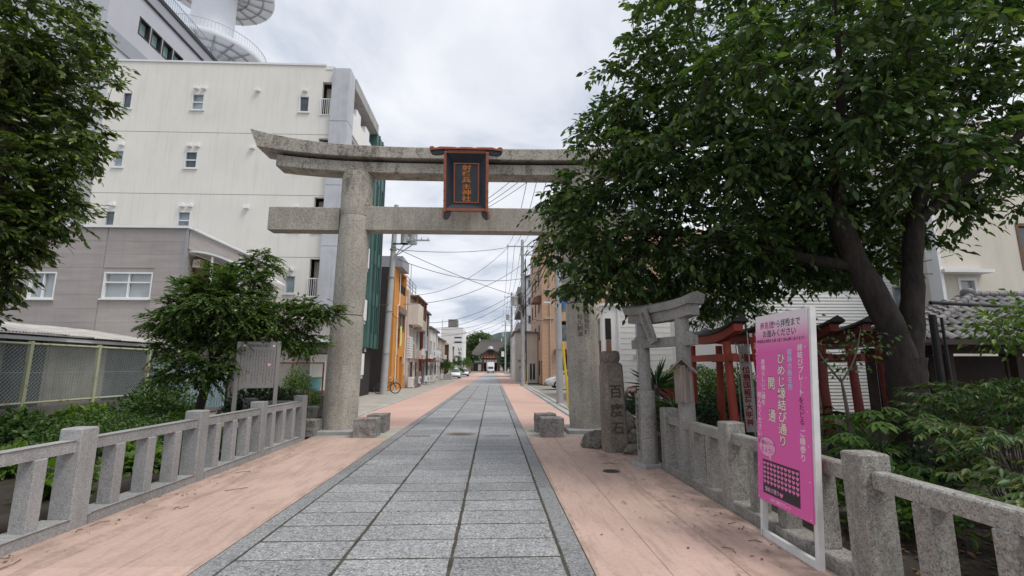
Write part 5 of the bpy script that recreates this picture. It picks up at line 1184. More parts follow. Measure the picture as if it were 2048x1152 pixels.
# ---------------------------------------------------------------- grey panelled tall building behind + round tower
gb = Bld('office_building', 'tall grey panelled building with slanted roof railing rising behind the cream block', -62.0, -24.0, 27.0, 60.0, 27.5)
for k, zz in enumerate((23.75, 19.6)):
    for q in range(4): gb.window('E', 29.4+q*1.15, 30.45+q*1.15, zz, zz+1.3, 'dark_metal', 'glass_teal', 1, 0.10, False, rec=0.3)
gb.walls('grey_panel', 0.35)
gb.part('band', 'grey_panel_dark', 'E', 27.0, 60.0, 26.5, 27.3, 0.002, 0.12); gb.part('band_line', 'dark_metal', 'E', 27.0, 60.0, 26.38, 26.48, 0.002, 0.10)
gb.part('band', 'grey_panel_dark', 'E', 27.0, 60.0, 21.6, 22.6, 0.002, 0.08)
gb.part('coping', 'dark_metal', 'E', 26.9, 60.1, 27.31, 27.62, 0.0, 0.2)
for u in (35.5, 38.2, 43.0): gb.part('pilaster', 'grey_panel_dark', 'E', u, u+0.25, 10.0, 21.5, 0.002, 0.07)
gb.rail('E', 27.0, 60.0, 27.65, 28.6, 0.1, 'steel', 0.22, w=0.03)
tw = thing('observation_tower', 'round white tower with ring decks rising above the rooftops', 'tower', (-39.1, 60.0, 0))
MB().lathe((-39.1, 60, 0), [(2.62, 0), (2.62, 60)], 48).build('shaft', 'tower_white', tw, 60)
for zr, rr in ((42.6, 7.0), (54.0, 7.2)):
    dk = MB().lathe((-39.1, 60, zr), [(2.63, 0.0), (rr, 0.0), (rr+0.1, 0.15), (rr+0.1, 0.55), (rr, 0.6), (2.63, 0.6)], 56, cap=False).build('ring_deck', 'tower_white', tw, 40)
    for k in range(20):
        a = 2*math.pi*k/20; c, s_ = math.cos(a), math.sin(a)
        MB().tube([(-39.1+2.6*c, 60+2.6*s_, zr-0.35), (-39.1+(rr-0.1)*c, 60+(rr-0.1)*s_, zr-0.12)], [0.14, 0.08], 4).build('rib', 'steel', dk)
    for r2 in (rr*0.55, rr*0.8): MB().tube([(-39.1+r2*math.cos(2*math.pi*k/40), 60+r2*math.sin(2*math.pi*k/40), zr-0.16) for k in range(41)], 0.09, 4).build('ring_beam', 'steel', dk)
    MB().tube([(-39.1+rr*math.cos(2*math.pi*k/56), 60+rr*math.sin(2*math.pi*k/56), zr+1.75) for k in range(57)], 0.05, 5).build('hand_rail', 'steel_light', dk)
    mb = MB()
    for k in range(112):
        a = 2*math.pi*k/112; mb.tube([(-39.1+rr*math.cos(a), 60+rr*math.sin(a), zr+0.6), (-39.1+rr*math.cos(a), 60+rr*math.sin(a), zr+1.75)], 0.025, 3, cap=False)
    stuff(mb.build('rail_bars', 'steel_light', dk))

# ---------------------------------------------------------------- grey sided house
gh = Bld('grey_house', 'two-storey grey house with horizontal siding and white sash windows behind the sheds', -20.0, -10.45, 16.0, 21.5, 6.28, 'house')
gh.window('S', -15.35, -14.50, 3.84, 4.74, 'white_paint', 'curtain_glass', 2, 0.045)
gh.window('S', -12.98, -11.40, 3.86, 4.75, 'white_paint', 'curtain_glass', 2, 0.045, bar=0.62)
gh.walls('grey_siding', 0.12, faces='S')
zrow = 0.3; r = random.Random(5)
while zrow < 6.2:
    zt_ = min(zrow+0.4595, 6.26)
    for ua, ub in ((-20.0, -13.06), (-13.02, -10.47)):
        hs_ = sorted([(max(h[0]-0.02, ua), min(h[1]+0.02, ub)) for h in gh.holes['S'] if h[0] < ub and h[1] > ua and h[2]-0.03 < zt_ and h[3]+0.03 > zrow and not (h[2]-0.03 > zrow+0.35) and not (h[3]+0.03 < zrow+0.1)])
        cur = ua
        for a, b_ in hs_ + [(ub, ub)]:
            if a - cur > 0.05: gh.part('siding_board', 'grey_siding', 'S', cur+0.002, a-0.002, zrow+0.003, zt_-0.0015, 0.004, 0.016 + r.uniform(0, 0.006))
            cur = max(cur, b_)
    zrow += 0.46
gh.part('corner_trim', 'grey_panel_dark', 'S', -10.47, -10.40, 0.0, 6.26, 0.001, 0.05)
MB().box(-20.2, -10.35, 15.9, 16.1, 6.28, 6.36).build('eave_trim', 'white_paint', gh.o)
# sloping flank with roofed terrace
MB().prism([(16.1, 5.6), (16.1, 6.28), (21.5, 6.28), (21.5, 5.6)], lambda a, b_, d: (d, a, b_), -10.46, -10.42).build('flank_wall', 'grey_siding', gh.o)
MB().prism([(16.12, 6.285), (16.12, 6.362), (21.6, 6.362), (21.6, 6.285)], lambda a, b_, d: (d, a, b_), -10.5, -10.32).build('verge_trim', 'white_paint', gh.o)
prf = [(-10.4+0.26*k, 5.50-0.012*k*k) for k in range(8)]
aw = MB(); aw.loft([[(x, 16.15, z), (x, 19.5, z), (x, 19.5, z+0.06), (x, 16.15, z+0.06)] for x, z in prf]); aw.build('terrace_roof', 'white_paint', gh.o)
MB().box(-10.4, -10.38, 16.5, 19.4, 3.6, 5.45).build('terrace_wall', 'brown_wood', gh.o)
for x in (-9.65, -8.7): MB().box(x-0.03, x+0.03, 16.2, 16.26, 3.4, 5.35).build('terrace_post', 'white_paint', gh.o)
MB().box(-10.4, -8.6, 16.2, 19.5, 3.2, 3.4).build('terrace_floor', 'grey_siding', gh.o)
tv = MB().box(-10.35, -10.1, 16.3, 16.5, 5.0, 5.28).build('lantern', 'beige_wall', gh.o)
an = Bld('grey_annex', 'low grey annex with white eave beside the gate pillar', -10.2, -6.05, 19.0, 21.9, 3.5, 'house')
an.walls('grey_siding'); MB().box(-7.3, -6.0, 17.6, 19.2, 2.52, 2.62).build('porch_roof', 'white_paint', an.o)
bw_ = an.part('brick_porch', 'brown_stone', 'S', -7.0, -6.1, 0.0, 2.5, 0.003, 0.5)
for k in range(7):
    for q in range(2): an.part('stone_course', 'rough_block', 'S', -7.0+q*0.46, -6.56+q*0.46, 0.05+k*0.35, 0.36+k*0.35, 0.502, 0.53+0.01*((k+q) % 2), bw_)
dr = an.part('door', 'cream_wall', 'S', -6.86, -6.3, 0.0, 2.1, 0.535, 0.58)
an.part('door_frame', 'white_paint', 'S', -6.92, -6.86, 0.0, 2.16, 0.535, 0.60, dr); an.part('door_frame', 'white_paint', 'S', -6.30, -6.24, 0.0, 2.16, 0.535, 0.60, dr)
mt_ = an.part('meter_box', 'steel_light', 'S', -7.45, -7.15, 2.1, 2.6, 0.003, 0.25); an.part('meter_window', 'dark_metal', 'S', -7.40, -7.22, 2.35, 2.5, 0.251, 0.26, mt_)
# block wall + rusty mesh screen + potted plants before the annex
bwall = thing('block_wall', 'dark concrete block wall with a rusty mesh screen beside the potted plants', 'wall', (-5.9, 14.6, 0))
for k in range(4):
    for q in range(5): MB().cham(-6.95+q*0.41+0.2*(k % 2), -6.55+q*0.41+0.2*(k % 2), 14.5, 14.62, k*0.2, k*0.2+0.193, 0.004).build('block', 'concrete_dark', bwall)
fr = MB(); fr.box(-6.95, -5.05, 14.53, 14.57, 0.82, 0.86).box(-6.95, -5.05, 14.53, 14.57, 1.72, 1.76); 
for x in (-6.95, -6.0, -5.09): fr.box(x, x+0.04, 14.53, 14.57, 0.86, 1.72)
fr.build('screen_frame', 'rust', bwall)
def mesh_wires(mb, P0, P1, z0, z1, pitch=0.055, r_=0.0018):
    L_ = math.hypot(P1[0]-P0[0], P1[1]-P0[1]); H_ = z1-z0; ux, uy = (P1[0]-P0[0])/L_, (P1[1]-P0[1])/L_
    n_ = int((L_+H_)/pitch)
    for k in range(n_+1):
        for sgn in (1, -1):
            c = k*pitch
            a0 = max(0, c-H_); a1 = min(L_, c); h0 = c-a0; h1 = c-a1
            if a1 - a0 < 0.01: continue
            if sgn < 0: h0, h1 = H_-h0, H_-h1
            A_ = (P0[0]+ux*a0, P0[1]+uy*a0, z0+h0); B_ = (P0[0]+ux*a1, P0[1]+uy*a1, z0+h1)
            mb.tube([A_, B_], r_, 3, cap=False)
    return mb
mb = mesh_wires(MB(), (-6.93, 14.55), (-5.07, 14.55), 0.86, 1.72, 0.05, 0.0022); stuff(mb.build('mesh', 'wire_grey', bwall))
tub = thing('plastic_tub', 'teal plastic tub behind the rusty mesh screen', 'tub', (-5.6, 15.2, 0)); MB().lathe((-5.6, 15.2, 0), [(0.22, 0.9), (0.27, 1.3), (0.29, 1.31), (0.25, 1.29)], 20).build('body', 'teal_plastic', tub)
MB().box(-5.9, -5.3, 15.0, 15.4, 0.0, 0.9).build('stand', 'concrete_dark', tub)
for i, (x, y, lab) in enumerate(((-4.86, 13.35, 'white pot in terracotta holding a bushy plant beside the gate pillar'), (-4.52, 13.45, 'smaller terracotta pot with yellowing plant, next to a bigger pot'))):
    t_ = thing('potted_plant', lab, 'potted plant', (x, y, 0), 0, 'pots by the gate pillar'); s_ = 1.0 if i == 0 else 0.8
    MB().box(x-0.2, x+0.2, y-0.18, y+0.18, -0.02, 0.28).build('stand', 'brown_wood', t_)
    MB().lathe((x, y, 0.281), [(0.10*s_, 0), (0.14*s_, 0.24*s_), (0.155*s_, 0.25*s_), (0.155*s_, 0.29*s_), (0.12*s_, 0.28*s_)], 20).build('pot', 'terracotta' if i else 'pot_white', t_, 50)
    n_ = 260; d = unit(rng.normal(size=(n_, 3))); d[:, 2] = np.abs(d[:, 2]); c = np.array((x, y, 0.62))
    stuff(link('foliage', leaf_mesh('foliage', c + d*np.array([0.2, 0.2, 0.42])*s_*rng.random((n_, 1)), d+rng.normal(size=(n_, 3))*0.4, np.tile([[0., 0., 1.]], (n_, 1)), 0.10*rng.uniform(0.6, 1.2, n_), 'lance', 0.35, off=(x, y, 0)), 'bright_leaf', t_, (x, y, 0)))

# ---------------------------------------------------------------- sheds and mesh fence along the left bed
shed = thing('tin_shed', 'old corrugated tin shed with flaking pale roof behind the mesh fence', 'shed', (-11.4, 10.5, 0))
def corrug(mb, P0, P1, z0, z1, amp=0.018, pitch=0.076, nrm=(1, 0)):
    L_ = math.hypot(P1[0]-P0[0], P1[1]-P0[1]); n_ = int(L_/pitch*4); ux, uy = (P1[0]-P0[0])/L_, (P1[1]-P0[1])/L_
    vs = []; fs = []
    for k in range(n_+1):
        a = L_*k/n_; d = amp*math.sin(2*math.pi*a/pitch); x, y_ = P0[0]+ux*a+nrm[0]*d, P0[1]+uy*a+nrm[1]*d
        vs += [(x, y_, z0), (x, y_, z1)]
    for k in range(n_): fs.append((2*k, 2*k+2, 2*k+3, 2*k+1))
    return mb.add(vs, fs)
yy = 5.4
for k in range(12):
    zb_ = 0.25
    corrug(MB(), (-10.62 - 0.012*(k % 2), yy), (-10.62 - 0.012*(k % 2), yy+0.93), zb_, 2.36).build('wall_sheet', 'corrugated_dark' if k in (4, 6, 9, 10) else 'corrugated', shed, 180); yy += 0.9
MB().box(-10.9, -10.68, 5.4, 16, 0, 1.9).build('inner_wall', 'dark_inside', shed)
corrug(MB(), (-10.60, 15.3), (-8.3, 15.3), 0.4, 1.75, nrm=(0, 1)).build('wall_sheet', 'corrugated_blue', shed, 180)
# roof sheets sloping up away from the fence
for k in range(13):
    ya = 5.2+k*0.83; vs = []; fs = []; n_ = 44
    for q in range(n_+1):
        y_ = ya + 0.87*q/n_; d = 0.016*math.sin(2*math.pi*y_/0.076) + (0.01 if k % 2 else 0) - 0.03*(ya > 12)
        vs += [(-10.25+0.05*math.sin(k*2.1), y_, 2.37+d), (-13.2, y_, 2.84+d)]
    for q in range(n_): fs.append((2*q, 2*q+1, 2*q+3, 2*q+2))
    MB().add(vs, fs).build('roof_sheet', 'old_sheet_roof', shed, 180)
MB().box(-10.42, -10.36, 5.2, 16.0, 2.22, 2.30).build('eave_board', 'white_paint', shed)
mf = thing('mesh_fence', 'rusting pale green chain link fence on a low dark wall', 'fence', (-9.75, 10.5, 0))
MB().box(-9.86, -9.66, 4.5, 16.2, -0.05, 0.78).build('base_wall', 'concrete_dark', mf)
MB().tube([(-9.75, 4.5, 0.87), (-9.75, 16.0, 0.87)], 0.024, 6).build('bottom_rail', 'rusty_paint', mf); MB().tube([(-9.75, 4.5, 2.10), (-9.75, 16.0, 2.10)], 0.026, 6).build('top_rail', 'rusty_paint', mf)
for k in range(7): MB().box(-9.79, -9.72, 5.15+k*1.75, 5.22+k*1.75, 0.76, 2.16).build('post', 'rusty_paint', mf)
MB().tube([(-9.75, 4.5, 1.5), (-9.75, 16.0, 1.5)], 0.004, 4).build('line_wire', 'wire_grey', mf)
stuff(mesh_wires(MB(), (-9.75, 4.6), (-9.75, 16.0), 0.87, 2.10, 0.085, 0.0036).build('mesh', 'wire_grey', mf))
stuff(MB().box(-10.15, -10.1, 5.0, 9.9, 0.8, 2.05).build('green_netting', 'green_panel_dark', mf))

# ---------------------------------------------------------------- info board
ib = thing('info_board', 'grey metal information board with dark vertical lettering on two square posts', 'sign', (-4.74, 9.85, 0), R(24))
for sx in (-1, 1): MB().cham(sx*0.355-0.04, sx*0.355+0.04, -0.05, 0.05, -0.05, 2.14 if sx > 0 else 2.12, 0.006).build('post', 'board_grey', ib)
bd_ = MB().cham(-0.313, 0.313, -0.03, 0.03, 1.20, 2.12, 0.004).build('panel', 'board_grey', ib)
mb = MB(); letter(mb, '姫路縁結び通り', lambda x, yv: (x, -0.0312, 2.04+yv), 0.056, 0.01); mb.build('heading', 'ink', bd_)
rr_ = random.Random(4)
for k, hgt in enumerate((0.66, 0.60, 0.68, 0.66, 0.5, 0.66, 0.58, 0.66, 0.45, 0.62, 0.66)):
    # columns of small print, too small to read: short ink strokes
    mb = MB(); zq = 1.96
    while zq > 1.96 - hgt:
        for q in range(3):
            xq = 0.26-k*0.051+rr_.uniform(-0.011, 0.011); zz_ = zq - rr_.uniform(0, 0.024); w_, h_ = (rr_.uniform(0.012, 0.022), 0.005) if rr_.random() < 0.6 else (0.005, rr_.uniform(0.012, 0.022))
            mb.add([(xq-w_/2, -0.0312-0.0001*q, zz_-h_/2), (xq+w_/2, -0.0312-0.0001*q, zz_-h_/2), (xq+w_/2, -0.0312-0.0001*q, zz_+h_/2), (xq-w_/2, -0.0312-0.0001*q, zz_+h_/2)], [(0,1,2,3)])
        zq -= 0.032
    mb.build('lettering', 'ink', bd_)
for x_, mt, sc_ in ((0.26, 'print_white', 0.8), (-0.26, 'print_white', 0.8)):
    MB().add([(x_+a*0.03*sc_, -0.0312, 2.04+b_*0.03*sc_) for a, b_ in hp], [tuple(range(20))]).build('heart', mt, bd_)
MB().add([(0.20+a*0.03, -0.0315, 1.66+b_*0.04) for a, b_ in hp], [tuple(range(20))]).build('heart', 'print_pink', bd_)
# ================================================================== LEFT SIDE OF THE STREET
oh = Bld('orange_house', 'slim orange and black house with a towel at the window, behind the bicycle', -9.6, -7.25, 34.6, 39.2, 9.1, 'house')
oh.window('E', 36.3, 37.5, 4.55, 5.75, 'grey_wood', 'glass', 2, 0.06, True); oh.window('E', 37.7, 38.8, 4.55, 5.75, 'grey_wood', 'glass', 2, 0.06, True)
oh.hole('E', 36.0, 38.9, 7.35, 9.0); oh.hole('E', 35.75, 36.6, 0.0, 2.55); oh.hole('E', 37.3, 38.5, 0.0, 2.45)
oh.walls('orange_wall', 0.5, faces='E')
MB().box(-9.62, -7.5, 34.52, 34.595, 0.0, 9.75).build('side_wall', 'charcoal', oh.o)
MB().box(-7.5, -7.26, 34.52, 34.60, 8.9, 9.75).build('side_wall_head', 'charcoal', oh.o)
MB().box(-7.499, -7.245, 34.525, 34.61, 0.0, 8.9).build('orange_pier', 'orange_wall', oh.o)
MB().box(-9.6, -6.75, 34.50, 37.2, 8.95, 9.78).build('roof_hood', 'grey_panel_dark', oh.o)
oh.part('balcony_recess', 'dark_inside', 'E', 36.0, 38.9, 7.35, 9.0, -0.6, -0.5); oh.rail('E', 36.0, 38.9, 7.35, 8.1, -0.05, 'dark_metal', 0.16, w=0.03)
oh.part('poster_recess', 'orange_wall', 'E', 35.75, 36.6, 0.0, 2.55, -0.55, -0.5); oh.part('entry_recess', 'orange_wall', 'E', 37.3, 38.5, 0.0, 2.45, -0.75, -0.5)
ps = oh.part('poster_frame', 'black_paint', 'E', 35.8, 36.55, 1.15, 2.35, -0.49, -0.42); oh.part('poster', 'teal_plastic', 'E', 35.95, 36.4, 1.35, 2.15, -0.419, -0.41, ps)
d_ = oh.part('door', 'brown_wood', 'E', 37.5, 38.3, 0.0, 2.1, -0.74, -0.45); oh.part('door_handle', 'steel', 'E', 37.6, 37.66, 0.9, 1.15, -0.449, -0.42, d_)
oh.part('wall_lamp', 'porcelain', 'E', 38.65, 38.85, 1.9, 2.4, 0.005, 0.12)
oh.part('shutter_box', 'grey_wood', 'E', 36.2, 38.9, 5.78, 6.25, 0.003, 0.12)
MB().tube([(-7.18, 35.5, 0.0), (-7.18, 35.5, 6.2), (-7.18, 36.1, 6.35), (-7.18, 36.1, 8.8)], 0.045, 6).build('drain_pipe', 'white_paint', oh.o)
MB().tube([(-7.18, 38.95, 1.0), (-7.18, 38.95, 7.4)], 0.045, 6).build('drain_pipe', 'white_paint', oh.o)
tl = thing('towel', 'pale yellow towel hung out below the orange house window', 'towel', (-7.12, 36.7, 3.3))
vs = []; fs = []
for j in range(9):
    for q in range(7): vs.append((-7.10 + 0.035*math.sin(q*2.1+j*0.3), 36.3+0.62*q/6 + 0.05*math.sin(j*0.8), 3.25+1.5*j/8))
for j in range(8):
    for q in range(6): a = j*7+q; fs.append((a, a+1, a+8, a+7))
MB().add(vs, fs).build('cloth', 'towel_yellow', tl, 180)
# rooftop deck rail behind the orange house
MB().box(-9.6, -7.3, 39.25, 44.5, 8.0, 8.2).build('roof_deck', 'beige_wall', oh.o)
mb = MB()
for zz in (8.55, 8.9, 9.25): mb.tube([(-7.35, 39.3, zz), (-7.35, 44.4, zz)], 0.03, 5)
for yy in (39.3, 40.9, 42.6, 44.4): mb.tube([(-7.35, yy, 8.2), (-7.35, yy, 9.25)], 0.035, 5)
mb.tube([(-9.5, 39.3, 9.25), (-7.35, 39.3, 9.25)], 0.03, 5); mb.tube([(-9.5, 39.3, 8.7), (-7.35, 39.3, 8.7)], 0.03, 5); mb.build('deck_rail', 'steel', oh.o)
MB().tube([(-7.6, 43.0, 8.2), (-7.6, 43.0, 11.0)], 0.03, 5).build('aerial', 'steel', oh.o)

bh = Bld('beige_house', 'weathered beige house with roofed balcony and brown awning next to the orange house', -10.5, -7.1, 39.35, 46.0, 7.95, 'house')
bh.hole('E', 40.2, 41.6, 5.0, 6.4)
bh.window('E', 41.9, 42.9, 3.7, 5.2, 'aluminium', 'glass', 2); bh.window('E', 43.5, 45.2, 3.2, 5.0, 'aluminium', 'glass', 2)
bh.window('E', 43.8, 44.6, 0.0, 2.1, 'brown_wood', 'glass', 2, sill=False, name='door'); bh.window('E', 41.0, 42.4, 0.0, 2.1, 'brown_wood', 'glass_pale', 2, sill=False, name='door')
bh.walls('pale_pink_wall', 0.15)
bh.part('balcony', 'cream_wall_b', 'E', 40.0, 42.9, 5.2, 7.0, 0.003, 0.75); bh.part('bay', 'pale_pink_wall', 'E', 42.95, 45.9, 2.4, 3.15, 0.003, 0.6)
bh.part('sign_panel', 'beige_wall', 'E', 41.6, 42.5, 2.45, 3.6, 0.003, 0.3)
for k in range(9): bh.part('slat', 'white_paint', 'E', 39.5, 41.2, 2.4+k*0.2, 2.56+k*0.2, 0.004, 0.20)
MB().box(-8.3, -6.35, 40.1, 45.8, 7.6, 7.7).build('balcony_roof', 'brown_wood', bh.o)
for yy in (40.2, 42.0, 43.9, 45.6): MB().box(-6.55, -6.45, yy, yy+0.1, 5.3, 7.6).build('balcony_post', 'brown_wood', bh.o)
MB().box(-7.05, -6.42, 43.0, 45.8, 5.0, 5.9).build('balcony_front', 'beige_wall', bh.o)
mb = MB()
for k in range(10): mb.box(-6.60, -6.56, 43.0+k*0.3, 43.04+k*0.3, 5.9, 7.58)
mb.build('balcony_bars', 'brown_wood', bh.o)
wf_ = thing('wood_screen', 'weathered plank screen standing by the beige house door', 'screen', (-6.3, 41.2, 0))
for k in range(12): MB().box(-6.34, -6.30, 40.0+k*0.2, 40.18+k*0.2, 0.0, 1.25+0.04*(k % 3)).build('plank', 'grey_wood', wf_)
for i, (y_, lab) in enumerate(((43.2, 'white air conditioner unit behind the plank screen'), (39.5, 'white box unit against the orange house end'))):
    ac = thing('air_conditioner', lab, 'air conditioner', (-6.6, y_, 0)); MB().cham(-6.85, -6.45, y_-0.4, y_+0.4, 0.05, 0.85, 0.02).build('case', 'white_paint', ac)
    MB().tube([(-6.44, y_+0.25*math.cos(2*math.pi*k/16), 0.45+0.25*math.sin(2*math.pi*k/16)) for k in range(17)], 0.012, 4).build('fan_ring', 'dark_metal', ac)
def house(name, label, x0, x1, y0, y1, h, mt, wins, roofmt='roof_grey', face='E', over=0.25, gable=None, frames='aluminium', extra=None):
    b_ = Bld(name, label, x0, x1, y0, y1, h, 'house')
    for (f, u0, u1, z0, z1) in wins: b_.window(f, u0, u1, z0, z1, frames, 'glass', 2 if u1-u0 > 0.7 else 1, sill=z0 > 0.3)
    b_.walls(mt)
    if gable:
        xm = (x0+x1)/2
        MB().prism([(x0-0.2, h), (x1+0.2, h), (xm, h+gable)], lambda a, b2, d: (a, d, b2), y0-over, y1+over).build('roof', roofmt, b_.o)
    else: b_.roof(roofmt, over)
    return b_
h1 = house('narrow_house', 'narrow house with dark red trim and pale blue panel down the street', -10.5, -7.0, 46.4, 51.5, 7.2, 'charcoal', [('E', 47.4, 48.4, 3.4, 4.9), ('E', 49.6, 50.8, 3.4, 4.9), ('E', 47.4, 48.8, 0.0, 2.0)])
h1.part('blue_panel', 'corrugated_blue', 'E', 48.6, 49.5, 0.0, 6.6, 0.003, 0.08); h1.part('red_trim', 'dark_red_paint', 'E', 46.4, 46.9, 0.0, 7.1, 0.003, 0.15); h1.part('red_awning', 'dark_red_paint', 'E', 48.0, 51.4, 2.2, 2.5, 0.003, 0.8)
h2 = house('white_house', 'small whitish house with cluttered front beyond the narrow dark house', -10.5, -7.0, 52.0, 60.0, 5.9, 'white_wall', [('E', 53.0, 54.4, 3.3, 4.6), ('E', 56.0, 57.4, 3.3, 4.6), ('E', 53.0, 55.0, 0.0, 2.1), ('E', 57.0, 58.6, 0.0, 2.0)])
h2.part('awning', 'grey_panel_dark', 'E', 52.5, 59.0, 2.3, 2.45, 0.003, 0.9); h2.part('balcony', 'white_paint', 'E', 55.6, 58.0, 2.75, 3.6, 0.003, 0.7)
h2b = house('low_house', 'low beige house beyond the small whitish one', -10.8, -7.3, 60.5, 72.0, 5.4, 'beige_wall', [('E', 62, 63.6, 3.0, 4.2), ('E', 66, 67.6, 3.0, 4.2), ('E', 62, 64, 0, 2.0)])
h3 = house('wooden_house', 'brown board-clad house standing end-on to the street', -9.4, -7.2, 78.0, 88.0, 5.3, 'brown_wood', [('E', 80, 82, 3.2, 4.6), ('E', 84, 86, 3.2, 4.6)], 'beige_wall', gable=0.7)
for k in range(9): h3.part('board_strip', 'brown_wood', 'S', -9.4+k*0.25, -9.36+k*0.25, 0.0, 5.3, 0.003, 0.03)
h3.part('lower_door', 'dark_wood', 'S', -8.4, -7.6, 0.0, 2.4, 0.004, 0.05); h3.part('corner_wall', 'white_wall', 'E', 77.6, 78.6, 0.0, 5.6, 0.003, 0.5); h3.part('shop_front', 'white_wall', 'E', 79.2, 87.5, 0.0, 1.2, 0.003, 0.25)
of = Bld('office_building', 'white office block with dark vertical lettering and rooftop box far down the street', -11.5, -6.75, 105.0, 118.0, 10.4)
of.window('S', -8.55, -7.0, 8.0, 8.3, 'dark_metal', 'glass', 1, 0.05, False); of.window('S', -8.55, -7.0, 7.0, 7.3, 'dark_metal', 'glass', 1, 0.05, False)
of.walls('white_wall'); MB().box(-10.1, -8.1, 106, 110, 10.4, 12.3).build('rooftop_box', 'roof_grey', of.o); of.part('white_panel', 'white_paint', 'S', -8.5, -7.05, 7.35, 7.95, 0.003, 0.06)
for k, ch in enumerate('いちやす餅'):
    mb = MB(); letter(mb, ch, lambda x, yv: (-7.35+x, 104.98, 5.6-k*0.92+yv), 0.9, 0.03); mb.build('sign_letter', 'ink', of.o)
MB().tube([(-11.3, 105.3, 10.4), (-11.3, 105.3, 12.2)], 0.06, 5).build('aerial', 'steel', of.o)
bwl = tag(MB().box(-7.2, -6.9, 119, 150, 0, 3.4).box(-7.25, -6.85, 118.9, 150.1, 3.41, 3.55).build('garden_wall', 'brown_wood'), 'long dark brown boundary wall before the shrine gate', 'wall')
# wall clutter: air conditioners, pipes, meters on the street fronts
for b_, us in ((bh, (40.6, 43.2, 45.6)), (h1, (46.9, 49.2, 51.2)), (h2, (52.3, 55.3, 58.4)), (h2b, (61.2, 65.0, 69.0)), (h3, (79.4, 83.2, 87.2))):
    for k, u in enumerate(us):
        b_.part('drain_pipe', 'worn_white' if k % 2 else 'beige_wall', 'E', u-0.04, u+0.04, 0.0, b_.h-0.2, 0.003, 0.09)
        a_ = b_.part('air_conditioner', 'white_paint', 'E', u+0.2, u+0.95, 2.75 if k % 2 else 0.3, 3.3 if k % 2 else 0.85, 0.62, 0.92)
        b_.part('fan_grille', 'dark_metal', 'E', u+0.3, u+0.7, 2.85 if k % 2 else 0.4, 3.2 if k % 2 else 0.75, 0.921, 0.93, a_)
        b_.part('meter', 'steel', 'E', u-0.35, u-0.12, 1.5, 1.85, 0.003, 0.14)
    b_.part('cable_run', 'cable_black', 'E', us[0], us[-1], 2.5, 2.53, 0.095, 0.12)
# planting along the street
make = shrub
pt_ = thing('planter', 'long grey planter trough with a dense evergreen shrub on the street edge', 'planter', (-6.6, 67.0, 0)); MB().box(-7.6, -5.75, 66.0, 66.12, 0, 0.75).box(-7.6, -5.75, 67.9, 68.02, 0, 0.75).box(-7.6, -7.48, 66.12, 67.9, 0, 0.75).box(-5.87, -5.75, 66.12, 67.9, 0, 0.75).build('trough', 'concrete', pt_)
MB().box(-7.47, -5.88, 66.13, 67.89, 0.0, 0.66).build('soil', 'soil', pt_)
shrub('evergreen_shrub', 'dense evergreen shrub growing in the street planter', (-6.7, 67.0, 1.7), (0.95, 0.9, 1.25), 1800, 0.16, 'hedge_leaf')
shrub('evergreen_shrub', 'lighter green shrub behind the planter', (-6.4, 71.0, 1.5), (0.8, 0.8, 1.0), 900, 0.17, 'bright_leaf')
shrub('evergreen_shrub', 'big dark shrub by the wooden house', (-6.7, 88.0, 2.2), (1.3, 1.5, 1.7), 1600, 0.22, 'hedge_leaf')
shrub('evergreen_shrub', 'shrub mass against the brown boundary wall', (-6.1, 108.0, 2.2), (1.4, 2.5, 1.9), 1600, 0.26, 'hedge_leaf')
shrub('evergreen_shrub', 'low shrub between the two parked white cars', (-5.7, 83.0, 0.9), (0.8, 1.2, 0.8), 900, 0.17, 'hedge_leaf')
# ================================================================== RIGHT SIDE OF THE STREET
ap = Bld('brick_apartment', 'orange tiled apartment block with dark balconies and garage behind the parked silver car', 4.75, 22.0, 46.0, 60.0, 15.5)
for k in range(5):
    zz = 1.2 + 2.85*k
    if k: 
        ap.hole('S', 6.05, 9.3, zz+0.1, zz+2.1); ap.part('balcony_back', 'dark_inside', 'S', 6.05, 9.3, zz+0.1, zz+2.1, -1.25, -1.2); ap.window('S', 11.0, 13.0, zz+0.5, zz+1.9, 'dark_metal', 'glass', 2)
        ap.window('S', 14.0, 15.6, zz+0.4, zz+1.9, 'dark_metal', 'glass_pale', 2); ap.rail('S', 14.0, 18.5, zz-0.35, zz+0.45, 0.3, 'dark_metal', 0.2, w=0.03)
        w_ = ap.part('balcony_window', 'glass_pale', 'S', 6.3, 9.0, zz+0.15, zz+1.8, -1.19, -1.15)
        ap.part('vent', 'beige_wall', 'S', 5.0, 5.9, zz+2.25, zz+2.4, 0.003, 0.18)
    for u in (48.5, 52.5, 56.5): ap.window('W', u, u+1.0, zz+0.4 if k else 0.9, zz+1.9 if k else 2.3, 'dark_metal', 'glass', 2)
ap.hole('S', 6.3, 11.0, 0.0, 2.9); ap.hole('W', 46.4, 47.6, 0, 2.3)
ap.walls('brick_tile', 1.3)
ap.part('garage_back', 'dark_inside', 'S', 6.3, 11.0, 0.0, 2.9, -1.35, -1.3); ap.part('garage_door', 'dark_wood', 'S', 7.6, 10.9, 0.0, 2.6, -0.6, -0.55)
ap.part('entry_back', 'brown_wood', 'W', 46.4, 47.6, 0, 2.3, -1.35, -1.3)
for k in range(14):
    w_ = ap.part('awning_scallop', 'worn_white' if k % 2 else 'dark_red_paint', 'S', 5.95+k*0.4, 6.33+k*0.4, 2.85, 3.35, 0.003, 0.45)
MB().tube([(5.55, 45.9, 0), (5.55, 45.9, 15)], 0.06, 6).build('drain_pipe', 'beige_wall', ap.o)
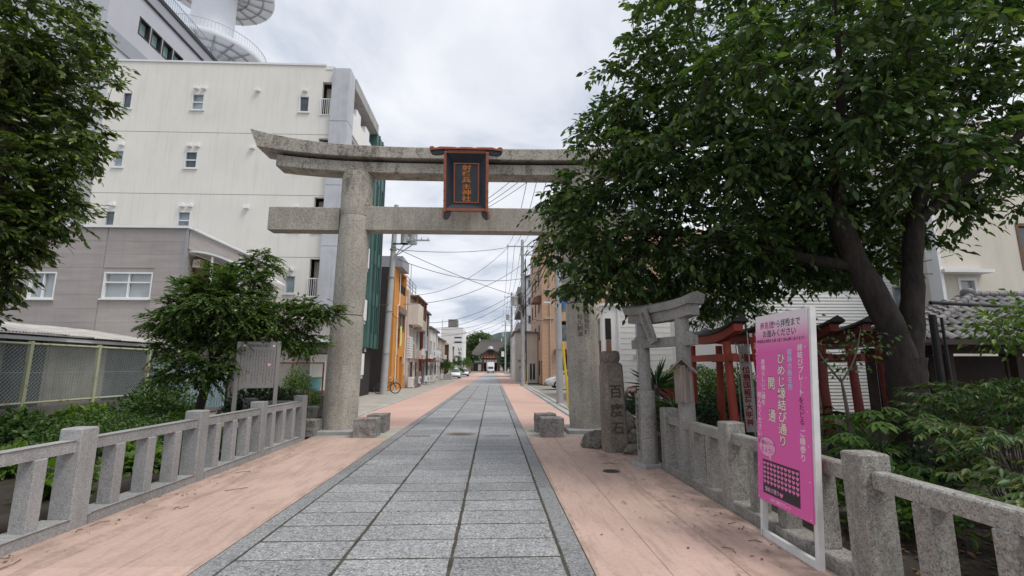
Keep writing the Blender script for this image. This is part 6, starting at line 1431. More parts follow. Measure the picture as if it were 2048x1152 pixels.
cc = thing('canopy_hood', 'dark curved hood over the apartment corner', 'canopy', (4.6, 47.0, 8.4)); MB().prism([(0, 0), (0.9, 0), (0.75, 0.5), (0.3, 0.7), (0, 0.72)], lambda a, b_, d: (4.74-a, d, 8.0+b_), 46.4, 48.2).build('hood', 'brown_wood', cc)
tp = tag(MB().prism([(0, 0), (0.8, 0), (0.8, 0.55), (0, 0.35)], lambda a, b_, d: (6.35+a, 45.95-d, 7.6+b_), 0.0, 0.25).build('tarpaulin', 'blue_tarp'), 'bright blue sheet hung out on the orange apartment balcony', 'tarpaulin')
# low structures beside the apartment
lw = house('low_shop', 'small dim shop front with awnings squeezed beside the orange apartments', 3.55, 4.7, 50.5, 56.0, 5.2, 'cream_wall_b', [('W', 51.2, 52.4, 3.0, 4.2), ('W', 53.6, 54.8, 3.0, 4.2), ('S', 3.8, 4.5, 0.3, 2.1)])
lw.part('awning', 'brown_wood', 'W', 50.5, 55.9, 2.3, 2.45, 0.003, 0.7); lw.part('curtain', 'dark_red_paint', 'W', 51.0, 52.6, 3.2, 4.6, 0.003, 0.1)
wr = house('white_house', 'white boarded house with blank end wall down the right of the street', 2.75, 6.2, 60.0, 70.0, 6.0, 'cream_wall', [('W', 62, 63.2, 3.4, 4.6), ('W', 66, 67.4, 3.4, 4.6)])
for k in range(12): wr.part('siding_line', 'cream_wall_b', 'S', 2.75, 6.2, 0.45*k+0.4, 0.45*k+0.425, 0.001, 0.02)
wr.part('light', 'dark_metal', 'S', 3.3, 3.5, 1.5, 1.7, 0.021, 0.1)
ga2 = Bld('grey_apartment', 'grey concrete apartment block with stacked blue-glazed balconies far up the street', 5.4, 14.0, 80.0, 95.0, 16.9)
for k in range(5):
    zz = 2.0+3.1*k; ga2.window('S', 5.9, 7.5, zz+0.9, zz+2.2, 'steel', 'glass', 2); ga2.window('S', 8.6, 10.2, zz+0.9, zz+2.2, 'steel', 'glass', 2)
ga2.walls('concrete_pier')
for k in range(5):
    zz = 2.0+3.1*k; ga2.part('balcony', 'concrete', 'W', 81.0, 94.0, zz, zz+1.1, 0.003, 1.2); ga2.part('balcony_slab', 'concrete_dark', 'W', 80.6, 94.2, zz-0.25, zz-0.003, 0.003, 1.25)
ga2.roof('roof_grey', 0.2, 0.35); MB().prism([(5.4, 17.3), (9, 17.3), (7.2, 18.0)], lambda a, b_, d: (a, d, b_), 80.5, 84).build('roof_shelter', 'roof_grey', ga2.o)
# white rendered house behind the inscribed stone
wh = Bld('white_house', 'white rendered house with brown balcony panel beside the red car', 5.6, 10.2, 24.0, 31.0, 4.75, 'house')
wh.hole('W', 24.6, 26.6, 2.2, 4.2); wh.walls('white_wall', 0.6)
wh.part('balcony_recess', 'concrete_dark', 'W', 24.6, 26.6, 2.2, 4.2, -0.65, -0.6); wh.part('balcony_panel', 'brown_wood', 'W', 24.5, 26.7, 1.5, 3.0, 0.003, 0.06)
wh.part('balcony_panel', 'brown_wood', 'S', 5.75, 6.0, 1.45, 3.0, 0.003, 0.05); wh.part('balcony_gap', 'dark_inside', 'S', 5.72, 6.02, 3.02, 4.1, 0.003, 0.02)
wh.roof('white_paint', 0.12, 0.12); MB().tube([(6.40, 23.93, 0), (6.40, 23.93, 4.7)], 0.04, 6).build('drain_pipe', 'white_paint', wh.o)
for k in range(16): wh.part('siding_line', 'cream_wall_b', 'S', 6.5, 10.2, 0.28*k+0.3, 0.28*k+0.31, 0.001, 0.012)
MB().lathe((0, 0, 0), [(0.1, 0)], 8).mesh if False else None
v_ = wh.part('vent', 'steel_light', 'S', 7.15, 7.32, 2.1, 2.27, 0.013, 0.08); MB().tube([(7.55, 23.94, 1.0), (7.55, 23.94, 2.2)], 0.025, 5).build('pipe', 'worn_white', wh.o)
# long white sided house behind the vermilion torii
ws = Bld('sided_house', 'long house clad in white horizontal siding behind the cherry tree', 8.35, 15.2, 14.6, 22.0, 6.4, 'house')
ws.window('S', 10.55, 11.8, 4.05, 5.2, 'dark_metal', 'glass', 2, sill=False); ws.window('S', 12.9, 13.4, 3.0, 4.2, 'steel', 'glass_pale', 1); ws.window('S', 13.9, 14.9, 1.0, 2.2, 'aluminium', 'glass_pale', 2)
ws.walls('white_wall', 0.15)
mb = MB(); nb_ = 60
for k in range(nb_):      # lapped siding courses, each a shallow wedge (about 5 px tall, kept as one part)
    za = 0.25+k*0.102
    if za > 6.3: break
    segs = [(8.36, 15.19)]
    for h in ws.holes['S']:
        if za < h[3]+0.05 and za+0.1 > h[2]-0.05:
            segs = [q for a, c in segs for q in ((a, min(c, h[0]-0.03)), (max(a, h[1]+0.03), c)) if q[1]-q[0] > 0.05]
    for a, c in segs: mb.add([(a, 14.597, za), (c, 14.597, za), (c, 14.575, za+0.003), (a, 14.575, za+0.003), (a, 14.594, za+0.1), (c, 14.594, za+0.1)], [(0,1,2,3), (3,2,5,4)])
stuff(mb.build('siding', 'white_wall', ws.o))
mb = MB()
for k in range(62):
    za = 0.25+k*0.102
    if za < 6.3: mb.add([(8.33, 14.6, za), (8.33, 22, za), (8.31, 22, za+0.003), (8.31, 14.6, za+0.003), (8.345, 14.6, za+0.1), (8.345, 22, za+0.1)], [(0,1,2,3), (3,2,5,4)])
stuff(mb.build('siding', 'white_wall', ws.o)); ws.roof('roof_grey', 0.35, 0.2)
MB().box(7.5, 8.2, 14.4, 18.5, 0.0, 3.6).build('corner_shed', 'white_wall', ws.o)
gw = tag(MB().box(6.0, 9.6, 13.6, 13.75, 0, 1.1).box(5.98, 9.62, 13.58, 13.77, 1.103, 1.16).build('garden_wall', 'concrete_dark'), 'low dark garden wall behind the vermilion torii', 'wall')
# cream building at right edge
cr2 = Bld('cream_building', 'pale cream rendered building with a brown lattice window above the tiled pavilion', 13.4, 30.0, 13.6, 24.0, 9.5)
cr2.window('S', 16.25, 18.4, 4.55, 6.05, 'brown_wood', 'glass', 1, 0.09, False); cr2.window('S', 14.1, 14.7, 2.7, 4.3, 'white_paint', 'curtain_glass', 1, 0.08)
cr2.walls('cream_wall_b', 0.2)
lt_ = MB()
for k in range(1, 5): lt_.box(16.3+k*0.42, 16.32+k*0.42, 13.66, 13.68, 4.62, 5.98)
for k in range(1, 4): lt_.box(16.32, 18.33, 13.69, 13.71, 4.55+k*0.37, 4.57+k*0.37)
lt_.build('window_lattice', 'brown_wood', cr2.o)
MB().box(13.35, 14.9, 13.2, 13.59, 4.4, 4.5).build('window_hood', 'white_paint', cr2.o); MB().box(13.3, 13.395, 13.3, 13.7, 0, 9.4).build('corner_trim', 'white_paint', cr2.o)
# ---------------------------------------------------------------- tiled pavilion
pv = thing('tiled_pavilion', 'small open shrine pavilion with grey curved roof tiles on dark posts', 'pavilion', (11.7, 10.3, 0))
RX0, RX1, RY0, RY1 = 8.55, 15.2, 9.2, 12.6; AX = 11.6
for x in (9.75, 11.3, 13.4):
    for y_ in (9.9, 12.0): MB().box(x-0.08, x+0.08, y_-0.08, y_+0.08, 0, 2.1).build('post', 'dark_wood', pv)
MB().box(9.6, 14.2, 9.84, 9.96, 1.9, 2.1).build('beam', 'dark_wood', pv); MB().box(9.68, 9.82, 9.97, 12.2, 1.88, 2.08).build('beam', 'dark_wood', pv)
MB().box(9.9, 14.0, 11.94, 12.0, 0.0, 1.9).build('back_lattice', 'dark_wood', pv); MB().box(10.9, 14.0, 9.95, 10.0, 0.0, 1.15).build('front_screen', 'dark_wood', pv)
# hip roof deck
EZ, RZ_ = 2.16, 3.30
deck = MB().add([(RX0, RY0, EZ), (RX1, RY0, EZ), (RX1, RY1, EZ), (RX0, RY1, EZ), (AX, 10.9, RZ_-0.06), (RX1, 10.9, RZ_-0.06)], [(0,1,5,4), (1,2,5), (2,3,4,5), (3,0,4), (0,3,2,1)]).build('roof_deck', 'dark_wood', pv)
MB().box(RX0, RX1, RY0-0.03, RY0-0.002, EZ-0.10, EZ+0.01).build('eave_fascia', 'dark_wood', pv); MB().box(RX0-0.03, RX0-0.002, RY0, RY1, EZ-0.10, EZ+0.01).build('eave_fascia', 'dark_wood', pv)
# one S-shaped pantile, copied over both visible slopes
tvs = []; tfs = []; TW, TL = 0.27, 0.30
for q in range(9):
    x = -TW/2 + TW*q/8; z = 0.028*math.sin(2*math.pi*q/8 - 0.6) + 0.03
    tvs += [(x, -TL/2, z+0.018), (x, TL/2, z-0.012), (x, -TL/2, z-0.012)]
for q in range(8): a = q*3; tfs += [(a, a+3, a+4, a+1), (a, a+2, a+5, a+3)]
tme = MB().add(tvs, tfs).mesh('roof_tile'); tme.materials.append(MATS['roof_tile']); shade(tme, 40)
sl = math.hypot(10.9-RY0, RZ_-EZ); ang = math.atan2(RZ_-EZ, 10.9-RY0); nr = int(sl/(TL*0.86))
for j in range(nr):
    f = (j+0.5)/nr; yq = RY0 + (10.9-RY0)*f; zq = EZ + (RZ_-EZ)*f; xs = RX0 + (AX-RX0)*f
    x = xs + TW*0.4
    while x < RX1 - 0.5:
        inst('roof_tile', tme, deck, (x, yq, zq+0.005), rot=(ang, 0, random.uniform(-.02, .02))); x += TW*0.93
slx = math.hypot(AX-RX0, RZ_-EZ); angx = math.atan2(RZ_-EZ, AX-RX0); nrx = int(slx/(TL*0.86))
for j in range(nrx):
    f = (j+0.5)/nrx; xq = RX0 + (AX-RX0)*f; zq = EZ + (RZ_-EZ)*f; y_ = RY0 + (10.9-RY0)*f + TW*0.4
    while y_ < RY1 - (RY1-10.9)*f:
        o = inst('roof_tile', tme, deck, (xq, y_, zq+0.005)); o.rotation_mode = 'ZXY'; o.rotation_euler = (ang*0+angx, 0, R(-90)); y_ += TW*0.93
for a, b_, n_ in (((RX0, RY0, EZ+0.06), (AX, 10.9, RZ_+0.05), 12), ((AX-0.05, 10.9, RZ_+0.06), (RX1, 10.9, RZ_+0.06), 16)):
    a = Vector(a); b_ = Vector(b_)
    for k in range(n_):
        p0 = a.lerp(b_, k/n_); p1 = a.lerp(b_, (k+1.06)/n_); MB().tube([tuple(p0), tuple(p1)], [0.085, 0.075], 10).build('ridge_tile', 'roof_tile', pv, 50)
MB().lathe((AX-0.08, 10.9, RZ_), [(0.12, -0.02), (0.15, 0.06), (0.13, 0.17), (0.06, 0.21), (0.01, 0.22)], 14).build('ridge_ornament', 'roof_tile', pv, 50)
MB().lathe((RX0, RY0, EZ), [(0.09, -0.04), (0.11, 0.05), (0.08, 0.12), (0.01, 0.14)], 12).build('corner_ornament', 'roof_tile', pv, 50)
# thin black utility post with service pipe and box in the garden
bp = thing('service_post', 'slim black service post with a grey switch box before the pavilion', 'post', (8.0, 8.3, 0))
MB().tube([(8.0, 8.3, -0.05), (8.02, 8.3, 2.55)], 0.06, 10).build('post', 'black_paint', bp); MB().tube([(8.14, 8.25, 0.9), (8.14, 8.25, 2.5)], 0.025, 8).build('conduit', 'black_paint', bp)
MB().tube([(8.02, 8.3, 2.78), (10.2, 8.6, 2.74), (13.0, 9.0, 2.70)], 0.035, 8).build('overhead_pipe', 'black_paint', bp)
bx_ = MB().cham(8.12, 8.42, 8.05, 8.2, 0.72, 1.12, 0.01).build('switch_box', 'worn_white', bp); MB().box(8.3, 8.33, 8.03, 8.048, 0.88, 1.0).build('handle', 'lamp_red', bx_)
lan = thing('hanging_lantern', 'small black hanging lantern beside the cherry trunk', 'lantern', (7.55, 8.6, 1.62)); MB().lathe((7.55, 8.6, 1.62), [(0.05, 0.0), (0.075, 0.02), (0.095, 0.2), (0.10, 0.21)], 6).build('glass_body', 'porcelain', lan); MB().lathe((7.55, 8.6, 1.83), [(0.16, 0.0), (0.06, 0.08), (0.01, 0.11)], 6).build('cap', 'black_paint', lan); MB().tube([(7.55, 8.6, 1.94), (7.6, 8.6, 2.0), (8.0, 8.35, 2.05)], 0.012, 5).build('bracket', 'black_paint', lan)
# small stone lanterns / garden stones
for i, (x, y_, r_, lab) in enumerate(((5.0, 4.9, (0.28, 0.24, 0.2), 'flat brown boulder among the nandina stems'), (5.7, 5.2, (0.5, 0.4, 0.3), 'large mossy garden boulder under the nandina'), (6.4, 4.2, (0.4, 0.35, 0.25), 'reddish garden boulder at the foot of the twisted tree'), (4.0, 5.2, (0.2, 0.2, 0.12), 'small garden stone behind the fence base'))):
    mb = MB(); blob(mb, (x, y_, r_[2]*0.5), r_, i+11, 0.35, 3); tag(mb.build('rock', 'rock', None, 30), lab, 'rock', 'garden boulders')
# ================================================================== SHRINE GATE AT THE END OF THE STREET
sgx, sgy = -0.9, 165.0
gt = thing('shrine_gate', 'roofed shrine gate with sweeping dark roof closing the far end of the street', 'gate', (sgx, sgy, 0))
MB().box(sgx-6.5, sgx+6.5, sgy-6, sgy+4, -0.02, 0.35).build('platform', 'stone_floor', gt)
for k in range(3): MB().box(sgx-5.5, sgx+5.5, sgy-7.2+k*0.4, sgy-6.8+k*0.4, -0.02, 0.10+k*0.11).build('step', 'stone_floor', gt)
for x in (-2.6, 2.6):
    for y_ in (-2.0, 2.0): MB().tube([(sgx+x, sgy+y_, 0.35), (sgx+x, sgy+y_, 5.2)], 0.24, 12).build('pillar', 'dark_red_paint', gt)
MB().box(sgx-3.2, sgx+3.2, sgy-2.15, sgy-1.85, 4.3, 4.9).build('lintel', 'dark_red_paint', gt); MB().box(sgx-4.2, sgx+4.2, sgy-2.3, sgy+2.3, 5.2, 5.6).build('bracket_tier', 'dark_wood', gt)
for k in range(9): MB().box(sgx-4.0+k*0.95, sgx-3.6+k*0.95, sgy-2.7, sgy-2.31, 5.05, 5.5).build('bracket_block', 'cream_wall', gt)
for s_ in (-1, 1): MB().box(sgx+s_*2.85, sgx+s_*5.8, sgy-0.2, sgy+0.1, 0.35, 3.0).build('side_wall', 'dark_wood', gt); MB().box(sgx+s_*3.2, sgx+s_*4.3, sgy-0.26, sgy-0.21, 0.6, 2.8).build('white_panel', 'white_wall', gt); MB().box(sgx+s_*2.7, sgx+s_*6.1, sgy-0.8, sgy+0.7, 3.05, 3.4).build('side_roof', 'gate_roof', gt)
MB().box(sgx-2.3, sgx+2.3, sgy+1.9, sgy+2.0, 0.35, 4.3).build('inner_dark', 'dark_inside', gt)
cur = MB(); 
for k in range(5): cur.box(sgx-2.2+k*0.9, sgx-1.45+k*0.9, sgy-2.22, sgy-2.18, 3.3, 4.28)
cur.build('curtain', 'banner_white', gt)
for k in range(3): MB().box(sgx-1.4+k*0.12, sgx-1.3+k*0.12, sgy-2.4, sgy-2.35, 0.8+0.3*k, 3.2).build('paper_streamer', 'white_paint', gt)
# roof: curved hip-and-gable
rings = []
for i in range(13):
    f = i/12; hx = 6.4 - 2.9*f; hy = 5.2*(1-f)**1.15 + 0.25; z = 5.6 + 5.0*f**0.72 - 0.35*math.sin(math.pi*f)
    rr = []
    for k in range(24):
        u = -1+2*k/23; lift = 0.55*abs(u)**4*(1-f); rr.append((sgx+hx*u, sgy-hy, z+lift))
    for k in range(24):
        u = 1-2*k/23; lift = 0.55*abs(u)**4*(1-f); rr.append((sgx+hx*u, sgy+hy, z+lift))
    rings.append(rr)
MB().loft(rings).build('roof', 'gate_roof', gt, 50)
MB().box(sgx-3.7, sgx+3.7, sgy-0.3, sgy+0.3, 10.55, 11.25).build('roof_ridge', 'roof_tile', gt)
for s_ in (-1, 1): MB().box(sgx+s_*3.6, sgx+s_*3.9, sgy-0.35, sgy+0.35, 10.6, 11.6).build('ridge_end', 'porcelain', gt)
# cusped front gable
gp = [(-3.2, 6.35), (-2.4, 6.6), (-1.5, 7.3), (-0.7, 7.75), (0, 7.85), (0.7, 7.75), (1.5, 7.3), (2.4, 6.6), (3.2, 6.35)]
gp2 = [(x*0.93, z-0.35) for x, z in gp][::-1]
MB().prism(gp+gp2, lambda a, b_, d: (sgx+a, d, b_), sgy-6.2, sgy-2.4).build('cusped_gable', 'gate_roof', gt)
MB().prism([(x*0.9, z-0.37) for x, z in gp] + [(2.9, 5.62), (-2.9, 5.62)], lambda a, b_, d: (sgx+a, d, b_), sgy-5.6, sgy-5.4).build('gable_front', 'brown_wood', gt)
MB().box(sgx-0.9, sgx+0.9, sgy-5.75, sgy-5.61, 6.0, 7.2).build('gable_tablet', 'dark_wood', gt); MB().lathe((sgx, sgy-6.0, 7.8), [(1.1, -0.1), (0.95, 0.35), (0.6, 0.8), (0.2, 0.95)], 14).build('gable_ornament', 'steel', gt)
for k in range(10): MB().box(sgx-2.3+k*0.5, sgx-2.1+k*0.5, sgy-5.75, sgy-5.62, 5.3, 5.6).build('carving', 'gold_letter', gt)
make_tree('broadleaf_tree', 'big rounded bright green tree behind the shrine gate', (-8.5, 195.0, 0), [([(-8.5, 195, 0), (-8.3, 195, 4), (-8, 195, 10)], [0.8, 0.6, 0.3])],
    [((-8.5, 195, 9.5), (4.6, 4, 5.2), 130), ((-4.2, 195, 11.5), (3.8, 4, 4.6), 110), ((-6.5, 195, 13.5), (3.0, 3, 2.6), 60), ((-11.5, 195, 5.5), (3.0, 3, 3.0), 60)], 'far_leaf', 'grey_bark', 0.75, 24, 0.75, width=0.7, twig_r=0.05)
make_tree('broadleaf_tree', 'dark tree overhanging the right side of the shrine gate', (5.6, 150.0, 0), [([(5.6, 150, 0), (5.5, 150, 3), (5.2, 150, 6)], [0.5, 0.4, 0.2])],
    [((5.0, 150, 5.5), (3.2, 3, 3.0), 90), ((7.0, 150, 6.5), (3.0, 3, 3.4), 80), ((4.0, 149, 3.4), (2.0, 2, 1.6), 40)], 'dark_leaf', 'grey_bark', 0.6, 24, 0.6, width=0.7, twig_r=0.04)
# wooded hill on the horizon
vs = []; fs = []; nx_ = 60
for j in range(9):
    for i in range(nx_+1):
        x = -420 + 1000*i/nx_; y_ = 1000 + j*60
        prof_ = max(0, 95*math.exp(-((x-60)/150)**2) + 40*math.exp(-((x+250)/160)**2) + 60*math.exp(-((x-380)/170)**2) + 10*mnoise.noise(Vector((x*0.012, j*0.4, 0))))
        vs.append((x, y_, -3 + prof_*math.sin(math.pi*j/8)))
for j in range(8):
    for i in range(nx_): a = j*(nx_+1)+i; fs.append((a, a+1, a+nx_+2, a+nx_+1))
struct(MB().add(vs, fs).build('hill', 'hill_green', smooth=180))

# ================================================================== UTILITY POLES AND WIRES
def insul(x, y_, z, parent, r_=0.05): return MB().lathe((x, y_, z), [(r_*0.5, 0), (r_, 0.03), (r_*0.6, 0.06), (r_, 0.1), (r_*0.6, 0.13), (r_*0.3, 0.17)], 10).build('insulator', 'porcelain', parent)
def upole(label, x, y_, h, arms=(), trans=None, lean=0.0, r0=0.17, bands=True, group='utility poles along the street'):
    p = thing('utility_pole', label, 'pole', (x, y_, 0), 0, group)
    MB().tube([(x, y_, -0.2), (x+lean*h*0.5, y_, h*0.5), (x+lean*h, y_, h)], [r0, r0*0.82, r0*0.62], 16).build('shaft', 'pole_concrete', p, 60)
    if bands:
        for zz in (h*0.2, h*0.42, h*0.6, h*0.75): MB().tube([(x+lean*zz, y_, zz), (x+lean*zz, y_, zz+0.05)], r0*1.02, 14).build('band', 'steel', p, 60)
    for z, u0, u1, n_ in arms:
        am = MB().box(x+lean*z+u0, x+lean*z+u1, y_-r0-0.10, y_-r0-0.01, z-0.045, z+0.045).build('cross_arm', 'steel', p)
        for k in range(n_): insul(x+lean*z+u0+0.1+(u1-u0-0.2)*k/max(1, n_-1), y_-r0-0.055, z+0.047, am)
    if trans:
        for z, du in trans:
            tr_ = MB().lathe((x+lean*z+du, y_, z), [(0.24, 0), (0.28, 0.03), (0.28, 0.75), (0.30, 0.77), (0.30, 0.82), (0.2, 0.88)], 18).build('transformer', 'steel_light', p, 50)
            for k in range(3): insul(x+lean*z+du-0.12+0.12*k, y_, z+0.88, tr_, 0.04)
            MB().box(x+lean*z+min(0, du), x+lean*z+max(0, du)+0.25, y_-0.28, y_-0.2, z-0.08, z-0.002).build('platform', 'steel', p)
            MB().tube([(x+lean*z+0.1, y_-0.2, z-0.9), (x+lean*z+du, y_-0.2, z-0.09)], 0.035, 6).build('strut', 'steel', p)
    return p
PL = upole('leaning concrete utility pole with twin transformers before the orange house', -6.80, 30.2, 12.2, [(9.75, 0.9, 2.35, 4), (11.6, -0.2, 2.2, 4)], [(9.55, 0.72), (9.55, 1.24)], lean=0.028, r0=0.23)
P1 = upole('concrete utility pole with cross arms and hanging cables before the orange apartments', 2.66, 42.8, 13.4, [(12.7, -1.5, 2.1, 6), (11.9, -0.3, 1.8, 3)], [(7.2, -0.72)], r0=0.22)
P2 = upole('second utility pole down the right kerb, with a small transformer', 2.85, 74.0, 13.4, [(12.6, -1.2, 1.2, 5), (11.0, -1.0, 1.0, 3)], [(9.0, -0.6)], r0=0.22)
P3 = upole('farthest utility pole on the right kerb, carrying a street sign', 3.0, 118.0, 13.2, [(12.0, -1.0, 1.0, 4)], [(9.3, -0.6)], r0=0.2)
sg3 = thing('street_sign', 'white street sign on the farthest utility pole', 'sign', (2.3, 117.7, 4.4)); MB().box(2.0, 2.7, 117.6, 117.7, 4.3, 5.6).build('plate', 'white_paint', sg3)
cb3 = MB().tube([(2.95, 42.6, 0.4), (2.93, 42.55, 6.5), (2.9, 42.55, 11.5)], 0.06, 7).build('cable_riser', 'cable_black', P1)
for k in range(5): MB().tube([(2.55+0.1*k, 42.5, 8.3-0.25*k), (2.3+0.2*k, 42.3, 8.0-0.2*k), (2.75, 42.45, 6.0+0.2*k)], 0.035, 5).build('cable_loop', 'cable_black', P1)
# steel-grey lamp pole near the gate pillar
lp = upole('grey pole beside the carved gate pillar, before the silver car', 3.02, 21.8, 12.0, [(11.2, -1.35, 1.3, 5), (10.3, -0.3, 1.2, 3)], [(7.9, -0.6)], r0=0.165, bands=True)
arm = MB().tube([(3.02, 21.7, 4.3), (2.55, 21.5, 4.55)], 0.02, 6).build('bracket', 'steel_light', lp); MB().cham(2.3, 2.6, 21.35, 21.6, 4.52, 4.58, 0.01).build('lamp_head', 'white_paint', arm)
for k, (dx_, z_) in enumerate(((0.42, 3.2), (-0.2, 2.55))): pass
up4 = upole('grey pole rising behind the small torii, before the white house', 5.45, 17.5, 9.0, (), None, r0=0.16, bands=False)
for i, (x, y_, h, lx, lab) in enumerate(((3.0, 19.0, 2.6, -0.22, 'yellow guard tube leaning by the carved gate pillar'), (3.05, 43.5, 1.9, 0.0, 'yellow guard tube at the utility pole foot before the apartments'))):
    MB_ = MB().tube([(x, y_, -0.02), (x+lx, y_, h)], 0.055, 10); tag(MB_.build('guard_tube', 'yellow_paint', None, 60), lab, 'guard tube')
def wire(a, b_, sag, r_=0.018, n_=18, lab='thin black overhead wire running along the kerb from utility pole to utility pole', grp_='overhead wires along the kerb poles'):
    a = Vector(a); b_ = Vector(b_); pts = []
    for k in range(n_+1):
        f = k/n_; p = a.lerp(b_, f); p.z -= sag*4*f*(1-f); pts.append(tuple(p))
    o = MB().tube(pts, r_, 4, cap=False).build('overhead_wire', 'cable_black')
    tag(o, lab, 'wire', grp_); return o
for k in range(5):
    u = -1.35 + 0.62*k
    wire((2.66+u, 42.6, 12.9), (2.85+u*0.8, 73.8, 12.8), 0.9); wire((2.85+u*0.8, 73.8, 12.8), (3.0+u*0.7, 117.8, 12.2), 1.0)
for k in range(3):
    wire((2.5, 42.6, 7.6-0.5*k), (2.7, 73.8, 7.4-0.4*k), 0.8, 0.03); wire((2.7, 73.8, 7.4-0.4*k), (2.9, 117.8, 7.2-0.4*k), 0.9, 0.03)
    wire((2.6, 42.6, 8.2-0.5*k), (3.0, 21.8, 8.4-0.4*k), 0.6, 0.025)
# spans crossing the street to the houses
for a, b_, s_ in (((2.5, 42.6, 10.9), (-6.9, 36.2, 6.4), 0.9), ((1.4, 42.6, 12.7), (-7.2, 44.0, 8.3), 1.0), ((1.2, 42.6, 12.6), (-6.5, 30.2, 9.2), 0.3), ((2.66, 42.6, 9.7), (-6.2, 30.0, 8.5), 0.7), ((2.6, 42.6, 8.8), (-7.0, 47.0, 6.0), 0.9), ((2.6, 42.6, 8.4), (-7.0, 48.5, 5.6), 1.0), ((2.85, 73.8, 10.5), (-7.0, 52.0, 5.8), 1.0), ((2.85, 73.8, 9.6), (-7.0, 55.0, 5.6), 1.1), ((2.85, 73.8, 11.0), (-7.0, 58.0, 5.4), 1.2), ((2.85, 73.8, 9.0), (-7.2, 80.0, 5.6), 0.9), ((3.0, 117.8, 10.5), (-6.9, 106.0, 9.6), 0.9), ((3.0, 117.8, 11.0), (-7.2, 84.0, 6.0), 1.2),
        ((-6.45, 30.0, 9.3), (2.66, 42.5, 7.9), 0.25), ((-6.6, 30.2, 5.2), (-7.2, 37.0, 5.4), 0.2), ((-6.5, 30.2, 5.6), (-12, 24.2, 5.3), 0.3), ((2.66, 42.5, 7.2), (4.7, 47.5, 9.8), 0.3), ((2.66, 42.5, 6.2), (4.75, 50.0, 6.6), 0.5), ((2.66, 42.5, 6.6), (5.6, 45.95, 6.4), 0.5)):
    wire(a, b_, s_, 0.02, lab='slack thin black wire crossing over the street to the house fronts', grp_='wires crossing to the houses')
for a, b_, s_ in (((5.45, 17.5, 5.6), (13.4, 13.5, 4.4), 0.15), ((6.2, 13.6, 3.9), (14.0, 13.5, 5.0), 0.2), ((3.0, 21.7, 5.1), (5.8, 24.0, 4.4), 0.1), ((8.02, 8.3, 2.45), (9.8, 9.8, 2.3), 0.35)):
    o = wire(a, b_, s_, 0.012); o['label'] = 'thin black service wire crossing behind the cherry tree'; o['group'] = 'service wires over the garden'
for k in range(3): wire((-4.55+0.15*k, 30.0, 10.35), (1.75+0.5*k, 21.65, 11.4), 0.5, 0.016, lab='thin black wire from the leaning pole with transformers, passing behind the stone gate beams', grp_='wires behind the gate beams'); wire((1.75+0.5*k, 21.65, 11.4), (1.35+0.62*k, 42.55, 12.9), 0.8, 0.016)

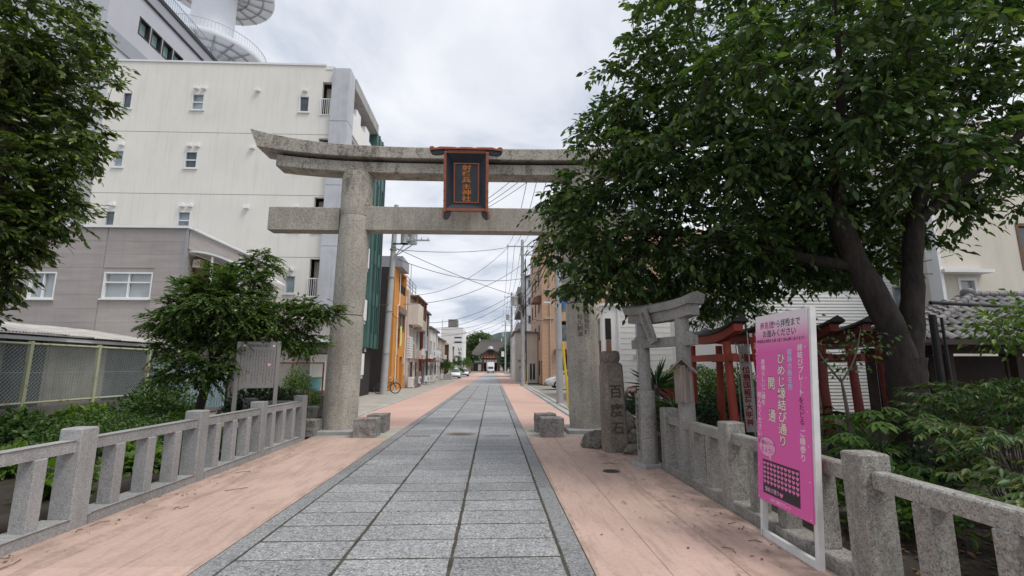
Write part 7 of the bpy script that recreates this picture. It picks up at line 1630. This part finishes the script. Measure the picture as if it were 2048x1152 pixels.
# ================================================================== VEHICLES
def car(label, loc, rz_, paint, L_=4.5, W_=1.72, Hh=1.55, cat='car', name='parked_car'):
    """car in its own frame: nose towards +X"""
    c = thing(name, label, cat, loc, rz_ or 1e-6); ORG[c.name] = (0, 0, 0)
    sec = [(-L_/2, 0.45, 0.80, 0.78, 0.86), (-L_/2+0.08, 0.30, 0.98, 0.84, 0.92), (-L_*0.38, 0.22, 1.02, 0.86, 1.0), (-L_*0.1, 0.22, 1.00, 0.86, 1.0), (L_*0.12, 0.22, 0.98, 0.86, 1.0), (L_*0.25, 0.22, 0.95, 0.86, 1.0), (L_*0.36, 0.24, 0.88, 0.84, 0.98), (L_*0.45, 0.27, 0.76, 0.78, 0.93), (L_/2-0.02, 0.34, 0.62, 0.62, 0.80), (L_/2, 0.42, 0.55, 0.5, 0.72)]
    rings = []
    for x, zb_, zt_, wt, wm in sec:
        w = W_/2; zm = zb_+(zt_-zb_)*0.55
        rings.append([(x, -w*wm*0.94, zb_), (x, w*wm*0.94, zb_), (x, w*wm, zb_+(zt_-zb_)*0.25), (x, w*wm, zm), (x, w*wm*0.97, zt_-0.04), (x, w*wm*0.9, zt_), (x, -w*wm*0.9, zt_), (x, -w*wm*0.97, zt_-0.04), (x, -w*wm, zm), (x, -w*wm, zb_+(zt_-zb_)*0.25)])
    body = MB().loft(rings).build('body', paint, c, 40)
    cab = [(-L_*0.47, 1.0, 1.02, 0.80, 0.80), (-L_*0.42, 1.0, Hh-0.16, 0.84, 0.70), (-L_*0.30, 1.0, Hh-0.02, 0.85, 0.66), (-L_*0.02, 1.0, Hh, 0.86, 0.66), (L_*0.10, 0.98, Hh-0.08, 0.86, 0.67), (L_*0.30, 0.93, 0.96, 0.86, 0.80)]
    rings = [[(x, -W_/2*wb, zb_), (x, W_/2*wb, zb_), (x, W_/2*wt, zt_), (x, -W_/2*wt, zt_)] for x, zb_, zt_, wb, wt in cab]
    MB().loft(rings).build('glasshouse', 'car_glass', c, 40)
    rr = [[(x, -W_/2*wt*1.01, zt_-0.05), (x, W_/2*wt*1.01, zt_-0.05), (x, W_/2*wt*0.96, zt_+0.012), (x, -W_/2*wt*0.96, zt_+0.012)] for x, zb_, zt_, wb, wt in cab[1:5]]
    MB().loft(rr).build('roof', paint, body, 40)
    for sy in (-1, 1):
        for x0, x1 in ((L_*0.30, L_*0.105), (-L_*0.06, -L_*0.05), (-L_*0.44, -L_*0.40)):
            MB().tube([(x0, sy*W_/2*0.865, 0.96), (x1, sy*W_/2*0.675, Hh-0.08)], 0.028, 6).build('window_pillar', paint, body)
        MB().cham(L_*0.20, L_*0.25, sy*W_/2-0.02*sy, sy*(W_/2+0.16), 0.95, 1.08, 0.01).build('mirror', paint, body)
        hl_ = [(L_/2-0.10, sy*W_/2*0.50, 0.56), (L_/2-0.18, sy*W_/2*0.80, 0.62), (L_*0.37, sy*W_/2*0.955, 0.78), (L_*0.36, sy*W_/2*0.90, 0.85), (L_/2-0.24, sy*W_/2*0.62, 0.74)]
        hl2 = [(p[0]+0.02, p[1]*1.03, p[2]+0.012) for p in hl_]; MB().loft([hl_, hl2]).build('headlight', 'porcelain', c)
        MB().box(-L_/2-0.015, -L_/2+0.12, sy*W_/2*0.62, sy*W_/2*0.86, 0.70, 0.95).build('tail_light', 'lamp_red', c)
        for x in (L_*0.31, -L_*0.30):
            wh_ = MB().add(*(lambda m_: (m_.v, m_.f))(MB().tube([(x, sy*(W_/2-0.20), 0.31), (x, sy*(W_/2-0.17), 0.31), (x, sy*(W_/2+0.0), 0.31), (x, sy*(W_/2+0.02), 0.31)], [0.27, 0.31, 0.31, 0.28], 26))).build('wheel', 'tyre', c, 40)
            rm = MB().tube([(x, sy*(W_/2-0.02), 0.31), (x, sy*(W_/2+0.028), 0.31)], [0.20, 0.19], 22).build('rim', 'steel', wh_, 40)
            for k in range(7):
                a = 2*math.pi*k/7; MB().tube([(x, sy*(W_/2+0.034), 0.31), (x+0.185*math.cos(a), sy*(W_/2+0.034), 0.31+0.185*math.sin(a))], 0.022, 4).build('spoke', 'aluminium', wh_)
    MB().box(L_/2-0.03, L_/2+0.008, -0.45, 0.45, 0.32, 0.42).build('grille', 'black_paint', c); MB().box(L_/2+0.002, L_/2+0.016, -0.17, 0.17, 0.43, 0.52).build('number_plate', 'white_paint', c)
    return c
car('silver estate car parked before the orange apartments', (6.35, 37.6, 0.0), R(181), 'car_silver', 4.55, 1.75, 1.58)
car('dark red car parked behind the inscribed stone and small torii', (7.9, 20.3, 0.0), R(186), 'car_red', 4.3, 1.7, 1.5)
car('white car half hidden by the carved gate pillar', (9.2, 31.0, 0.0), R(183), 'car_white', 4.2, 1.68, 1.5)
car('small white car parked end-on beside the street planter', (-5.9, 74.0, 0.0), R(-80), 'car_white', 3.6, 1.55, 1.5)
car('silver car parked by the shrubs before the shrine gate', (-5.6, 92.0, 0.0), R(-82), 'car_silver', 4.3, 1.7, 1.5)
tk = thing('box_truck', 'white box truck driving towards the gate in the middle of the street', 'truck', (-0.72, 140, 0))
MB().cham(-1.80, 0.36, 141.6, 145.5, 0.75, 3.25, 0.05).build('box_body', 'car_white', tk)
rings = [[(-1.62, y_, zb_), (0.18, y_, zb_), (0.18-i_, y_, zt_), (-1.62+i_, y_, zt_)] for y_, zb_, zt_, i_ in ((140.0, 0.45, 1.25, 0.0), (140.25, 0.40, 2.05, 0.10), (141.5, 0.40, 2.15, 0.10))]
cbm = MB().loft(rings).build('cab', 'car_white', tk)
MB().add([(-1.48, 139.99, 1.27), (0.04, 139.99, 1.27), (0.02, 140.20, 1.95), (-1.46, 140.20, 1.95)], [(0,1,2,3)]).build('windscreen', 'car_glass', tk)
MB().box(-1.7, 0.26, 139.93, 140.1, 0.4, 0.62).build('bumper', 'dark_metal', tk)
for s_ in (-1, 1):
    MB().box(-0.72+s_*0.62-0.14, -0.72+s_*0.62+0.14, 139.96, 140.02, 0.72, 0.92).build('headlight', 'porcelain', tk); MB().box(-0.72+s_*1.02-0.06, -0.72+s_*1.02+0.06, 140.0, 140.15, 1.3, 1.75).build('mirror', 'black_paint', tk)
    for y_ in (140.8, 144.4): MB().tube([(-0.72+s_*0.68, y_, 0.36), (-0.72+s_*0.88, y_, 0.36)], 0.36, 18).build('wheel', 'tyre', tk, 40)
MB().box(-0.89, -0.55, 139.92, 139.928, 0.43, 0.58).build('number_plate', 'yellow_paint', tk)
# bicycle
bk = thing('bicycle', 'dark city bicycle leaning against the leaning utility pole', 'bicycle', (-6.7, 30.75, 0), R(3))
def ring(cx, cz, r_, t_, n_=30): return [(cx+r_*math.cos(2*math.pi*k/n_), 0, cz+r_*math.sin(2*math.pi*k/n_)) for k in range(n_+1)]
for cx in (-0.53, 0.53):
    w_ = MB().tube(ring(cx, 0.335, 0.315, 0), 0.028, 6).build('wheel', 'tyre', bk, 60); MB().tube(ring(cx, 0.335, 0.29, 0), 0.009, 5).build('rim', 'chrome', w_, 60)
    sp_ = MB()
    for k in range(16): a = 2*math.pi*k/16; sp_.tube([(cx, 0, 0.335), (cx+0.29*math.cos(a), 0, 0.335+0.29*math.sin(a))], 0.0018, 3, cap=False)
    sp_.build('spokes', 'steel', w_); MB().tube(ring(cx, 0.335, 0.345, 0)[3:20], 0.012, 5).build('mudguard', 'black_paint', w_)
fr = MB()
for a, b_ in (((-0.03, 0, 0.30), (0.40, 0, 0.78)), ((-0.03, 0, 0.30), (-0.18, 0, 0.80)), ((-0.15, 0, 0.62), (0.40, 0, 0.72)), ((-0.53, 0.04, 0.335), (-0.03, 0.04, 0.30)), ((-0.53, 0.04, 0.335), (-0.15, 0.02, 0.70)), ((-0.53, -0.04, 0.335), (-0.03, -0.04, 0.30)), ((0.38, 0, 0.85), (0.44, 0, 0.62)), ((0.44, 0.04, 0.62), (0.53, 0.04, 0.335)), ((0.44, -0.04, 0.62), (0.53, -0.04, 0.335))): fr.tube([a, b_], 0.022, 7)
fr.build('frame', 'black_paint', bk, 60)
MB().tube([(0.38, 0, 0.84), (0.35, 0, 0.98)], 0.012, 6).build('stem', 'chrome', bk); MB().tube([(0.18, -0.27, 0.98), (0.30, -0.22, 1.0), (0.36, 0, 0.98), (0.30, 0.22, 1.0), (0.18, 0.27, 0.98)], 0.012, 6).build('handlebar', 'chrome', bk, 60)
MB().loft([[(x, -w_, z-0.03), (x, w_, z-0.03), (x, w_*0.8, z+0.02), (x, -w_*0.8, z+0.02)] for x, w_, z in ((-0.34, 0.08, 0.87), (-0.24, 0.085, 0.88), (-0.12, 0.04, 0.875), (-0.06, 0.02, 0.87))]).build('saddle', 'black_paint', bk, 50); MB().tube([(-0.18, 0, 0.78), (-0.2, 0, 0.86)], 0.013, 6).build('seat_post', 'chrome', bk)
bas = MB()
for zz in (0.72, 0.82, 0.93):
    bas.tube([(0.42, -0.16, zz), (0.70, -0.17, zz), (0.70, 0.17, zz), (0.42, 0.16, zz), (0.42, -0.16, zz)], 0.005, 4)
for k in range(6): bas.tube([(0.45+0.05*k, -0.165, 0.70), (0.45+0.05*k, -0.165, 0.93)], 0.003, 3, cap=False); bas.tube([(0.45+0.05*k, 0.165, 0.70), (0.45+0.05*k, 0.165, 0.93)], 0.003, 3, cap=False)
bas.build('basket', 'steel', bk); MB().tube(ring(-0.03, 0.30, 0.09, 0, 18), 0.008, 5).build('chainring', 'chrome', bk)
for s_ in (-1, 1): MB().tube([(-0.03, 0.06*s_, 0.30), (-0.03+0.15*s_, 0.07*s_, 0.24)], 0.009, 5).build('crank', 'chrome', bk)
bk.rotation_euler = (R(-4), 0, R(3))
# ================================================================== LITTER ON THE WALKS
lg = random.Random(21); mb = MB()
def in_walk(): 
    if lg.random() < 0.45: return (-4.2 + abs(lg.gauss(0, 0.35)), lg.uniform(2, 11.5)) 
    if lg.random() < 0.75: return (2.6 - abs(lg.gauss(0, 0.4)), lg.uniform(2, 11))
    return (lg.uniform(-4, 2.5), lg.uniform(3, 11))
n_ = 800; P_ = np.array([(*in_walk(), 0.006) for _ in range(n_)]); P_ = P_[(P_[:, 0] > -4.19) & (P_[:, 0] < 2.6)]; n_ = len(P_)
D_ = np.concatenate([rng.normal(size=(n_, 2)), rng.uniform(-0.05, 0.2, (n_, 1))], 1)
o = link('leaf_litter', leaf_mesh('leaf_litter', P_, D_, np.tile([[0., 0., 1.]], (n_, 1)), 0.008+0.045*rng.random(n_)**4, 'ovate', 0.5, droop=-0.02), 'litter', None, (0, 0, 0)); stuff(o); tag(o, 'scattered dry leaf crumbs on the pink walks', 'leaf litter')
for i in range(16):
    x, y_ = in_walk(); x = min(max(x, -4.1), 2.5); a = lg.uniform(0, 6.28); l_ = lg.uniform(0.08, 0.28)
    pts = [(x, y_, 0.006), (x+l_*0.5*math.cos(a), y_+l_*0.5*math.sin(a), 0.014), (x+l_*math.cos(a+0.3), y_+l_*math.sin(a+0.3), 0.006)]
    tag(MB().tube(pts, 0.0035, 4).build('twig', 'litter'), 'thin dry twig lying on the pink walk', 'twig', 'twigs on the pink walks')
# undergrowth of fallen leaves in the garden
n_ = 5000; P_ = np.stack([rng.uniform(2.95, 9.5, n_), rng.uniform(1.0, 11.0, n_), np.full(n_, 0.13)], 1)
P_[:, 2] = [0.02 + 0.10*(0.6+0.7*mnoise.noise(Vector((p[0]*1.1, p[1]*1.1, 5.0)))) for p in P_]
o = link('leaf_litter', leaf_mesh('leaf_litter', P_, rng.normal(size=(n_, 3))*np.array([1, 1, 0.25]), np.tile([[0., 0., 1.]], (n_, 1)), rng.uniform(0.04, 0.09, n_), 'ovate', 0.55, droop=-0.1), 'litter', None, (0, 0, 0)); stuff(o); tag(o, 'dry fallen leaves covering the shaded garden soil', 'leaf litter')
bpy.data.objects.remove(_fo)
